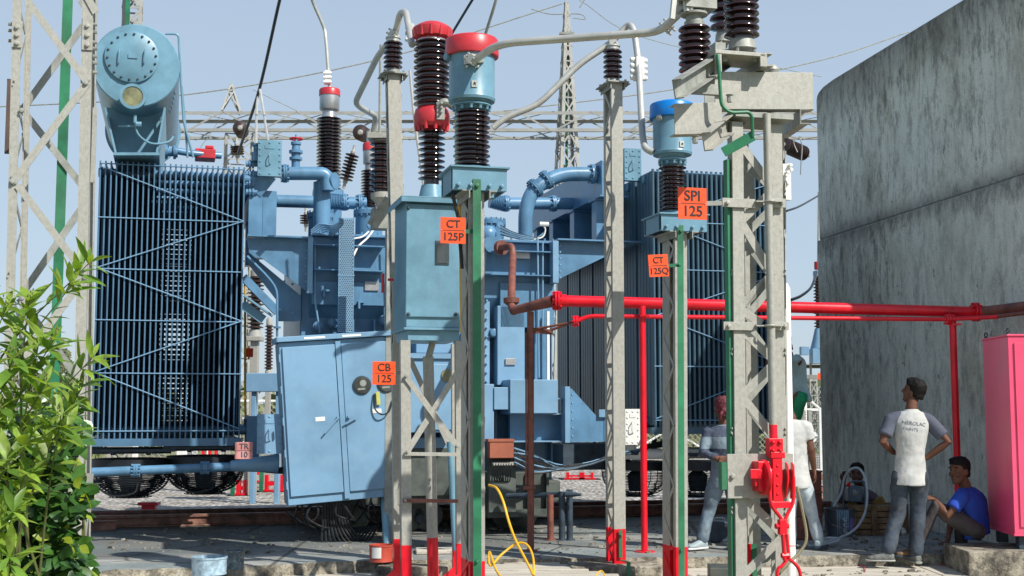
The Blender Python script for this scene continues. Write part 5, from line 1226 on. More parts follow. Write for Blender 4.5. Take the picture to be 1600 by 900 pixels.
# breaker pole
bp = cbb+.32; zc = lambda py: AZ(672, py, bp)[1]; c = TP(674, 300, bp); c = V((c.x, c.y, 0))
mb = MB(); mb.lathe(c+Z*(z1+.012), [(0,.16),(.02,.16),(.03,.12),(zc(290)-z1-.012,.09)], 28); bolts4(mb, c+Z*(z1+.03), .14, Z, 8); obj('pole_base', mb, M['teal'], cbt)
mb = MB(); mb.lathe(c+Z*zc(291), [(0,.068),(.04,.068)]+[(h+.04, r) for h, r in shedprof(0, zc(206)-zc(287), 9, .066, .122, .12)], 36); obj('support_insulator', mb, M['porc'], cbt)
mb = MB(); h = zc(165)-zc(204); mb.lathe(c+Z*zc(204), [(0,.07),(.02,.09),(.025,.13),(.05,.155),(.06,.158),(h*.55,.165),(h*.8,.15),(h,.11)], 40)
for k in range(10): a = k*.628; mb.tube([c+V((math.cos(a),math.sin(a),0))*.135+Z*(zc(204)-.005), c+V((math.cos(a),math.sin(a),0))*.145+Z*(zc(204)+.06)], .016, 8)
obj('gear_housing', mb, M['red'] if False else M['capred'], cbt)
c2 = c
mb = MB(); mb.lathe(c2+Z*zc(168), shedprof(0, zc(64)-zc(168), 11, .13, .168, .14), 40); obj('interrupter_insulator', mb, M['porc'], cbt)
zt = zc(64); h = zc(34)-zt; mb = MB(); mb.lathe(c2+Z*zt, [(0,.13),(.015,.13),(.03,.165),(h*.5,.178),(h*.62,.178),(h*.68,.165),(h*.78,.14),(h*.92,.09),(h*.97,.05),(h,.02)], 40)
for k in range(12):
    a = k*.5236; d = V((math.cos(a), math.sin(a), 0)); mb.tube([c2+d*.165+Z*(zt+.02), c2+d*.172+Z*(zt+h*.6)], .014, 8)
obj('pole_head', mb, M['capred'], cbt, sharp=50)
mb = MB(); mb.lathe(c2+Z*(zt-.03), [(0,.14),(.03,.14)], 32); obj('head_collar', mb, M['silver'], cbt)
tp = TP(688,170,bp-.16); mb = MB(); mb.beam(tp-Z*.10, tp+Z*.05, .07, .05, W); mb.tube(spline([tp+Z*.03-U*.02, tp+Z*.06+U*.04-W*.03, tp+Z*.02+U*.13, P(720,160,11)], 5), .032, 10)
for k in (-.04, .0, .04): mb.bolt(tp+Z*k-W*.02, -W, .012, .04)
obj('pole_terminal', mb, M['galvd'], cbt)

# ---- big steel tower with isolator, d ~ 8.3
Yt = 8.3; Bt = FB(1150, Yt)
tw = thing('isolator_tower', 'large near steel lattice tower carrying the isolator insulators and a red operating linkage', 'steel tower', V((P(1185,640,Yt).x, Yt+.2, 0)))
def legpts(px0, py0, px1, py1, b):
    p = TP(px0, py0, b); q = TP(px1, py1, b); at = lambda z: q+(p-q)*((z-q.z)/(p.z-q.z)); return at
zT = TP(1150, 190, Bt)[2]
for (x0, x1, b, d1, d2, wd) in ((1144,1150,Bt,U,W,.078),(1222,1231,Bt+.02,-U,W,.085),(1156,1163,Bt+.38,U,-W,.06),(1216,1224,Bt+.38,-U,-W,.09)):
    at = legpts(x0, 200, x1, 890, b); mb = MB(); mb.angle(at(0), at(zT), wd, .010, d1, d2); obj('leg', mb, M['galv'], tw)
mb = MB(); at = legpts(1136,225,1144,890,Bt+.02); mb.obox(at(0)-U*.002, at(zT-.25)-at(0), U*.022, W*.06); obj('green_earth_strip', mb, M['green'], tw)
def dg(x0,y0,x1,y1,b,w=.055,m='galv'):
    mb = MB(); mb.beam(TP(x0,y0,b), TP(x1,y1,b), w, .008, W); obj('lacing_bar', mb, M[m], tw)
for s in ((1155,222,1205,290),(1205,300,1158,345),(1157,345,1208,430),(1206,430,1155,482),(1158,515,1212,566),(1212,566,1158,618),(1158,618,1216,690),(1160,774,1226,838),(1226,836,1162,898),(1156,480,1206,430),(1155,482,1190,506)): dg(*s, Bt+.012)
for s in ((1160,250,1210,300),(1210,320,1160,372),(1160,372,1212,440),(1212,440,1162,500),(1162,500,1214,570),(1214,570,1164,630),(1164,630,1218,700),(1166,790,1220,850),(1220,850,1168,900),(1160,700,1216,760)): dg(*s, Bt+.372, .05, 'galvd')
# side lacing
for b0, b1, px in ((Bt+.02, Bt+.36, 1143), (Bt+.02, Bt+.36, 1226)):
    mb = MB()
    for k in range(11):
        y0 = 240+k*62; p = TP(px, y0, b0 if k % 2 else b1); q = TP(px, y0+62, b1 if k % 2 else b0); mb.beam(p, q, .045, .008, U)
    obj('side_lacing', mb, M['galvd'], tw)
for (x0,x1,y0,y1) in ((1129,1180,310,324),(1206,1228,310,324),(1131,1180,503,516),(1208,1233,503,516)):
    mb = MB(); mb.tb(x0,x1,y0,y1,Bt-.02,Bt-.006); mb.bolt(TP(x0+7,(y0+y1)/2,Bt-.02), -W, .014, .02) if x0 < 1150 else mb.bolt(TP(x1-7,(y0+y1)/2,Bt-.02), -W, .014, .02); obj('clamp_plate', mb, M['galv'], tw, bev=.002)
for y in (315, 509):
    mb = MB(); p = TP(1203,y,Bt-.05); mb.ring(p, Z, .036, .007, 20, 6); mb.beam(TP(1180,y,Bt-.03), TP(1222,y,Bt-.03), .04, .008); obj('pipe_guide', mb, M['galv'], tw)
mb = MB(); mb.tube([TP(1198,178,Bt-.05), TP(1208,668,Bt-.05)], .026, 14); obj('operating_pipe', mb, M['galv'], tw)
mb = MB(); mb.tb(1137, 1240, 709, 778, Bt-.03, Bt-.018); mb.bolt(TP(1144,744,Bt-.03), -W, .016, .02); obj('mounting_plate', mb, M['galv'], tw, bev=.002)
mb = MB(); mb.tb(1128, 1137, 722, 765, Bt-.025, Bt+.03); obj('side_clip', mb, M['green'], tw)
# red mechanism
rm = M['red']; b = Bt-.10
mb = MB(); mb.tube([TP(1208,664,Bt-.05), TP(1209,690,Bt-.06)], .027, 14); obj('red_pipe_end', mb, rm, tw)
mb = MB(); mb.tb(1202, 1224, 685, 712, b, b+.06)
for x in (1207, 1218):
    for y in (691, 704): mb.lathe(TP(x,y,b), [(0,.014),(.012,.014),(.02,.008)], 8, -W)
cp = obj('red_coupling', mb, rm, tw, bev=.004)
mb = MB(); mb.tb(1208, 1223, 708, 783, b-.01, b+.02); mb.tb(1205,1227,706,716,b-.015,b+.03)
for y in (728, 742, 758, 772): mb.lathe(TP(1215,y,b-.01), [(0,.010),(.008,.008)], 8, -W)
obj('red_link_bar', mb, rm, tw, bev=.004)
mb = MB(); p = TP(1196,746,b+.02); mb.lathe(p-U*.035, [(0,.05),(.005,.105),(.02,.115),(.03,.115),(.03,.05)], 30, U); mb.tb(1185,1203,721,768,b-.02,b+.10); obj('red_side_plate', mb, rm, tw, bev=.005)
mb = MB(); mb.tb(1173, 1188, 733, 748, b-.03, b-.02); mb.lathe(TP(1186,741,b-.01), [(0,.03),(.02,.03)], 12, -W); mb.tb(1180,1186,745,760,b-.01,b+.05); obj('red_lug', mb, rm, tw, bev=.003)
for px in (1226, 1235):
    mb = MB(); mb.poly([TP(px,722,b), TP(px+4,726,b-.03), TP(px+5,750,b-.05), TP(px+2,772,b-.03), TP(px-1,780,b), TP(px,760,b+.08), TP(px,735,b+.09)], U*.012); obj('red_fork', mb, rm, tw, bev=.004)
for pts in ([(1205,732),(1203,770),(1206,790),(1219,808),(1222,816)], [(1240,745),(1240,770),(1238,788),(1229,806),(1226,816)]):
    mb = MB(); mb.tube(spline([TP(x,y,b-.03) for x,y in pts], 6), .012, 10); obj('red_arm', mb, rm, tw)
mb = MB(); mb.tb(1207, 1236, 784, 794, b-.035, b+.01); obj('red_cross_piece', mb, rm, tw, bev=.003)
mb = MB(); mb.tb(1219, 1230, 812, 836, b-.05, b-.01); mb.lathe(TP(1216,822,b-.03), [(-.02,.018),(.07,.018)], 10, U); mb.beam(TP(1223,834,b-.04), TP(1226,876,b-.04), .016, .03, W); mb.beam(TP(1229,834,b-.03), TP(1233,876,b-.03), .012, .03, W)
mb.lathe(TP(1221,868,b-.04), [(0,.018),(.05,.018)], 8, U); mb.tube([TP(1229,853,b-.03), TP(1243,853,b-.03)], .004, 6); obj('red_clevis', mb, rm, tw, bev=.002)
mb = MB(); mb.tube(spline([TP(1231,872,b-.03), TP(1222,884,b-.04), TP(1215,892,b-.04), TP(1214,930,b-.04)], 6), .011, 8); obj('red_handle_loop', mb, rm, tw)
mb = MB(); mb.tube(spline([TP(1231,872,b-.03), TP(1243,882,b-.04), TP(1250,895,b-.04), TP(1254,930,b-.04)], 6), .011, 8); obj('red_handle_loop', mb, rm, tw)
mb = MB(); mb.tube(spline([TP(1245,760,Bt+.0), TP(1254,800,Bt-.02), TP(1260,840,Bt-.03), TP(1250,862,Bt-.03), TP(1230,882,Bt-.05), TP(1216,898,Bt-.05)], 8), .010, 6); obj('khaki_strap', mb, mat('khaki_webbing', (.22,.2,.12), .7), tw)
# head beams
hb = Bt-.05
mb = MB(); p = TP(1117,170,hb); q = TP(1271,172,hb); mid = (TP(1117,140,hb)+TP(1271,143,hb))/2; z_ = (TP(1190,112,hb)-TP(1190,170,hb)).length
mb.chan(TP(1117,141,hb), TP(1271,142,hb), z_, .09, .009, Z, W); obj('front_channel', mb, M['galv'], tw, bev=.002)
mb = MB(); mb.chan(TP(1054,186,hb-.05), TP(1128,184,hb-.05), (TP(1090,160,hb)-TP(1090,208,hb)).length, .09, .009, Z, W); obj('left_channel', mb, M['galv'], tw, bev=.002)
mb = MB(); mb.chan(TP(1100,146,hb+.75), TP(1262,150,hb+.75), z_, .09, .009, Z, -W); obj('rear_channel', mb, M['galvd'], tw, bev=.002)
def slant(x0,y0,b0,x1,y1,b1,w,m,nm='cross_channel'):
    mb = MB(); p = TP(x0,y0,b0); q = TP(x1,y1,b1); d = (q-p).normalized(); sd = d.cross(Z).normalized(); up = sd.cross(d)
    mb.chan(p, q, w, .06, .008, up, sd); obj(nm, mb, M[m], tw)
slant(1052,140,hb-.5, 1128,92,hb+.2, .12,'galvd'); slant(1098,222,hb-.25, 1165,170,hb+.4, .12,'galv'); slant(1250,182,hb-.02,1218,205,hb+.7,.1,'galvd')
mb = MB(); mb.tb(1118,1198,80,86,hb-.12,hb+.18); mb.tb(1118,1128,84,112,hb-.12,hb-.1); mb.tb(1188,1199,84,104,hb-.12,hb-.1); obj('insulator_seat', mb, M['galv'], tw, bev=.003)
slant(1195,92,hb-.1,1150,122,hb+.3,.09,'galvd')
mb = MB(); mb.tb(1058,1128,130,146,hb-.02,hb+.02); mb.tb(1150,1240,176,184,hb+.0,hb+.35); obj('seat_plate', mb, M['galvd'], tw)
for x, y in ((1132,84),(1180,84),(1086,212),(1140,148)): mb = MB(); mb.bolt(TP(x,y,hb-.06), -Z, .018, .05); obj('head_bolt', mb, M['galvd'], tw)
mb = MB(); mb.tube(fillet([TP(1121,85,hb-.13), TP(1123,100,hb-.14), TP(1127,165,hb-.14), TP(1140,176,hb-.14), TP(1170,175,hb-.14), TP(1175,182,hb-.14), TP(1176,214,hb-.12)], .04), .012, 8); obj('green_rod', mb, M['green'], tw)
mb = MB(); mb.beam(TP(1130,238,hb-.05), TP(1177,212,hb-.12), .012, .065, W.cross(U)); obj('green_strap', mb, M['green'], tw, bev=.002)
def stack(px, bb, py0, py1, rs, rc, n, col=None, lower=True):
    c = TP(px, py1, bb); zt = AZ(px, py0, bb)[1]; mb = MB(); mb.lathe(c, shedprof(0, zt-c.z, n, rc, rs, .34), 40); obj('insulator_stack', mb, M['porc'], tw)
    mb = MB(); mb.lathe(c, [(-.07,rc*1.25),(-.06,rc*1.2),(-.015,rc*1.15),(0,rc*1.02)], 24); bolts4(mb, c-Z*.068, rc*1.15, -Z, 4); obj('lower_fitting', mb, M['galvd'], tw)
    return V((c.x,c.y,zt))
e = stack(1086, hb+.1, 42, 116, .107, .062, 7)
mb = MB(); mb.lathe(e, [(0,.066),(.03,.068),(.035,.058),(.07,.055),(.075,.09),(.09,.09),(.092,.07)], 24); bolts4(mb, e+Z*.09, .075, Z, 4, .012, .03); mb.obox(e-U*.09-W*.08+Z*.11, U*.22, W*.18, Z*.06); mb.beam(e+Z*.17-U*.12-W*.1, e+Z*.3+U*.25+W*.3, .08, .05); mb.beam(e+Z*.14-U*.10, e+Z*.5-U*.14, .03, .03, W); obj('contact_head', mb, M['galvd'], tw, bev=.003)
mb = MB(); mb.beam(TP(1050,30,hb), TP(1056,-30,hb), .03, .03, W); mb.tube([TP(1073,18,hb+.05),TP(1070,-30,hb+.05)], .02, 8); mb.tube([TP(1079,16,hb+.05),TP(1078,-30,hb+.05)], .02, 8); obj('contact_finger', mb, M['alu'], tw)
e = stack(1159, hb+.02, -60, 62, .117, .075, 11)
stack(1130, hb+1.0, -60, 52, .10, .05, 8)
mb = MB(); mb.tb(1118,1134,66,84,hb+.9,hb+1.1); obj('rear_seat', mb, M['galvd'], tw)
# cap behind channel
mb = MB(); c = TP(1206,110,hb+.4); mb.lathe(c, [(-.5,.04),(-.02,.04),(0,.05),(.02,.045),(.04,.02)], 18); obj('tube_cap', mb, M['galv'], tw)
# white square post behind
mb = MB(); Yw = 9.0; p = P(1230,640,Yw); mb.lathe((p.x, Yw, 0), [(0,.038),(zp(1230,446,Yw)-.02,.038),(zp(1230,443,Yw),.02)], 20); single('white_post', mb, M['white'], 'plain bright white round post right against the large steel tower', 'post')
mb = MB(); mb.tb(1224,1236,256,312,Bt+.1,Bt+.14)
for x, y in ((1227,283),(1229,270),(1229,287),(1233,259),(1234,266),(1227,275)): mb.bolt(TP(x,y,Bt+.1), -W, .012, .03)
obj('bolted_splice', mb, M['white'], tw)
mb = MB(); mb.tb(1167,1184,245,900,Bt+.5,Bt+.52); obj('rear_plate', mb, M['galv'], tw)
for px, mm in ((1178,'green'),(1170,'red')):
    mb = MB(); mb.tb(px-4,px+5,850,920,Bt+.3,Bt+.31); obj('painted_foot_strip', mb, M[mm], tw)

# ---- left lattice tower, d ~ 10.5
Yl = 10.5; Bl = FB(80, Yl)
lt = thing('lattice_tower', 'tall pale galvanised lattice tower with a green strip at the left edge', 'lattice tower', V((P(70,640,Yl).x, Yl, 0)))
zTop = 7.6
def lleg(x0, x1, b, d1, d2, wd):
    q = TP(x1, 900, b); p = TP(x0, 0, b); at = lambda z: q+(p-q)*((z-q.z)/(p.z-q.z))
    mb = MB(); mb.angle(at(.26 if x1 > 100 else 0), at(zTop), wd, .012, d1, d2); obj('leg', mb, M['galv'], lt); return at
atL = lleg(20, -2, Bl, U, W, .07); atR = lleg(145, 127, Bl, -U, W, .085)
lleg(40, 24, Bl+.6, U, -W, .05); lleg(152, 141, Bl+.6, -U, -W, .05)
mb = MB(); mb.angle(atR(0), atR(.26), .086, .013, -U, W); obj('red_foot', mb, M['red'], lt)
for x0,y0,x1,y1 in ((42,0,136,128),(136,130,20,285),(28,290,130,425),(132,433,20,585),(20,600,124,755),(122,760,10,900),(150,20,128,-20)):
    mb = MB(); mb.beam(TP(x0,y0,Bl-.008), TP(x1,y1,Bl-.008), .06, .008, W); obj('lacing_bar', mb, M['galv'], lt)
for x0,y0,x1,y1 in ((130,40,34,173),(36,173,140,305),(138,310,30,466),(30,466,136,610),(134,620,26,770),(126,0,140,22)):
    mb = MB(); mb.beam(TP(x0,y0,Bl+.61), TP(x1,y1,Bl+.61), .06, .008, W); obj('lacing_bar', mb, M['galvd'], lt)
for k in range(6):
    mb = MB(); y = -20+k*150; mb.beam(TP(24-k*4,y,Bl), TP(40-k*3,y+75,Bl+.6), .05, .008, U); mb.beam(TP(40-k*3,y+75,Bl+.6), TP(22-k*4,y+150,Bl), .05, .008, U); obj('side_lacing', mb, M['galvd'], lt)
for x0, x1, y0, y1 in ((18,35,32,74),(128,145,28,78)):
    mb = MB(); mb.tb(x0,x1,y0,y1,Bl-.014,Bl-.002)
    for y in (.25,.55,.85): mb.bolt(TP((x0+x1)/2, y0+(y1-y0)*y, Bl-.014), -W, .018, .02)
    obj('splice_plate', mb, M['galv'], lt, bev=.002)
mb = MB()
for y in (50,66,76,88,98,113,38): mb.bolt(TP(145,y,Bl+.03), U, .014, .035)
for y in (38,48,64): mb.bolt(TP(19,y,Bl+.03), -U, .014, .03)
obj('splice_bolts', mb, M['galvd'], lt)
for x, y in ((134,130),(20,284),(133,434),(34,173),(34,466)): mb = MB(); mb.bolt(TP(x,y,Bl-.014), -W, .018, .02); obj('lacing_bolt', mb, M['galvd'], lt)
mb = MB(); p = TP(106,0,Bl+.63); q = TP(84,620,Bl+.63); d = (p-q)/(p.z-q.z); mb.beam(q-d*(q.z), p+d*2.5, .085, .01, W); obj('green_earth_strip', mb, M['green'], lt)
mb = MB(); mb.tb(9,17,123,240,Bl+.7,Bl+.72); obj('side_gusset', mb, mat('dark_rusty_plate', (.09,.06,.05), .7), lt)
mb = MB(); mb.tb(143,150,168,285,Bl+.5,Bl+.52); obj('side_gusset', mb, M['galv'], lt)
mb = MB(); mb.beam(P(140,740,11), P(121,900,11), .07, .07, W); obj('foot_stub', mb, M['galvd'], lt)

# ---- signs
def txt(s, size, c, right, up, nrm, m, parent, name='lettering', depth=.0015, bold=.0):
    cu = bpy.data.curves.new('t', 'FONT'); cu.body = s; cu.size = size; cu.align_x = 'CENTER'; cu.align_y = 'CENTER'; cu.extrude = depth; cu.offset = bold
    o = bpy.data.objects.new('t', cu); C.objects.link(o); dg_ = bpy.context.evaluated_depsgraph_get(); me = bpy.data.meshes.new_from_object(o.evaluated_get(dg_))
    bpy.data.objects.remove(o); bpy.data.curves.remove(cu)
    Mx = Matrix((right, up, nrm)).transposed().to_4x4(); Mx.translation = V(c)-ORG[parent.name]
    me.transform(Mx); me.materials.clear(); me.materials.append(m); me.name = name
    ob = bpy.data.objects.new(name, me); C.objects.link(ob); ob.parent = parent; ORG[ob.name] = ORG[parent.name]; return ob
def sign(l1, l2, px, py, w, h, b, lab, arm=None, tilt=0, m='orange', tm='black', ts=1, yaw=0, armm='galvd', gaps=()):
    c = TP(px, py, b); a = R(tilt); w_ = w/F*c.y; h_ = h/F*c.y
    Wn = (Matrix.Rotation(R(yaw), 3, 'Z') @ W); Un = Matrix.Rotation(R(yaw), 3, 'Z') @ U
    rt = Un*math.cos(a)+Z*math.sin(a); up = Z*math.cos(a)-Un*math.sin(a)
    t = thing('number_sign', lab, 'sign', c, 'orange equipment number signs' if m == 'orange' else None)
    if m != 'orange' and 'group' in t: del t['group']
    mb = MB(); mb.obox(c-rt*w_/2-up*h_/2, rt*w_, Wn*.004, up*h_); obj('sign_plate', mb, M[m], t, bev=.001)
    mb = MB(); mb.obox(c-rt*w_*.46-up*.002-Wn*.0015, rt*w_*.92, Wn*.0014, up*.0045); obj('dividing_line', mb, M[tm], t)
    txt(l1, h_*.46*ts, c+up*h_*.235-Wn*.002, rt, up, -Wn, M[tm], t, bold=.0012); txt(l2, h_*.46*ts, c-up*h_*.25-Wn*.002, rt, up, -Wn, M[tm], t, bold=.0012)
    for s in (-1, 1): mb = MB(); mb.lathe(c+rt*s*w_*.45+up*.0-Wn*.0, [(0,.005),(.004,.004)], 8, -Wn); obj('rivet', mb, M['silver'], t)
    if arm:
        mb = MB(); mb.beam(TP(arm[0],arm[1],b+.012), TP(arm[2],arm[3],b+.012), .03, .008, W); mb.bolt(TP(arm[2]-3*(1 if arm[2]>arm[0] else -1),arm[3],b+.0), -W, .012, .018); obj('bracket', mb, M[armm], t)
    return t
sign('CT', '125P', 708, 360, 40.5, 41.5, FB(708,9.5), 'orange number plate reading CT 125P on the red capped instrument column', (722,362,750,361), armm='green', ts=.9)
sign('SPI', '125', 1082, 318, 48.5, 50.5, FB(1082,8.25), 'largest orange number plate reading SPI 125 beside the large steel tower', (1100,318,1140,317))
sign('CT', '125Q', 1029, 415, 33, 35, FB(1029,10.95), 'slightly tilted orange number plate reading CT 125Q on the second instrument column', (1044,415,1064,414), tilt=4, armm='green', ts=.86)
sign('CB', '125', 600, 583, 36, 36, FB(600,10.95), 'orange number plate reading CB 125 beside the breaker frame', (615,583,636,581))
sign('TR', '10', 381, 704, 27, 26, -.72, 'faded pinkish number plate reading TR 10 at the lower pipe below the left radiator', None, m='fadeor', tm='dark')
for px, py, Y, lab in ((388.5,551,14.9,'small orange plate seen in the gap right of the left radiator'),(1283,588,19.5,'tiny orange plate at the left edge of the concrete wall')):
    mb = MB(); c = P(px,py,Y); s = .052 if px < 900 else .05; mb.box(c.x-s, c.x+s, Y, Y+.004, c.z-s, c.z+s); mb.box(c.x-.008, c.x+.008, Y+.004, Y+.02, c.z-.08, c.z+.08); single('number_sign', mb, M['orange'], lab, 'sign')
# ============================================================= PEOPLE
tex = bpy.data.textures.new('folds', 'CLOUDS'); tex.noise_scale = .17; tex.noise_depth = 2
tex2 = bpy.data.textures.new('hair_tufts', 'CLOUDS'); tex2.noise_scale = .035
def soft(name, mb, m, parent, vox=.013, fold=.014, smooth=2, tx=tex, label=None, mid=.5):
    o = obj(name, mb, m, parent, sharp=180)
    md = o.modifiers.new('remesh', 'REMESH'); md.mode = 'VOXEL'; md.voxel_size = vox; md.use_smooth_shade = True
    if smooth: s = o.modifiers.new('smooth', 'SMOOTH'); s.iterations = smooth; s.factor = .6
    if fold:
        d = o.modifiers.new('folds', 'DISPLACE'); d.texture = tx; d.strength = fold; d.mid_level = mid; d.texture_coords = 'LOCAL'
    if label: o['label'] = label
    return o
def lp(a, b, t): return V(a)*(1-t)+V(b)*t
def head(mb, hair, c, f, up, s=1.0):
    """c = head centre, f = facing direction; face with brow, eyes, nose, mouth, chin, ears"""
    up = V(up).normalized(); f = V(f); f = (f-up*f.dot(up)).normalized(); r = f.cross(up)
    at = lambda x, y, z: c + r*x*s + f*y*s + up*z*s
    secs = [(-.118,.026,.030,.045),(-.105,.040,.045,.035),(-.08,.054,.062,.022),(-.045,.063,.078,.010),(0,.072,.090,.0),(.04,.075,.096,-.004),(.075,.070,.090,-.008),(.10,.054,.07,-.012),(.118,.028,.036,-.014)]
    mb.loft([(at(0,o,z), r*w*s, f*d*s) for z, w, d, o in secs], 20)
    mb.limb([at(0,.088,.022), at(0,.104,-.012), at(0,.110,-.028)], [.008*s,.011*s,.014*s], 8)      # nose
    mb.ell(at(0,.084,-.060), .020*s,.012*s,.006*s, 10, r, f, up); mb.ell(at(0,.082,-.070), .018*s,.012*s,.007*s, 10, r, f, up)
    mb.ell(at(0,.072,-.10), .022*s,.018*s,.016*s, 10, r, f, up)
    mb.limb([at(-.045,.076,.030), at(0,.086,.033), at(.045,.076,.030)], [.009*s,.010*s,.009*s], 8)
    for k in (-1, 1):
        mb.ell(at(k*.077,-.008,-.01), .010*s,.020*s,.033*s, 10, r, f, up); mb.ell(at(k*.04,.070,-.03), .022*s,.018*s,.02*s, 10, r, f, up)
    if hair == 'short':
        h = MB(); h.loft([(at(0,o,z), r*w*s, f*d*s) for z, w, d, o in [(-.055,.058,.045,-.058),(-.03,.073,.065,-.040),(.0,.081,.076,-.030),(.04,.085,.092,-.020),(.075,.083,.104,-.010),(.105,.070,.092,-.006),(.128,.045,.06,-.006),(.136,.02,.03,-.006)]], 22)
        h.ell(at(0,.062,.098), .062*s,.034*s,.028*s, 14, r, f, up)
        return h
    if hair == 'cloth':
        h = MB(); h.loft([(at(0,o,z), r*w*s, f*d*s) for z, w, d, o in [(-.08,.050,.04,-.07),(-.03,.078,.075,-.03),(.02,.084,.100,-.012),(.06,.084,.107,-.006),(.10,.068,.086,-.006),(.128,.04,.05,-.008)]], 22)
        h.ell(at(-.04,-.10,-.02), .03*s,.03*s,.03*s, 10); h.limb([at(-.05,-.10,-.02), at(-.08,-.115,-.06), at(-.085,-.11,-.11)], [.018*s,.02*s,.012*s], 8)
        h.limb([at(.0,-.10,-.03), at(.0,-.12,-.08)], [.022*s,.014*s], 8); return h
    return None
def eyes(parent, c, f, up, s=1.0):
    up = V(up).normalized(); f = V(f); f = (f-up*f.dot(up)).normalized(); r = f.cross(up); mb = MB(); mb2 = MB()
    for k in (-1, 1):
        e = c+r*k*.031*s+f*.080*s+up*.012*s
        mb = MB(); mb.ell(e, .010*s,.007*s,.0045*s, 10, r, f, up); obj('eye', mb, mat('eye_white', (.16,.13,.11), .5) if 'eye_white' not in bpy.data.materials else bpy.data.materials['eye_white'], parent)
        mb = MB(); mb.ell(e+f*.004*s, .0062*s,.006*s,.0058*s, 8, r, f, up); obj('iris', mb, M['hair'], parent)
        mb = MB(); mb.limb([e+r*-.02*s+up*.020*s+f*.006, e+up*.026*s+f*.010, e+r*.02*s+up*.020*s+f*.006], [.003*s,.004*s,.003*s], 6); obj('eyebrow', mb, M['hair'], parent)
def hand(mb, w, d, palm, curl=.5, s=1.0, side=1):
    """wrist w, pointing direction d, palm normal, five separate curled fingers"""
    d = V(d).normalized(); palm = V(palm); n = (palm-d*palm.dot(d)).normalized(); x = d.cross(n)*side
    mb.loft([(w-d*.02*s, x*.024*s, n*.020*s),(w+d*.015*s, x*.030*s, n*.018*s),(w+d*.05*s, x*.041*s, n*.016*s),(w+d*.085*s, x*.040*s, n*.013*s),(w+d*.095*s, x*.034*s, n*.010*s)], 14, 2.6)
    for i, (o, ln) in enumerate(((-.030,.068),(-.010,.078),(.010,.074),(.030,.058))):
        p = w+x*o*s+d*.083*s; a = curl*(.5+.1*i); q = p+(d*math.cos(a)+n*math.sin(a))*ln*.45*s; a2 = a+curl*.9; r_ = q+(d*math.cos(a2)+n*math.sin(a2))*ln*.32*s; a3 = a2+curl*.7; e = r_+(d*math.cos(a3)+n*math.sin(a3))*ln*.25*s
        mb.tube([p-d*.01*s, p, q, r_, e, e+(e-r_)*.25], [.0095*s,.0095*s,.0088*s,.008*s,.0068*s,.003*s], 8)
    p = w-x*.026*s+d*.02*s; q = p-x*.026*s+d*.03*s+n*.008*s; r_ = q-x*.008*s+d*.028*s+n*.012*s; mb.tube([p, p-x*.008*s+d*.008*s, q, r_, r_+(r_-q)*.5], [.013*s,.013*s,.0105*s,.009*s,.004*s], 8)
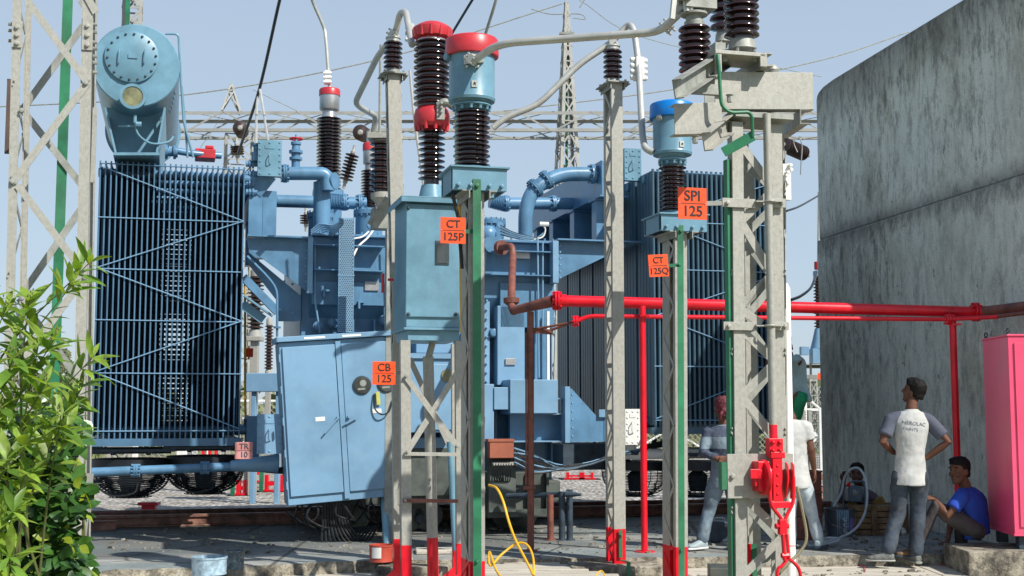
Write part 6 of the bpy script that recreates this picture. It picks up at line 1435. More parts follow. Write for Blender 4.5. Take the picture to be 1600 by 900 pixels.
def person(lab, J, f, o, group=None):
    """J: joints in world space; f: body facing; o: clothing options"""
    base = V((J['base'][0], J['base'][1], J['base'][2])); t = thing('person', lab, 'person', base, group); f = V(f).normalized(); s = o.get('s', 1.0)
    body = MB(); c = J['head']; up = o.get('hup', (0,0,1)); hf = o.get('hf', f)
    hr = head(body, o.get('hair', 'short'), c, hf, up, s)
    neck = J['neck']; body.limb([neck-Z*.05, neck+Z*.02, lp(neck, c, .65)], [.062*s,.054*s,.052*s])
    lat = (J['shR']-J['shL']).normalized(); pel = (J['hpL']+J['hpR'])/2; sp = neck-pel; fw = (f - sp.normalized()*f.dot(sp.normalized())).normalized()
    mid = o.get('bend', V((0,0,0)))
    def torso(g, t0=0.0, t1=1.0, hem=0):
        prof = [(-.13,.140,.108),(0,.142,.108),(.15,.130,.100),(.32,.122,.094),(.5,.132,.102),(.68,.150,.110),(.80,.158,.104),(.87,.150,.090),(.93,.120,.074),(.97,.085,.062),(1.0,.064,.056)]
        out = []
        for k, w, d in prof:
            if k < t0-.001 or k > t1+.001: continue
            out.append((lp(pel, neck, k)+mid*math.sin(max(0,k)*math.pi), lat*(w+g)*s, fw*(d+g)*s))
        return out
    body.loft(torso(-.012), 20)
    for S_ in 'LR':
        sh, el, wr, hp, kn, an = (J[k+S_] for k in ('sh','el','wr','hp','kn','an'))
        body.limb([sh, lp(sh,el,.4), el, lp(el,wr,.35), wr], [.050*s,.045*s,.038*s,.037*s,.026*s])
        if o.get('hand'+S_, True):
            hd = o.get('hd'+S_, (wr-el).normalized()); hn = o.get('hn'+S_, -lat if S_ == 'R' else lat); hand(body, wr, hd, hn, o.get('curl', .5), s, 1 if S_ == 'R' else -1)
        body.limb([hp, lp(hp,kn,.5), kn, lp(kn,an,.35), an], [.080*s,.070*s,.052*s,.052*s,.036*s])
    bo = soft('body', body, o.get('skin', M['skin']), t, .0065, 0, 1)
    if hr: soft('hair' if o.get('hair','short') == 'short' else 'head_cloth', hr, o.get('hairm', M['hair']), t, .006, .016 if o.get('hair','short')=='short' else .006, 1 if o.get('hair','short')=='short' else 3, tex2 if o.get('hair','short')=='short' else tex)
    if o.get('eyes'): eyes(t, c, hf, up, s)
    # shirt
    sm = o['shirt']; sh_ = MB(); T0 = torso(.018, -.13, .97)
    sh_.loft(T0, 22); nk = neck+Z*.0; sh_.tube([lp(pel,neck,.93), lp(pel,neck,.985), neck+Z*.004], [.085*s,.070*s,.064*s], 16)
    slv = sh_ if not o.get('sleeve') else MB()
    for S_ in 'LR':
        sh, el, wr = J['sh'+S_], J['el'+S_], J['wr'+S_]; k = o.get('slen', .62)
        if k <= 1: e = lp(sh, el, k); pts = [lp(sh, neck, .52)-Z*.015, lp(sh, neck, .22), sh, lp(sh, e, .5), e]; rs = [.055*s,.066*s,.069*s,.066*s,.067*s]
        else: e = lp(el, wr, .9); pts = [lp(sh, neck, .25), sh, lp(sh,el,.6), el, e]; rs = [.070*s,.068*s,.060*s,.056*s,.042*s]
        slv.tube([pts[0]-(pts[1]-pts[0])*.3]+pts, [rs[0]*.6]+rs, 16)
    if o.get('sleeve'):
        soft('sleeves', slv, o['sleeve'], t, .011, .010)
    soft('shirt', sh_, sm, t, .011, o.get('fold', .022), 3, label=o.get('shirtlab'))
    # trousers
    tm = o['trousers']; tr_ = MB(); tr_.loft([(lp(pel,neck,.10)+mid*.3, lat*.150*s, fw*.110*s),(pel, lat*.158*s, fw*.116*s),(lp(pel,neck,-.12), lat*.154*s, fw*.110*s)], 20)
    for S_ in 'LR':
        hp, kn, an = J['hp'+S_], J['kn'+S_], J['an'+S_]; e = lp(kn, an, .93); g = o.get('loose', 1.0)
        tr_.limb([hp, lp(hp,kn,.35), lp(hp,kn,.75), kn, lp(kn,an,.5), e], [.086*s,.088*s,.074*s,.067*s*g,.062*s*g,.060*s*g])
    soft('trousers', tr_, tm, t, .012, .030, 3)
    # shoes
    for S_ in 'LR':
        if o.get('shoes') is None: continue
        an, td = J['an'+S_], o['toe'+S_]; td = V(td).normalized(); sd = td.cross(Z)
        b = an-Z*(.07*s); m_ = MB()
        m_.loft([(b-td*.065+Z*.03, sd*.028, Z*.028),(b-td*.045+Z*.035, sd*.037, Z*.037),(b+td*.0+Z*.042, sd*.040, Z*.045),(b+td*.06+Z*.034, sd*.043, Z*.034),(b+td*.12+Z*.024, sd*.046, Z*.025),(b+td*.16+Z*.020, sd*.040, Z*.020),(b+td*.185+Z*.016, sd*.022, Z*.013)], 16, 2.5)
        m_.tube([an-Z*.03, an+Z*.03], .045, 14); shoe = soft('shoe', m_, o['shoes'], t, .007, .004, 1)
        m_ = MB(); m_.loft([(b-td*.075, sd*.03, td*.0+V((0,0,.0))+td.cross(sd)*.012)]*1 + [(b+td*k, sd*w, Z*.011) for k, w in ((-.07,.030),(-.04,.042),(.06,.046),(.13,.049),(.175,.040),(.2,.018))], 14, 3); obj('sole', m_, o.get('sole', M['dark']), shoe)
    return t
mw = mat('stained_white_jersey', (.47,.48,.46), .85, var=.12, scale=7, dirt=.55, dirtcol=(.33,.36,.40), bump=.35, bscale=22)
mgs = mat('slate_grey_jersey', (.075,.085,.12), .85, var=.15, scale=9, bump=.3, bscale=25)
mj = mat('paint_stained_jeans', (.038,.052,.072), .85, var=.35, scale=5, dirt=.6, dirtcol=(.09,.105,.11), bump=.6, bscale=16)
mj2 = mat('pale_washed_jeans', (.40,.46,.49), .85, var=.2, scale=6, dirt=.5, dirtcol=(.22,.28,.32), bump=.6, bscale=16)
mbl = mat('royal_blue_polo', (.012,.055,.36), .8, var=.15, scale=6, bump=.35, bscale=20)
mbr = mat('dark_brown_trousers', (.06,.05,.05), .85, var=.25, scale=6, bump=.5, bscale=16)
mtl = mat('pale_teal_shirt', (.30,.42,.43), .85, var=.15, scale=6, bump=.5, bscale=16)
mgn = mat('green_cloth', (.01,.24,.10), .8, var=.2, scale=6, bump=.4)
mrd = mat('dark_red_bandana', (.12,.012,.022), .8, var=.3, scale=18, dirt=.35, dirtcol=(.35,.25,.25), bump=.4)
mshoe = mat('grey_shoe', (.15,.16,.15), .7, var=.25, scale=20, dirt=.4)
mpale = mat('pale_blue_shoe', (.36,.44,.46), .7, var=.15)
mtan = mat('tan_leather', (.20,.12,.06), .7, var=.2)
mych = mat('mustard_cloth', (.28,.19,.05), .85, var=.3, scale=9, bump=.6)
# striped shirt: broad horizontal bands
m, n, l, b = nodes('banded_blue_shirt'); tc = n.new('ShaderNodeTexCoord'); sx = n.new('ShaderNodeSeparateXYZ'); l.new(tc.outputs['Object'], sx.inputs[0])
c1 = ramp(n, l, mrange(n, l, sx.outputs['Z'], .60, 1.25), [(0,(.13,.18,.23)),(.44,(.035,.05,.085)),(.62,(.17,.23,.28)),(.80,(.045,.06,.10)),(.97,(.20,.27,.31))])
for e_ in n: 
    if e_.bl_idname == 'ShaderNodeValToRGB': e_.color_ramp.interpolation = 'CONSTANT'
nf = noise_n(n, l, tc.outputs['Object'], 9, 6, .7); c1 = mixc(n, l, mrange(n, l, nf, .45, .7, 0, .4), c1, (.25,.30,.32))
l.new(c1, b.inputs['Base Color']); b.inputs['Roughness'].default_value = .85; bump(n, l, b, noise_n(n, l, tc.outputs['Object'], 18, 5, .6), .5, .02); mst = m

# man in the raglan shirt, hands on hips, seen from behind
Yp = 12.35; q = lambda x, y, dy=0: P(x, y, Yp+dy)
J = dict(base=(q(1412,640).x, Yp, 0), head=q(1428,612,.03), neck=q(1424,640,0), shL=q(1392,657), shR=q(1452,659), elL=q(1379,690,-.05), elR=q(1482,690,-.06), wrL=q(1396,707,.16), wrR=q(1447,716,.04),
         hpL=q(1406,745), hpR=q(1437,745), knL=q(1404,800,.06), knR=q(1434,804,.05), anL=q(1386,864,-.02), anR=q(1431,866,.02))
p1 = person('standing man in white shirt with grey sleeves, back turned, hands on hips, looking up', J, (0.05,1,0), dict(hf=(-.75,.62,.25), hup=(.22,-.25,1), shirt=mw, sleeve=mgs, trousers=mj, loose=1.12, shoes=mshoe, sole=M['galvd'], toeL=(-1,.12,0), toeR=(-.1,1,0), slen=.72, hdL=(.6,.8,-.2), hdR=(-.6,.7,-.35), hnL=(.4,.2,.8), hnR=(-.4,.3,.7), fold=.022))
for s_, c_, szz in (('NEROLAC', q(1431,662,-.158), .050), ('PAINTS', q(1425,671,-.160), .044)):
    ob = txt(s_, szz, c_, V((1,0,-.12)).normalized(), V((.12,0,1)).normalized(), V((0,-1,0)), mat('faded_print', (.24,.30,.35), .8), p1, depth=.0008)
    sw = ob.modifiers.new('wrap', 'SHRINKWRAP'); sw.target = [o_ for o_ in p1.children if o_.name.startswith('shirt')][0]; sw.wrap_method = 'PROJECT'; sw.use_project_z = False; sw.use_project_y = True; sw.use_negative_direction = True; sw.use_positive_direction = True; sw.offset = .004
# seated man in the blue polo
Yp = 12.48; q = lambda x, y, dy=0: P(x, y, Yp+dy)
J = dict(base=(q(1515,640).x, Yp, 0), head=q(1499,736,0), neck=q(1508,762,.02), shL=q(1502,778,-.17), shR=q(1512,776,.18), elL=q(1481,806,-.20), elR=q(1488,806,.2), wrL=q(1462,786,-.10), wrR=q(1483,832,.15),
         hpL=q(1526,830,-.08), hpR=q(1526,830,.10), knL=q(1462,793,-.10), knR=q(1500,823,.18), anL=q(1428,856,-.02), anR=q(1506,878,.16))
J['wrL'] = q(1460,780,-.08)
p2 = person('seated man in bright blue polo shirt leaning against the pink cabinet, looking left', J, (-1,-.08,0), dict(hf=(-.86,-.50,-.03), s=1.05, shirt=mbl, trousers=mbr, shoes=mtan, toeL=(-1,-.2,0), toeR=(-.6,-.8,0), slen=.6, eyes=True, curl=.9, bend=V((.05,0,0)), hdR=(-.2,0,-1), hnR=(-1,0,0), hdL=(-.8,.3,.3), hnL=(-.2,.2,-1)))
# man in banded shirt
Yp = 12.9; q = lambda x, y, dy=0: P(x, y, Yp+dy)
J = dict(base=(q(1115,640).x, Yp, SZ), head=q(1129,638,.02), neck=q(1131,664,0), shL=q(1106,677), shR=q(1158,679), elL=q(1099,708,-.06), elR=q(1164,710,-.05), wrL=q(1120,716,-.15), wrR=q(1144,716,-.15),
         hpL=q(1120,752), hpR=q(1146,752), knL=q(1108,797,.05), knR=q(1148,800,.05), anL=q(1096,845,0), anR=q(1146,846,0))
person('standing worker in blue banded shirt and dark red bandana, hands behind back', J, (.1,1,0), dict(hair='cloth', hairm=mrd, hf=(-.3,.9,0), shirt=mst, trousers=mat('blue_grey_jeans', (.12,.17,.215), .85, var=.3, scale=6, dirt=.5, dirtcol=(.25,.29,.30), bump=.6, bscale=16), shoes=mpale, sole=M['white'], toeL=(-.75,-.6,0), toeR=(0,1,0), slen=2, hdL=(.9,0,-.2), hdR=(-.9,0,-.2), hnL=(0,-1,0), hnR=(0,-1,0), s=.98))
# man in white shirt, half hidden by the post
J = dict(base=(q(1250,640).x, Yp, SZ), head=q(1226,630,.12), neck=q(1236,656,.03), shL=q(1214,672), shR=q(1260,668), elL=q(1207,705,.1), elR=q(1267,702,-.02), wrL=q(1215,725,.2), wrR=q(1272,733,.05),
         hpL=q(1232,752), hpR=q(1254,752), knL=q(1235,800,.05), knR=q(1267,797,.0), anL=q(1236,846,.1), anR=q(1280,843,0))
person('worker in plain white t-shirt and pale jeans, back turned, half hidden by the white post', J, (.1,1,0), dict(hf=(-.4,.9,-.1), shirt=mw, trousers=mj2, shoes=mpale, toeL=(.3,1,0), toeR=(.5,.8,0), slen=.6, hdR=(.1,.1,-1), hnR=(-1,0,0), loose=.95))
# worker above him in teal, standing on the rusty drum
Yp = 14.2; q = lambda x, y, dy=0: P(x, y, Yp+dy)
J = dict(base=(q(1243,640).x, Yp, .80), head=q(1222,535,.12), neck=q(1232,556,.03), shL=q(1216,568,.1), shR=q(1247,563,-.1), elL=q(1205,590,.3), elR=q(1238,590,.1), wrL=q(1200,575,.5), wrR=q(1215,580,.4),
         hpL=q(1236,622,.08), hpR=q(1250,622,-.06), knL=q(1228,672,.1), knR=q(1234,675,0), anL=q(1230,722,.05), anR=q(1240,724,-.02))
for k in J: 
    if k != 'base' : J[k] = V(J[k])
person('worker in pale teal shirt and green trousers, raised above the others at the transformer', J, (-.9,.45,0), dict(hair='cloth', hairm=mrd, hf=(-.8,.5,0), shirt=mtl, trousers=mgn, shoes=mshoe, toeL=(-.8,.5,0), toeR=(-.8,.5,0), slen=2, s=.97))
t = thing('oil_drum', 'rusty brown drum standing behind the worker in white t-shirt', 'drum', V((q(1243,700).x, 14.2, SZ))); mb = MB(); h = J['anL'].z-.09-SZ; mb.lathe(V((q(1243,700).x,14.2,SZ)), [(0,.27),(.01,.285),(.02,.27),(h*.33,.27),(h*.33+.012,.285),(h*.33+.024,.27),(h*.66,.27),(h*.66+.012,.285),(h*.66+.024,.27),(h-.02,.27),(h-.01,.285),(h,.28),(h,.25),(h-.02,.24)], 36); obj('shell', mb, M['rust'], t)
mb = MB(); mb.lathe(V((q(1243,700).x-.1,14.15,SZ+h-.02)), [(0,.03),(.018,.03)], 12); obj('bung', mb, M['rust'], t)
# crouching worker behind the sprayer
Yp = 15.0; q = lambda x, y, dy=0: P(x, y, Yp+dy)
J = dict(base=(q(1345,640).x, Yp, SZ), head=q(1339,741,0), neck=q(1343,762,.05), shL=q(1363,778,.0), shR=q(1322,776,.02), elL=q(1372,793,-.15), elR=q(1313,785,-.1), wrL=q(1356,786,-.25), wrR=q(1318,752,-.15),
         hpL=q(1352,822,.15), hpR=q(1338,822,.15), knL=q(1374,782,-.25), knR=q(1332,790,-.3), anL=q(1378,825,-.2), anR=q(1334,825,-.3))
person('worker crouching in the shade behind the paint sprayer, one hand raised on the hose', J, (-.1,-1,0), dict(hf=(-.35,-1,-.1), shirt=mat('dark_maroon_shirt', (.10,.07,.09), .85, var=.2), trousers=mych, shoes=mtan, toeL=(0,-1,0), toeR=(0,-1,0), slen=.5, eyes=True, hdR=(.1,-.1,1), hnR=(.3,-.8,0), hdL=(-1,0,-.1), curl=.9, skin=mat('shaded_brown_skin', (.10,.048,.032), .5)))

# ============================================================= THINGS ON THE GROUND
# pink cabinet
c0 = P(1578,640,11.9); c0.z = 0; lv = V((.057,.8,0)); fv = V((.70,-.05,0)); zb, ztp = .345, 2.20
t = thing('pink_cabinet', 'tall glossy pink red equipment cabinet with lifting eyes at the right edge', 'cabinet', c0+fv*.5)
mb = MB(); mb.obox(c0+Z*(zb+.02)+fv*.004+lv*.004, fv*.992, lv*.992, Z*(ztp-zb-.04)); obj('cabinet_body', mb, M['pink'], t, bev=.006)
mb = MB(); mb.obox(c0+Z*(ztp-.02)-lv*.01-fv*.008, fv*1.02, lv*1.02, Z*.02); obj('cabinet_roof', mb, M['pink'], t, bev=.006)
mb = MB(); mb.obox(c0+Z*zb-lv*.006-fv*.006, fv*1.01, lv*1.01, Z*.022); obj('bottom_rim', mb, M['pink'], t, bev=.004)
mb = MB(); mb.obox(c0+Z*(zb+.08)+fv*.08-lv*.012, fv*.85, lv*.012, Z*(ztp-zb-.16)); obj('door', mb, M['pink'], t, bev=.006)
for a_, b_ in ((.03,.05),(.03,.92),(.95,.05),(.95,.92)):
    p = c0+fv*a_+lv*b_+Z*ztp; mb = MB(); mb.ring(p+Z*.035, U, .022, .006, 16, 6); mb.lathe(p, [(0,.02),(.012,.014)], 10); obj('lifting_eye', mb, M['dark'], t)
for a_, b_ in ((.08,.06),(.8,.06),(.08,.8),(.8,.8)):
    p = c0+fv*a_+lv*b_; mb = MB(); mb.obox(p+Z*.222, fv*.12, lv*.14, Z*(zb-.222)); obj('foot', mb, M['dark'], t)
# sprayer
Ys = 14.6; q = lambda x, y, dy=0: P(x, y, Ys+dy)
t = thing('paint_sprayer', 'dark blue grey paint sprayer with tubular frame standing on the crate in shade', 'paint sprayer', q(1335,790))
sp_m = mat('slate_machine_paint', (.10,.16,.21), .4, var=.2); a = q(1322,788); d_ = q(1350,788)
mb = MB(); mb.box(a.x+.03, d_.x-.01, Ys, Ys+.22, a.z+.02, q(1330,760).z); obj('motor_housing', mb, sp_m, t, bev=.02)
mb = MB(); mb.lathe(q(1328,770,.05), [(0,.07),(.16,.07)], 20, U); obj('pump', mb, M['galvd'], t)
mb = MB(); mb.lathe(q(1324,757,-.02), [(0,.02),(.03,.025),(.035,.01)], 12, -W); obj('red_knob', mb, M['red'], t)
mb = MB(); mb.obox(q(1336,773,-.006), U*.04, W*.004, Z*.035); obj('white_label', mb, M['white'], t)
for dy in (0, .24):
    mb = MB(); mb.tube(fillet([q(1318,792,dy), q(1318,762,dy), q(1330,752,dy), q(1352,752,dy), q(1352,792,dy), q(1318,792,dy)], .04), .010, 8); obj('tube_frame', mb, sp_m, t)
for x in (1320, 1352):
    mb = MB(); mb.tube([q(x,790), q(x,790,.24)], .010, 8); obj('tube_frame', mb, sp_m, t)
# crate
t = thing('wooden_crate', 'rough brown wooden crate in the shade under the paint sprayer', 'crate', q(1368,832)); a, d_ = q(1328,833,-.2), q(1402,833,-.2); a.z = SZ; zt = q(1360,790,-.2).z
for i in range(5):
    z = SZ+(zt-SZ)*i/5; mb = MB(); mb.box(a.x, d_.x, a.y+random.uniform(-.004,.004), a.y+.02, z+.006, z+(zt-SZ)/5-.006); obj('plank', mb, M['wood'], t, bev=.003)
for x in (a.x-.02, a.x+.02+(d_.x-a.x)*.42, d_.x-.02):
    mb = MB(); mb.box(x, x+.06, a.y-.022, a.y-.002, SZ, zt+.01); obj('batten', mb, M['wood'], t, bev=.003)
mb = MB(); mb.box(a.x, d_.x, a.y+.022, a.y+.5, zt-.03, zt-.008); obj('lid', mb, M['wood'], t, bev=.003)
mb = MB(); mb.box(a.x, d_.x, a.y+.04, a.y+.48, SZ, zt-.035); obj('inner_box', mb, M['wood'], t)
mb = MB(); mb.obox(P(1402,833,14.6), U*.15, W*.3, Z*.32); single('wooden_board', mb, M['wood'], 'short upright brown board beside the crate behind the standing man', 'board')
# sack
mb = MB(); mb.loft([(q(1385,800,.1)+Z*k, U*w, W*w*.7) for k, w in ((-.1,.12),(0,.15),(.1,.13),(.2,.08),(.26,.04))], 14); soft('cloth_bundle', mb, mych, None, .015, .05, 1) if False else None
# paint bucket with blue drips
def can(name, lab, px, py, Y, r, h, m, z0, drips=None, inner='dark', lidr=False, lab2=None, handle=True):
    g = P(px, 700, Y); c = V((g.x, Y, z0)); t = thing(name, lab, 'paint can', c); mb = MB()
    mb.lathe(c, [(0,r*.96),(.004,r),(.02,r*.97),(h*.5,r*.99),(h-.02,r),(h-.015,r*1.04),(h,r*1.04),(h,r*.94),(h-.03,r*.93)], 36); obj('can_body', mb, m, t)
    mb = MB(); mb.lathe(c+Z*(h-.05), [(0,r*.9),(.004,r*.9)], 30); obj('paint_surface', mb, M[inner], t)
    if handle: mb = MB(); mb.tube([c+V((-r*1.05,0,h-.05)), c+V((-r*.8,-r*.9,h*.45)), c+V((0,-r*1.25,h*.3)), c+V((r*.8,-r*.9,h*.45)), c+V((r*1.05,0,h-.05))], .003, 6); obj('can_handle', mb, M['silver'], t)
    return t, c
tb_, cb_ = can('paint_bucket', 'grey paint bucket with blue drips, round emblems and purple panel in shade', 1309, 835, 14.4, .165, .30, mat('dark_grey_bucket', (.09,.11,.13), .4, var=.15), SZ, inner='paintblue')
random.seed(2)
for k in range(7):
    a_ = -1.95+k*.12; ln = random.uniform(.08,.27); r = .1665; mb = MB(); p = cb_+V((math.cos(a_)*r, math.sin(a_)*r, .285)); mb.limb([p, p-Z*ln*.5, p-Z*ln], [.009,.006,.006], 6); obj('paint_drip', mb, M['paintblue'], tb_)
for k, zz_ in enumerate((.19,.125,.06)):
    d = V((math.cos(-1.45), math.sin(-1.45), 0)); mb = MB(); mb.ring(cb_+d*.166+Z*zz_, d, .017, .005, 16, 5); obj('emblem_ring', mb, M['white'], tb_)
d = V((math.cos(-.95), math.sin(-.95), 0)); sd = V((-d.y, d.x, 0)); mb = MB(); mb.obox(cb_+d*.164-sd*.03+Z*.05, sd*.06, d*.006, Z*.15); obj('purple_panel', mb, mat('lilac_print', (.24,.18,.45), .5), tb_)
can('paint_can', 'pale blue smeared paint can at the front edge of the slab, the larger one', 331, 890, 11.12, .148, .15, mat('smeared_blue_can', (.30,.42,.50), .35, var=.3, scale=14, dirt=.6, dirtcol=(.12,.2,.28)), .10, inner='paintblue', handle=False)
can('paint_can', 'smaller dark grey paint can just behind the pale blue one', 370, 886, 11.42, .085, .16, mat('dark_smeared_can', (.08,.12,.14), .3, var=.4, scale=20, dirt=.6, dirtcol=(.3,.38,.42)), .11, handle=False)
t4, c4 = can('paint_can', 'low brick red can with a white label at the foot of the grey conduit', 597, 880, 11.95, .108, .155, M['capred'] if False else mat('brick_red_can', (.42,.06,.035), .5, var=.15), SZ-.0, handle=False)
d = V((-.35,-.94,0)); sd = V((.94,-.35,0)); mb = MB()
mb.loft([(c4+Z*z, V((.1125,0,0)), V((0,.1125,0))) for z in (.04,.135)], 36); mb2 = MB()
for k in range(6):
    a0_ = -2.35+k*.15; a1_ = a0_+.15; r = .1105; mb2.add([c4+V((math.cos(a)*r, math.sin(a)*r, z)) for a, z in ((a0_,.04),(a1_,.04),(a1_,.14),(a0_,.14))], [(0,1,2,3)])
obj('can_label', mb2, M['white'], t4)
# black box with yellow side
g = P(1127,843,13.7); t = thing('tool_case', 'small black case with a yellow side standing behind the banded shirt worker', 'tool case', V((g.x, 13.7, SZ)))
mb = MB(); mb.box(g.x-.12, g.x+.07, 13.6, 13.8, SZ, SZ+.22); obj('case_body', mb, M['dark'], t, bev=.02)
mb = MB(); mb.box(g.x+.072, g.x+.11, 13.6, 13.8, SZ, SZ+.2); obj('yellow_side', mb, M['yellow'], t, bev=.02)
mb = MB(); mb.tube(fillet([(g.x-.08,13.7,SZ+.21),(g.x-.07,13.7,SZ+.25),(g.x+.03,13.7,SZ+.25),(g.x+.04,13.7,SZ+.21)], .02), .008, 6); obj('case_handle', mb, M['dark'], t)
# hoses and cables
def cable(lab, pts, r, mm, name='cable', n=8, cat='cable', m=None):
    mb = MB(); mb.tube(spline(pts, n), r, 8); return single(name, mb, m or M[mm], lab, cat)
cable('white paint hose curling in a tall loop in front of the crouching worker', [P(1302,792,14.35),P(1314,770,14.4),P(1319,748,14.4),P(1328,734,14.35),P(1342,732,14.3),P(1352,748,14.2),P(1355,775,14.1),P(1351,803,14.0),P(1338,825,13.8),P(1318,838,13.6),P(1298,845,13.3),P(1283,847,13.2),P(1292,841,13.5),P(1312,842,13.4),P(1300,848,13.2),P(1270,853,13.05),P(1262,851,13.1)], .014, 'white', name='paint_hose', cat='hose', m=mat('pale_hose', (.45,.52,.55), .4))
cable('yellow electric cable dropping in a long loop right of the green striped column', [P(764,758,11.4),P(776,763,11.3),P(786,783,11.2),P(795,815,11.1),P(806,845,10.95),P(820,872,10.75),P(834,900,10.5),P(840,915,10.4)], .011, 'yellow')
cable('yellow electric cable arching low over the covers and off the bottom edge', [P(790,912,10.4),P(775,890,10.6),P(765,862,10.9),P(766,884,10.7),P(784,866,10.9),P(808,849,10.95),P(824,852,10.9),P(833,872,10.75),P(834,905,10.45)], .010, 'yellow')
cable('short tan cable loop at the bottom edge right of the yellow cables', [P(925,915,10.6),P(932,898,10.75),P(940,892,10.8),P(946,902,10.7),P(948,915,10.55)], .006, 'yellow')
gp = lambda x, y, z=.012: P(x, y, CAMH-0) if False else V(((lambda Y: P(x,y,Y))((CAMH-z)*1.0/max(1e-6,-(P(x,y,1.0).z-CAMH)))))
for lab, pix, mm in (('thin red wire wandering over the walkway below the standing man', [(1290,868),(1310,872),(1335,880),(1350,886),(1352,893)], 'red'),('thin red wire along the step between the standing and seated men', [(1380,876),(1420,878),(1470,882),(1520,890),(1560,899)], 'red'),('thin dark wire on the walkway beside the red linkage', [(1262,876),(1272,882),(1285,884),(1296,878)], 'rubber')):
    cable(lab, [gp(x, y) for x, y in pix], .004, mm)
# sandals
for k, (x, y, tw_) in enumerate(((1404,868,.5),(1418,872,-.3))):
    c = gp(x, y, .0); t = thing('sandal', ('brown sandal lying behind the standing man, left one','brown sandal lying behind the standing man, right one')[k], 'sandal', c, 'pair of brown sandals'); d = V((math.cos(tw_), math.sin(tw_), 0)); sd = V((-d.y, d.x, 0))
    mb = MB(); mb.loft([(c+Z*.0+d*(-.12+.02)+Z*.001, sd*.03, d*.02)], 4) if False else None
    mb.poly([c+d*a+sd*b+Z*.004 for a, b in ((-.12,-.028),(-.12,.028),(-.02,.032),(.08,.042),(.13,.025),(.14,0),(.13,-.025),(.08,-.038),(-.02,-.028))], Z*.016); obj('sole', mb, mtan, t, bev=.003)
    mb = MB(); mb.tube(spline([c+d*.03-sd*.04+Z*.01, c+d*.05+Z*.055, c+d*.03+sd*.042+Z*.01], 6), .009, 6); obj('strap', mb, M['dark'], t)
mb = MB(); c = gp(1400,836,SZ); mb.loft([(c+Z*k, V((.13*w,0,0)), V((0,.06*w,0))) for k, w in ((0,.8),(.03,1),(.07,.7),(.1,.2))], 12); o = single('plastic_bag', mb, M['white'], 'small crumpled white plastic bag behind the standing man', 'bag'); dd = o.modifiers.new('crumple','DISPLACE'); dd.texture = tex2; dd.strength = .05
# loose grit on the slab
random.seed(21); mb = MB()
for i in range(1500):
    if i % 3: x = random.uniform(-4.2, 5.2); y = random.uniform(12.6, 15.9)
    else: x = random.uniform(-4, 5.2); y = random.uniform(10.9, 12.2)
    z = SZ if y > 12.55 else .0
    if z == 0 and (x < 1.2): continue
    r = random.uniform(.004, .016)*random.choice((1,1,1,1.8)); mb.hexa([V((x+sx*r*random.uniform(.6,1.2), y+sy*r*random.uniform(.6,1.2), z+k*r*random.uniform(.5,1))) for k in (0, 1) for sx, sy in ((-1,-1),(1,-1),(1,1),(-1,1))])
o = obj('grit', mb, M['edge'], flat=True); o['kind'] = 'stuff'; o['label'] = 'loose grit and crumbs scattered on the concrete'
# ============================================================= PLANTS IN THE FOREGROUND
def leafgeo(mb, p, d, n, ln, w, droop=.35, fold=.25, seg=5):
    d = V(d).normalized(); n = V(n); n = (n-d*n.dot(d)).normalized(); sd = d.cross(n); vs = []; cur = V(p); dd = V(d)
    prof = [0.12,.62,1.0,.92,.55,.06] if seg == 5 else [.15,.9,1,.1]
    for i in range(seg+1):
        k = prof[i]*w*.5; vs += [cur-sd*k+n*k*fold, cur, cur+sd*k+n*k*fold]
        dd = (dd - Z*droop/seg).normalized(); cur = cur+dd*ln/seg
    fs = []
    for i in range(seg):
        a = i*3; fs += [(a,a+1,a+4,a+3),(a+1,a+2,a+5,a+4)]
    mb.add(vs, fs)
random.seed(31)
fl = thing('leafy_shrub', 'bright green shrub with long pointed leaves filling the lower left foreground', 'shrub', V((-2.6, 6.2, 0)))
lm, sm_ = [MB(), MB()], MB()
tips = []
for x, y, Y in ((138,412,6.1),(112,445,6.0),(45,470,6.0),(10,480,5.9),(-20,470,6.1),(143,560,6.0),(85,530,5.9),(60,540,6.0),(20,560,5.8),(128,605,6.1),(70,600,5.8),(30,620,5.9),(95,650,5.8),(0,640,5.8),(50,680,5.8),(105,670,5.9),(10,720,5.7),(40,740,5.8),(-30,560,6),(-40,650,5.8),(-30,740,5.8),(20,800,5.7),(0,820,5.7),(15,870,5.6),(-10,880,5.6)): tips.append((P(x,y,Y), 1))
for i in range(24):
    x = random.uniform(-90, 62); ym = 640+max(0, x-10)*1.5; y = random.uniform(ym, 960)
    if y > 760 and x > 25: continue; tips.append((P(x, y, random.uniform(5.9, 6.7)), 0))
for i in range(14):
    for k in range(7): sm_.ell(tips[i][0]+V((random.uniform(-.02,.02), 0, k*.009)), .004,.004,.007, 5)
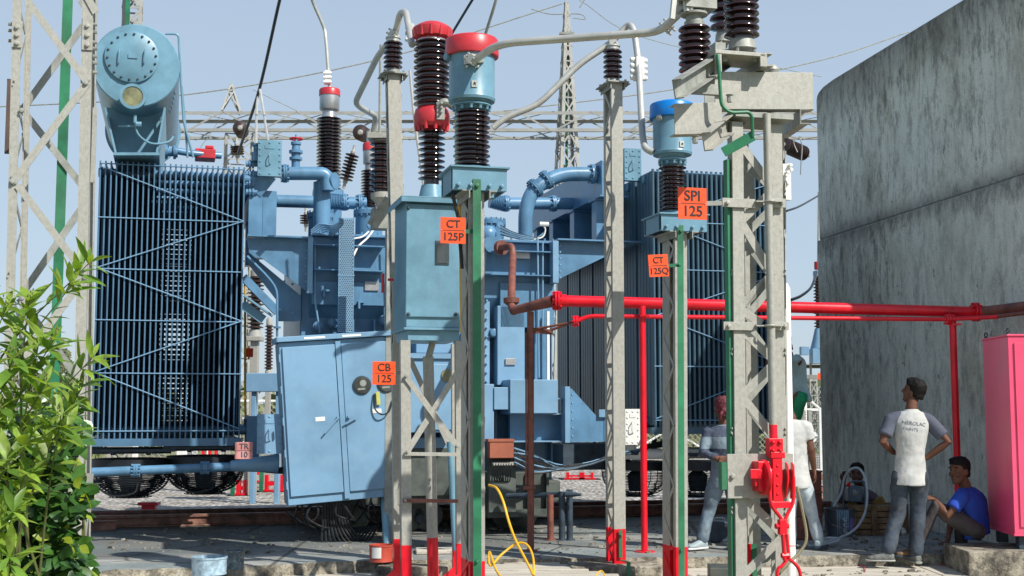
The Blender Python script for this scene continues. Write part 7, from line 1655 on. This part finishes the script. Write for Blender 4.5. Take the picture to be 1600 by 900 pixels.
for tip, main in tips:
    base = V((-2.55+random.uniform(-.35,.35), 6.35+random.uniform(-.3,.3), max(0.02, tip.z-1.1-random.uniform(0,.2)))) ; mid = lp(base, tip, .55)+V((random.uniform(-.12,.02), random.uniform(-.05,.05), .10)); pts = spline([base, mid, tip], 9)
    sm_.tube(pts, [.009*(1-.75*i/(len(pts)-1)) for i in range(len(pts))], 5, False)
    n_ = len(pts)
    for i in range(int(n_*.58), n_):
        k = random.choice((1,1,2)) if i < n_-2 else 5
        d0 = (pts[i]-pts[i-1]).normalized()
        for j in range(k):
            a = random.uniform(0, 6.283) if i < n_-2 else j*6.283/k+random.uniform(-.3,.3)
            o1 = d0.orthogonal().normalized(); o2 = d0.cross(o1); sdv = o1*math.cos(a)+o2*math.sin(a); lf = d0*random.uniform(.3,.9)+sdv*random.uniform(.7,1)+Z*random.uniform(-.1,.3)
            ln = random.uniform(.11,.20)*(1 if i < n_-1 else .8); leafgeo(lm[0 if random.random() < .6 else 1], pts[i], lf, Z+sdv*random.uniform(-.5,.5)+V((random.uniform(-.4,.4),random.uniform(-.6,.1),0)), ln, ln*random.uniform(.22,.32), random.uniform(.15,.8))
obj('stems', sm_, M['stem'], fl); o = obj('leaves', lm[0], M['leaf'], fl, sharp=180); o = obj('leaves', lm[1], mat('mid_green_leaf', (.14,.26,.04), .4, var=.35, scale=3, trans=.4), fl, sharp=180, label='older mid green leaves')
random.seed(41)
sh = thing('glossy_shrub', 'low dark glossy leaved shrub at the foot of the left lattice tower', 'shrub', V((-2.7, 7.6, 0))); dm = [MB(), MB(), MB()]; tw_ = MB()
for i in range(4600):
    x = random.uniform(-40, 146); top_ = 680 - 40*math.sin((x-20)/70) if x < 120 else 660+(x-120)*3.2
    if random.random() < .15: top_ -= 40
    y = random.uniform(top_, 980)
    if x > 124+11*math.sin(y/17)+6*math.sin(y/7): continue
    Y = random.uniform(6.9, 8.3); p = P(x, y, Y)
    if p.z < .02: continue
    d = V((random.uniform(-1,1), random.uniform(-1,.5), random.uniform(-.7,.6))); n_ = V((random.uniform(-.7,.7), random.uniform(-1,.3), random.uniform(.2,1)))
    ln = random.uniform(.06,.125); k = 2 if random.random() < .06 else (1 if random.random() < .3 else 0); leafgeo(dm[k], p, d, n_, ln, ln*random.uniform(.5,.72), random.uniform(0,.5), .18)
for i in range(46):
    b = V((-2.75+random.uniform(-.5,.4), 7.6+random.uniform(-.4,.4), .02)); e = P(random.uniform(-20,140), random.uniform(690,860), random.uniform(7.1,8.1)); tw_.tube(spline([b, lp(b,e,.5)+V((random.uniform(-.15,.15),0,.1)), e], 6), .006, 5, False)
obj('twigs', tw_, M['stem'], sh)
obj('leaves', dm[0], M['leafd'], sh, sharp=180); obj('leaves', dm[1], mat('mid_glossy_leaf', (.06,.15,.025), .32, var=.4, scale=6, trans=.15), sh, sharp=180, label='mid green glossy leaves'); obj('leaves', dm[2], mat('lime_leaf', (.26,.34,.03), .4, var=.25, trans=.3), sh, sharp=180, label='young lime green leaves')
# a few tufts of weeds far left behind the tower
random.seed(51); mb = MB()
for i in range(4200):
    x = random.uniform(20, 156); y = random.uniform(575+30*math.sin(x*.11), 720); p = P(x, y, random.uniform(26, 29)); r = random.uniform(.06,.16); d = V((random.uniform(-1,1), random.uniform(-1,1), random.uniform(-.6,1))).normalized(); leafgeo(mb, p, d, V((0,-1,.5)), r, r*.6, .3, .1, 3)
o = single('roadside_bush', mb, M['scrub'], 'dusty green bush seen behind the left lattice tower', 'bush', flat=True)
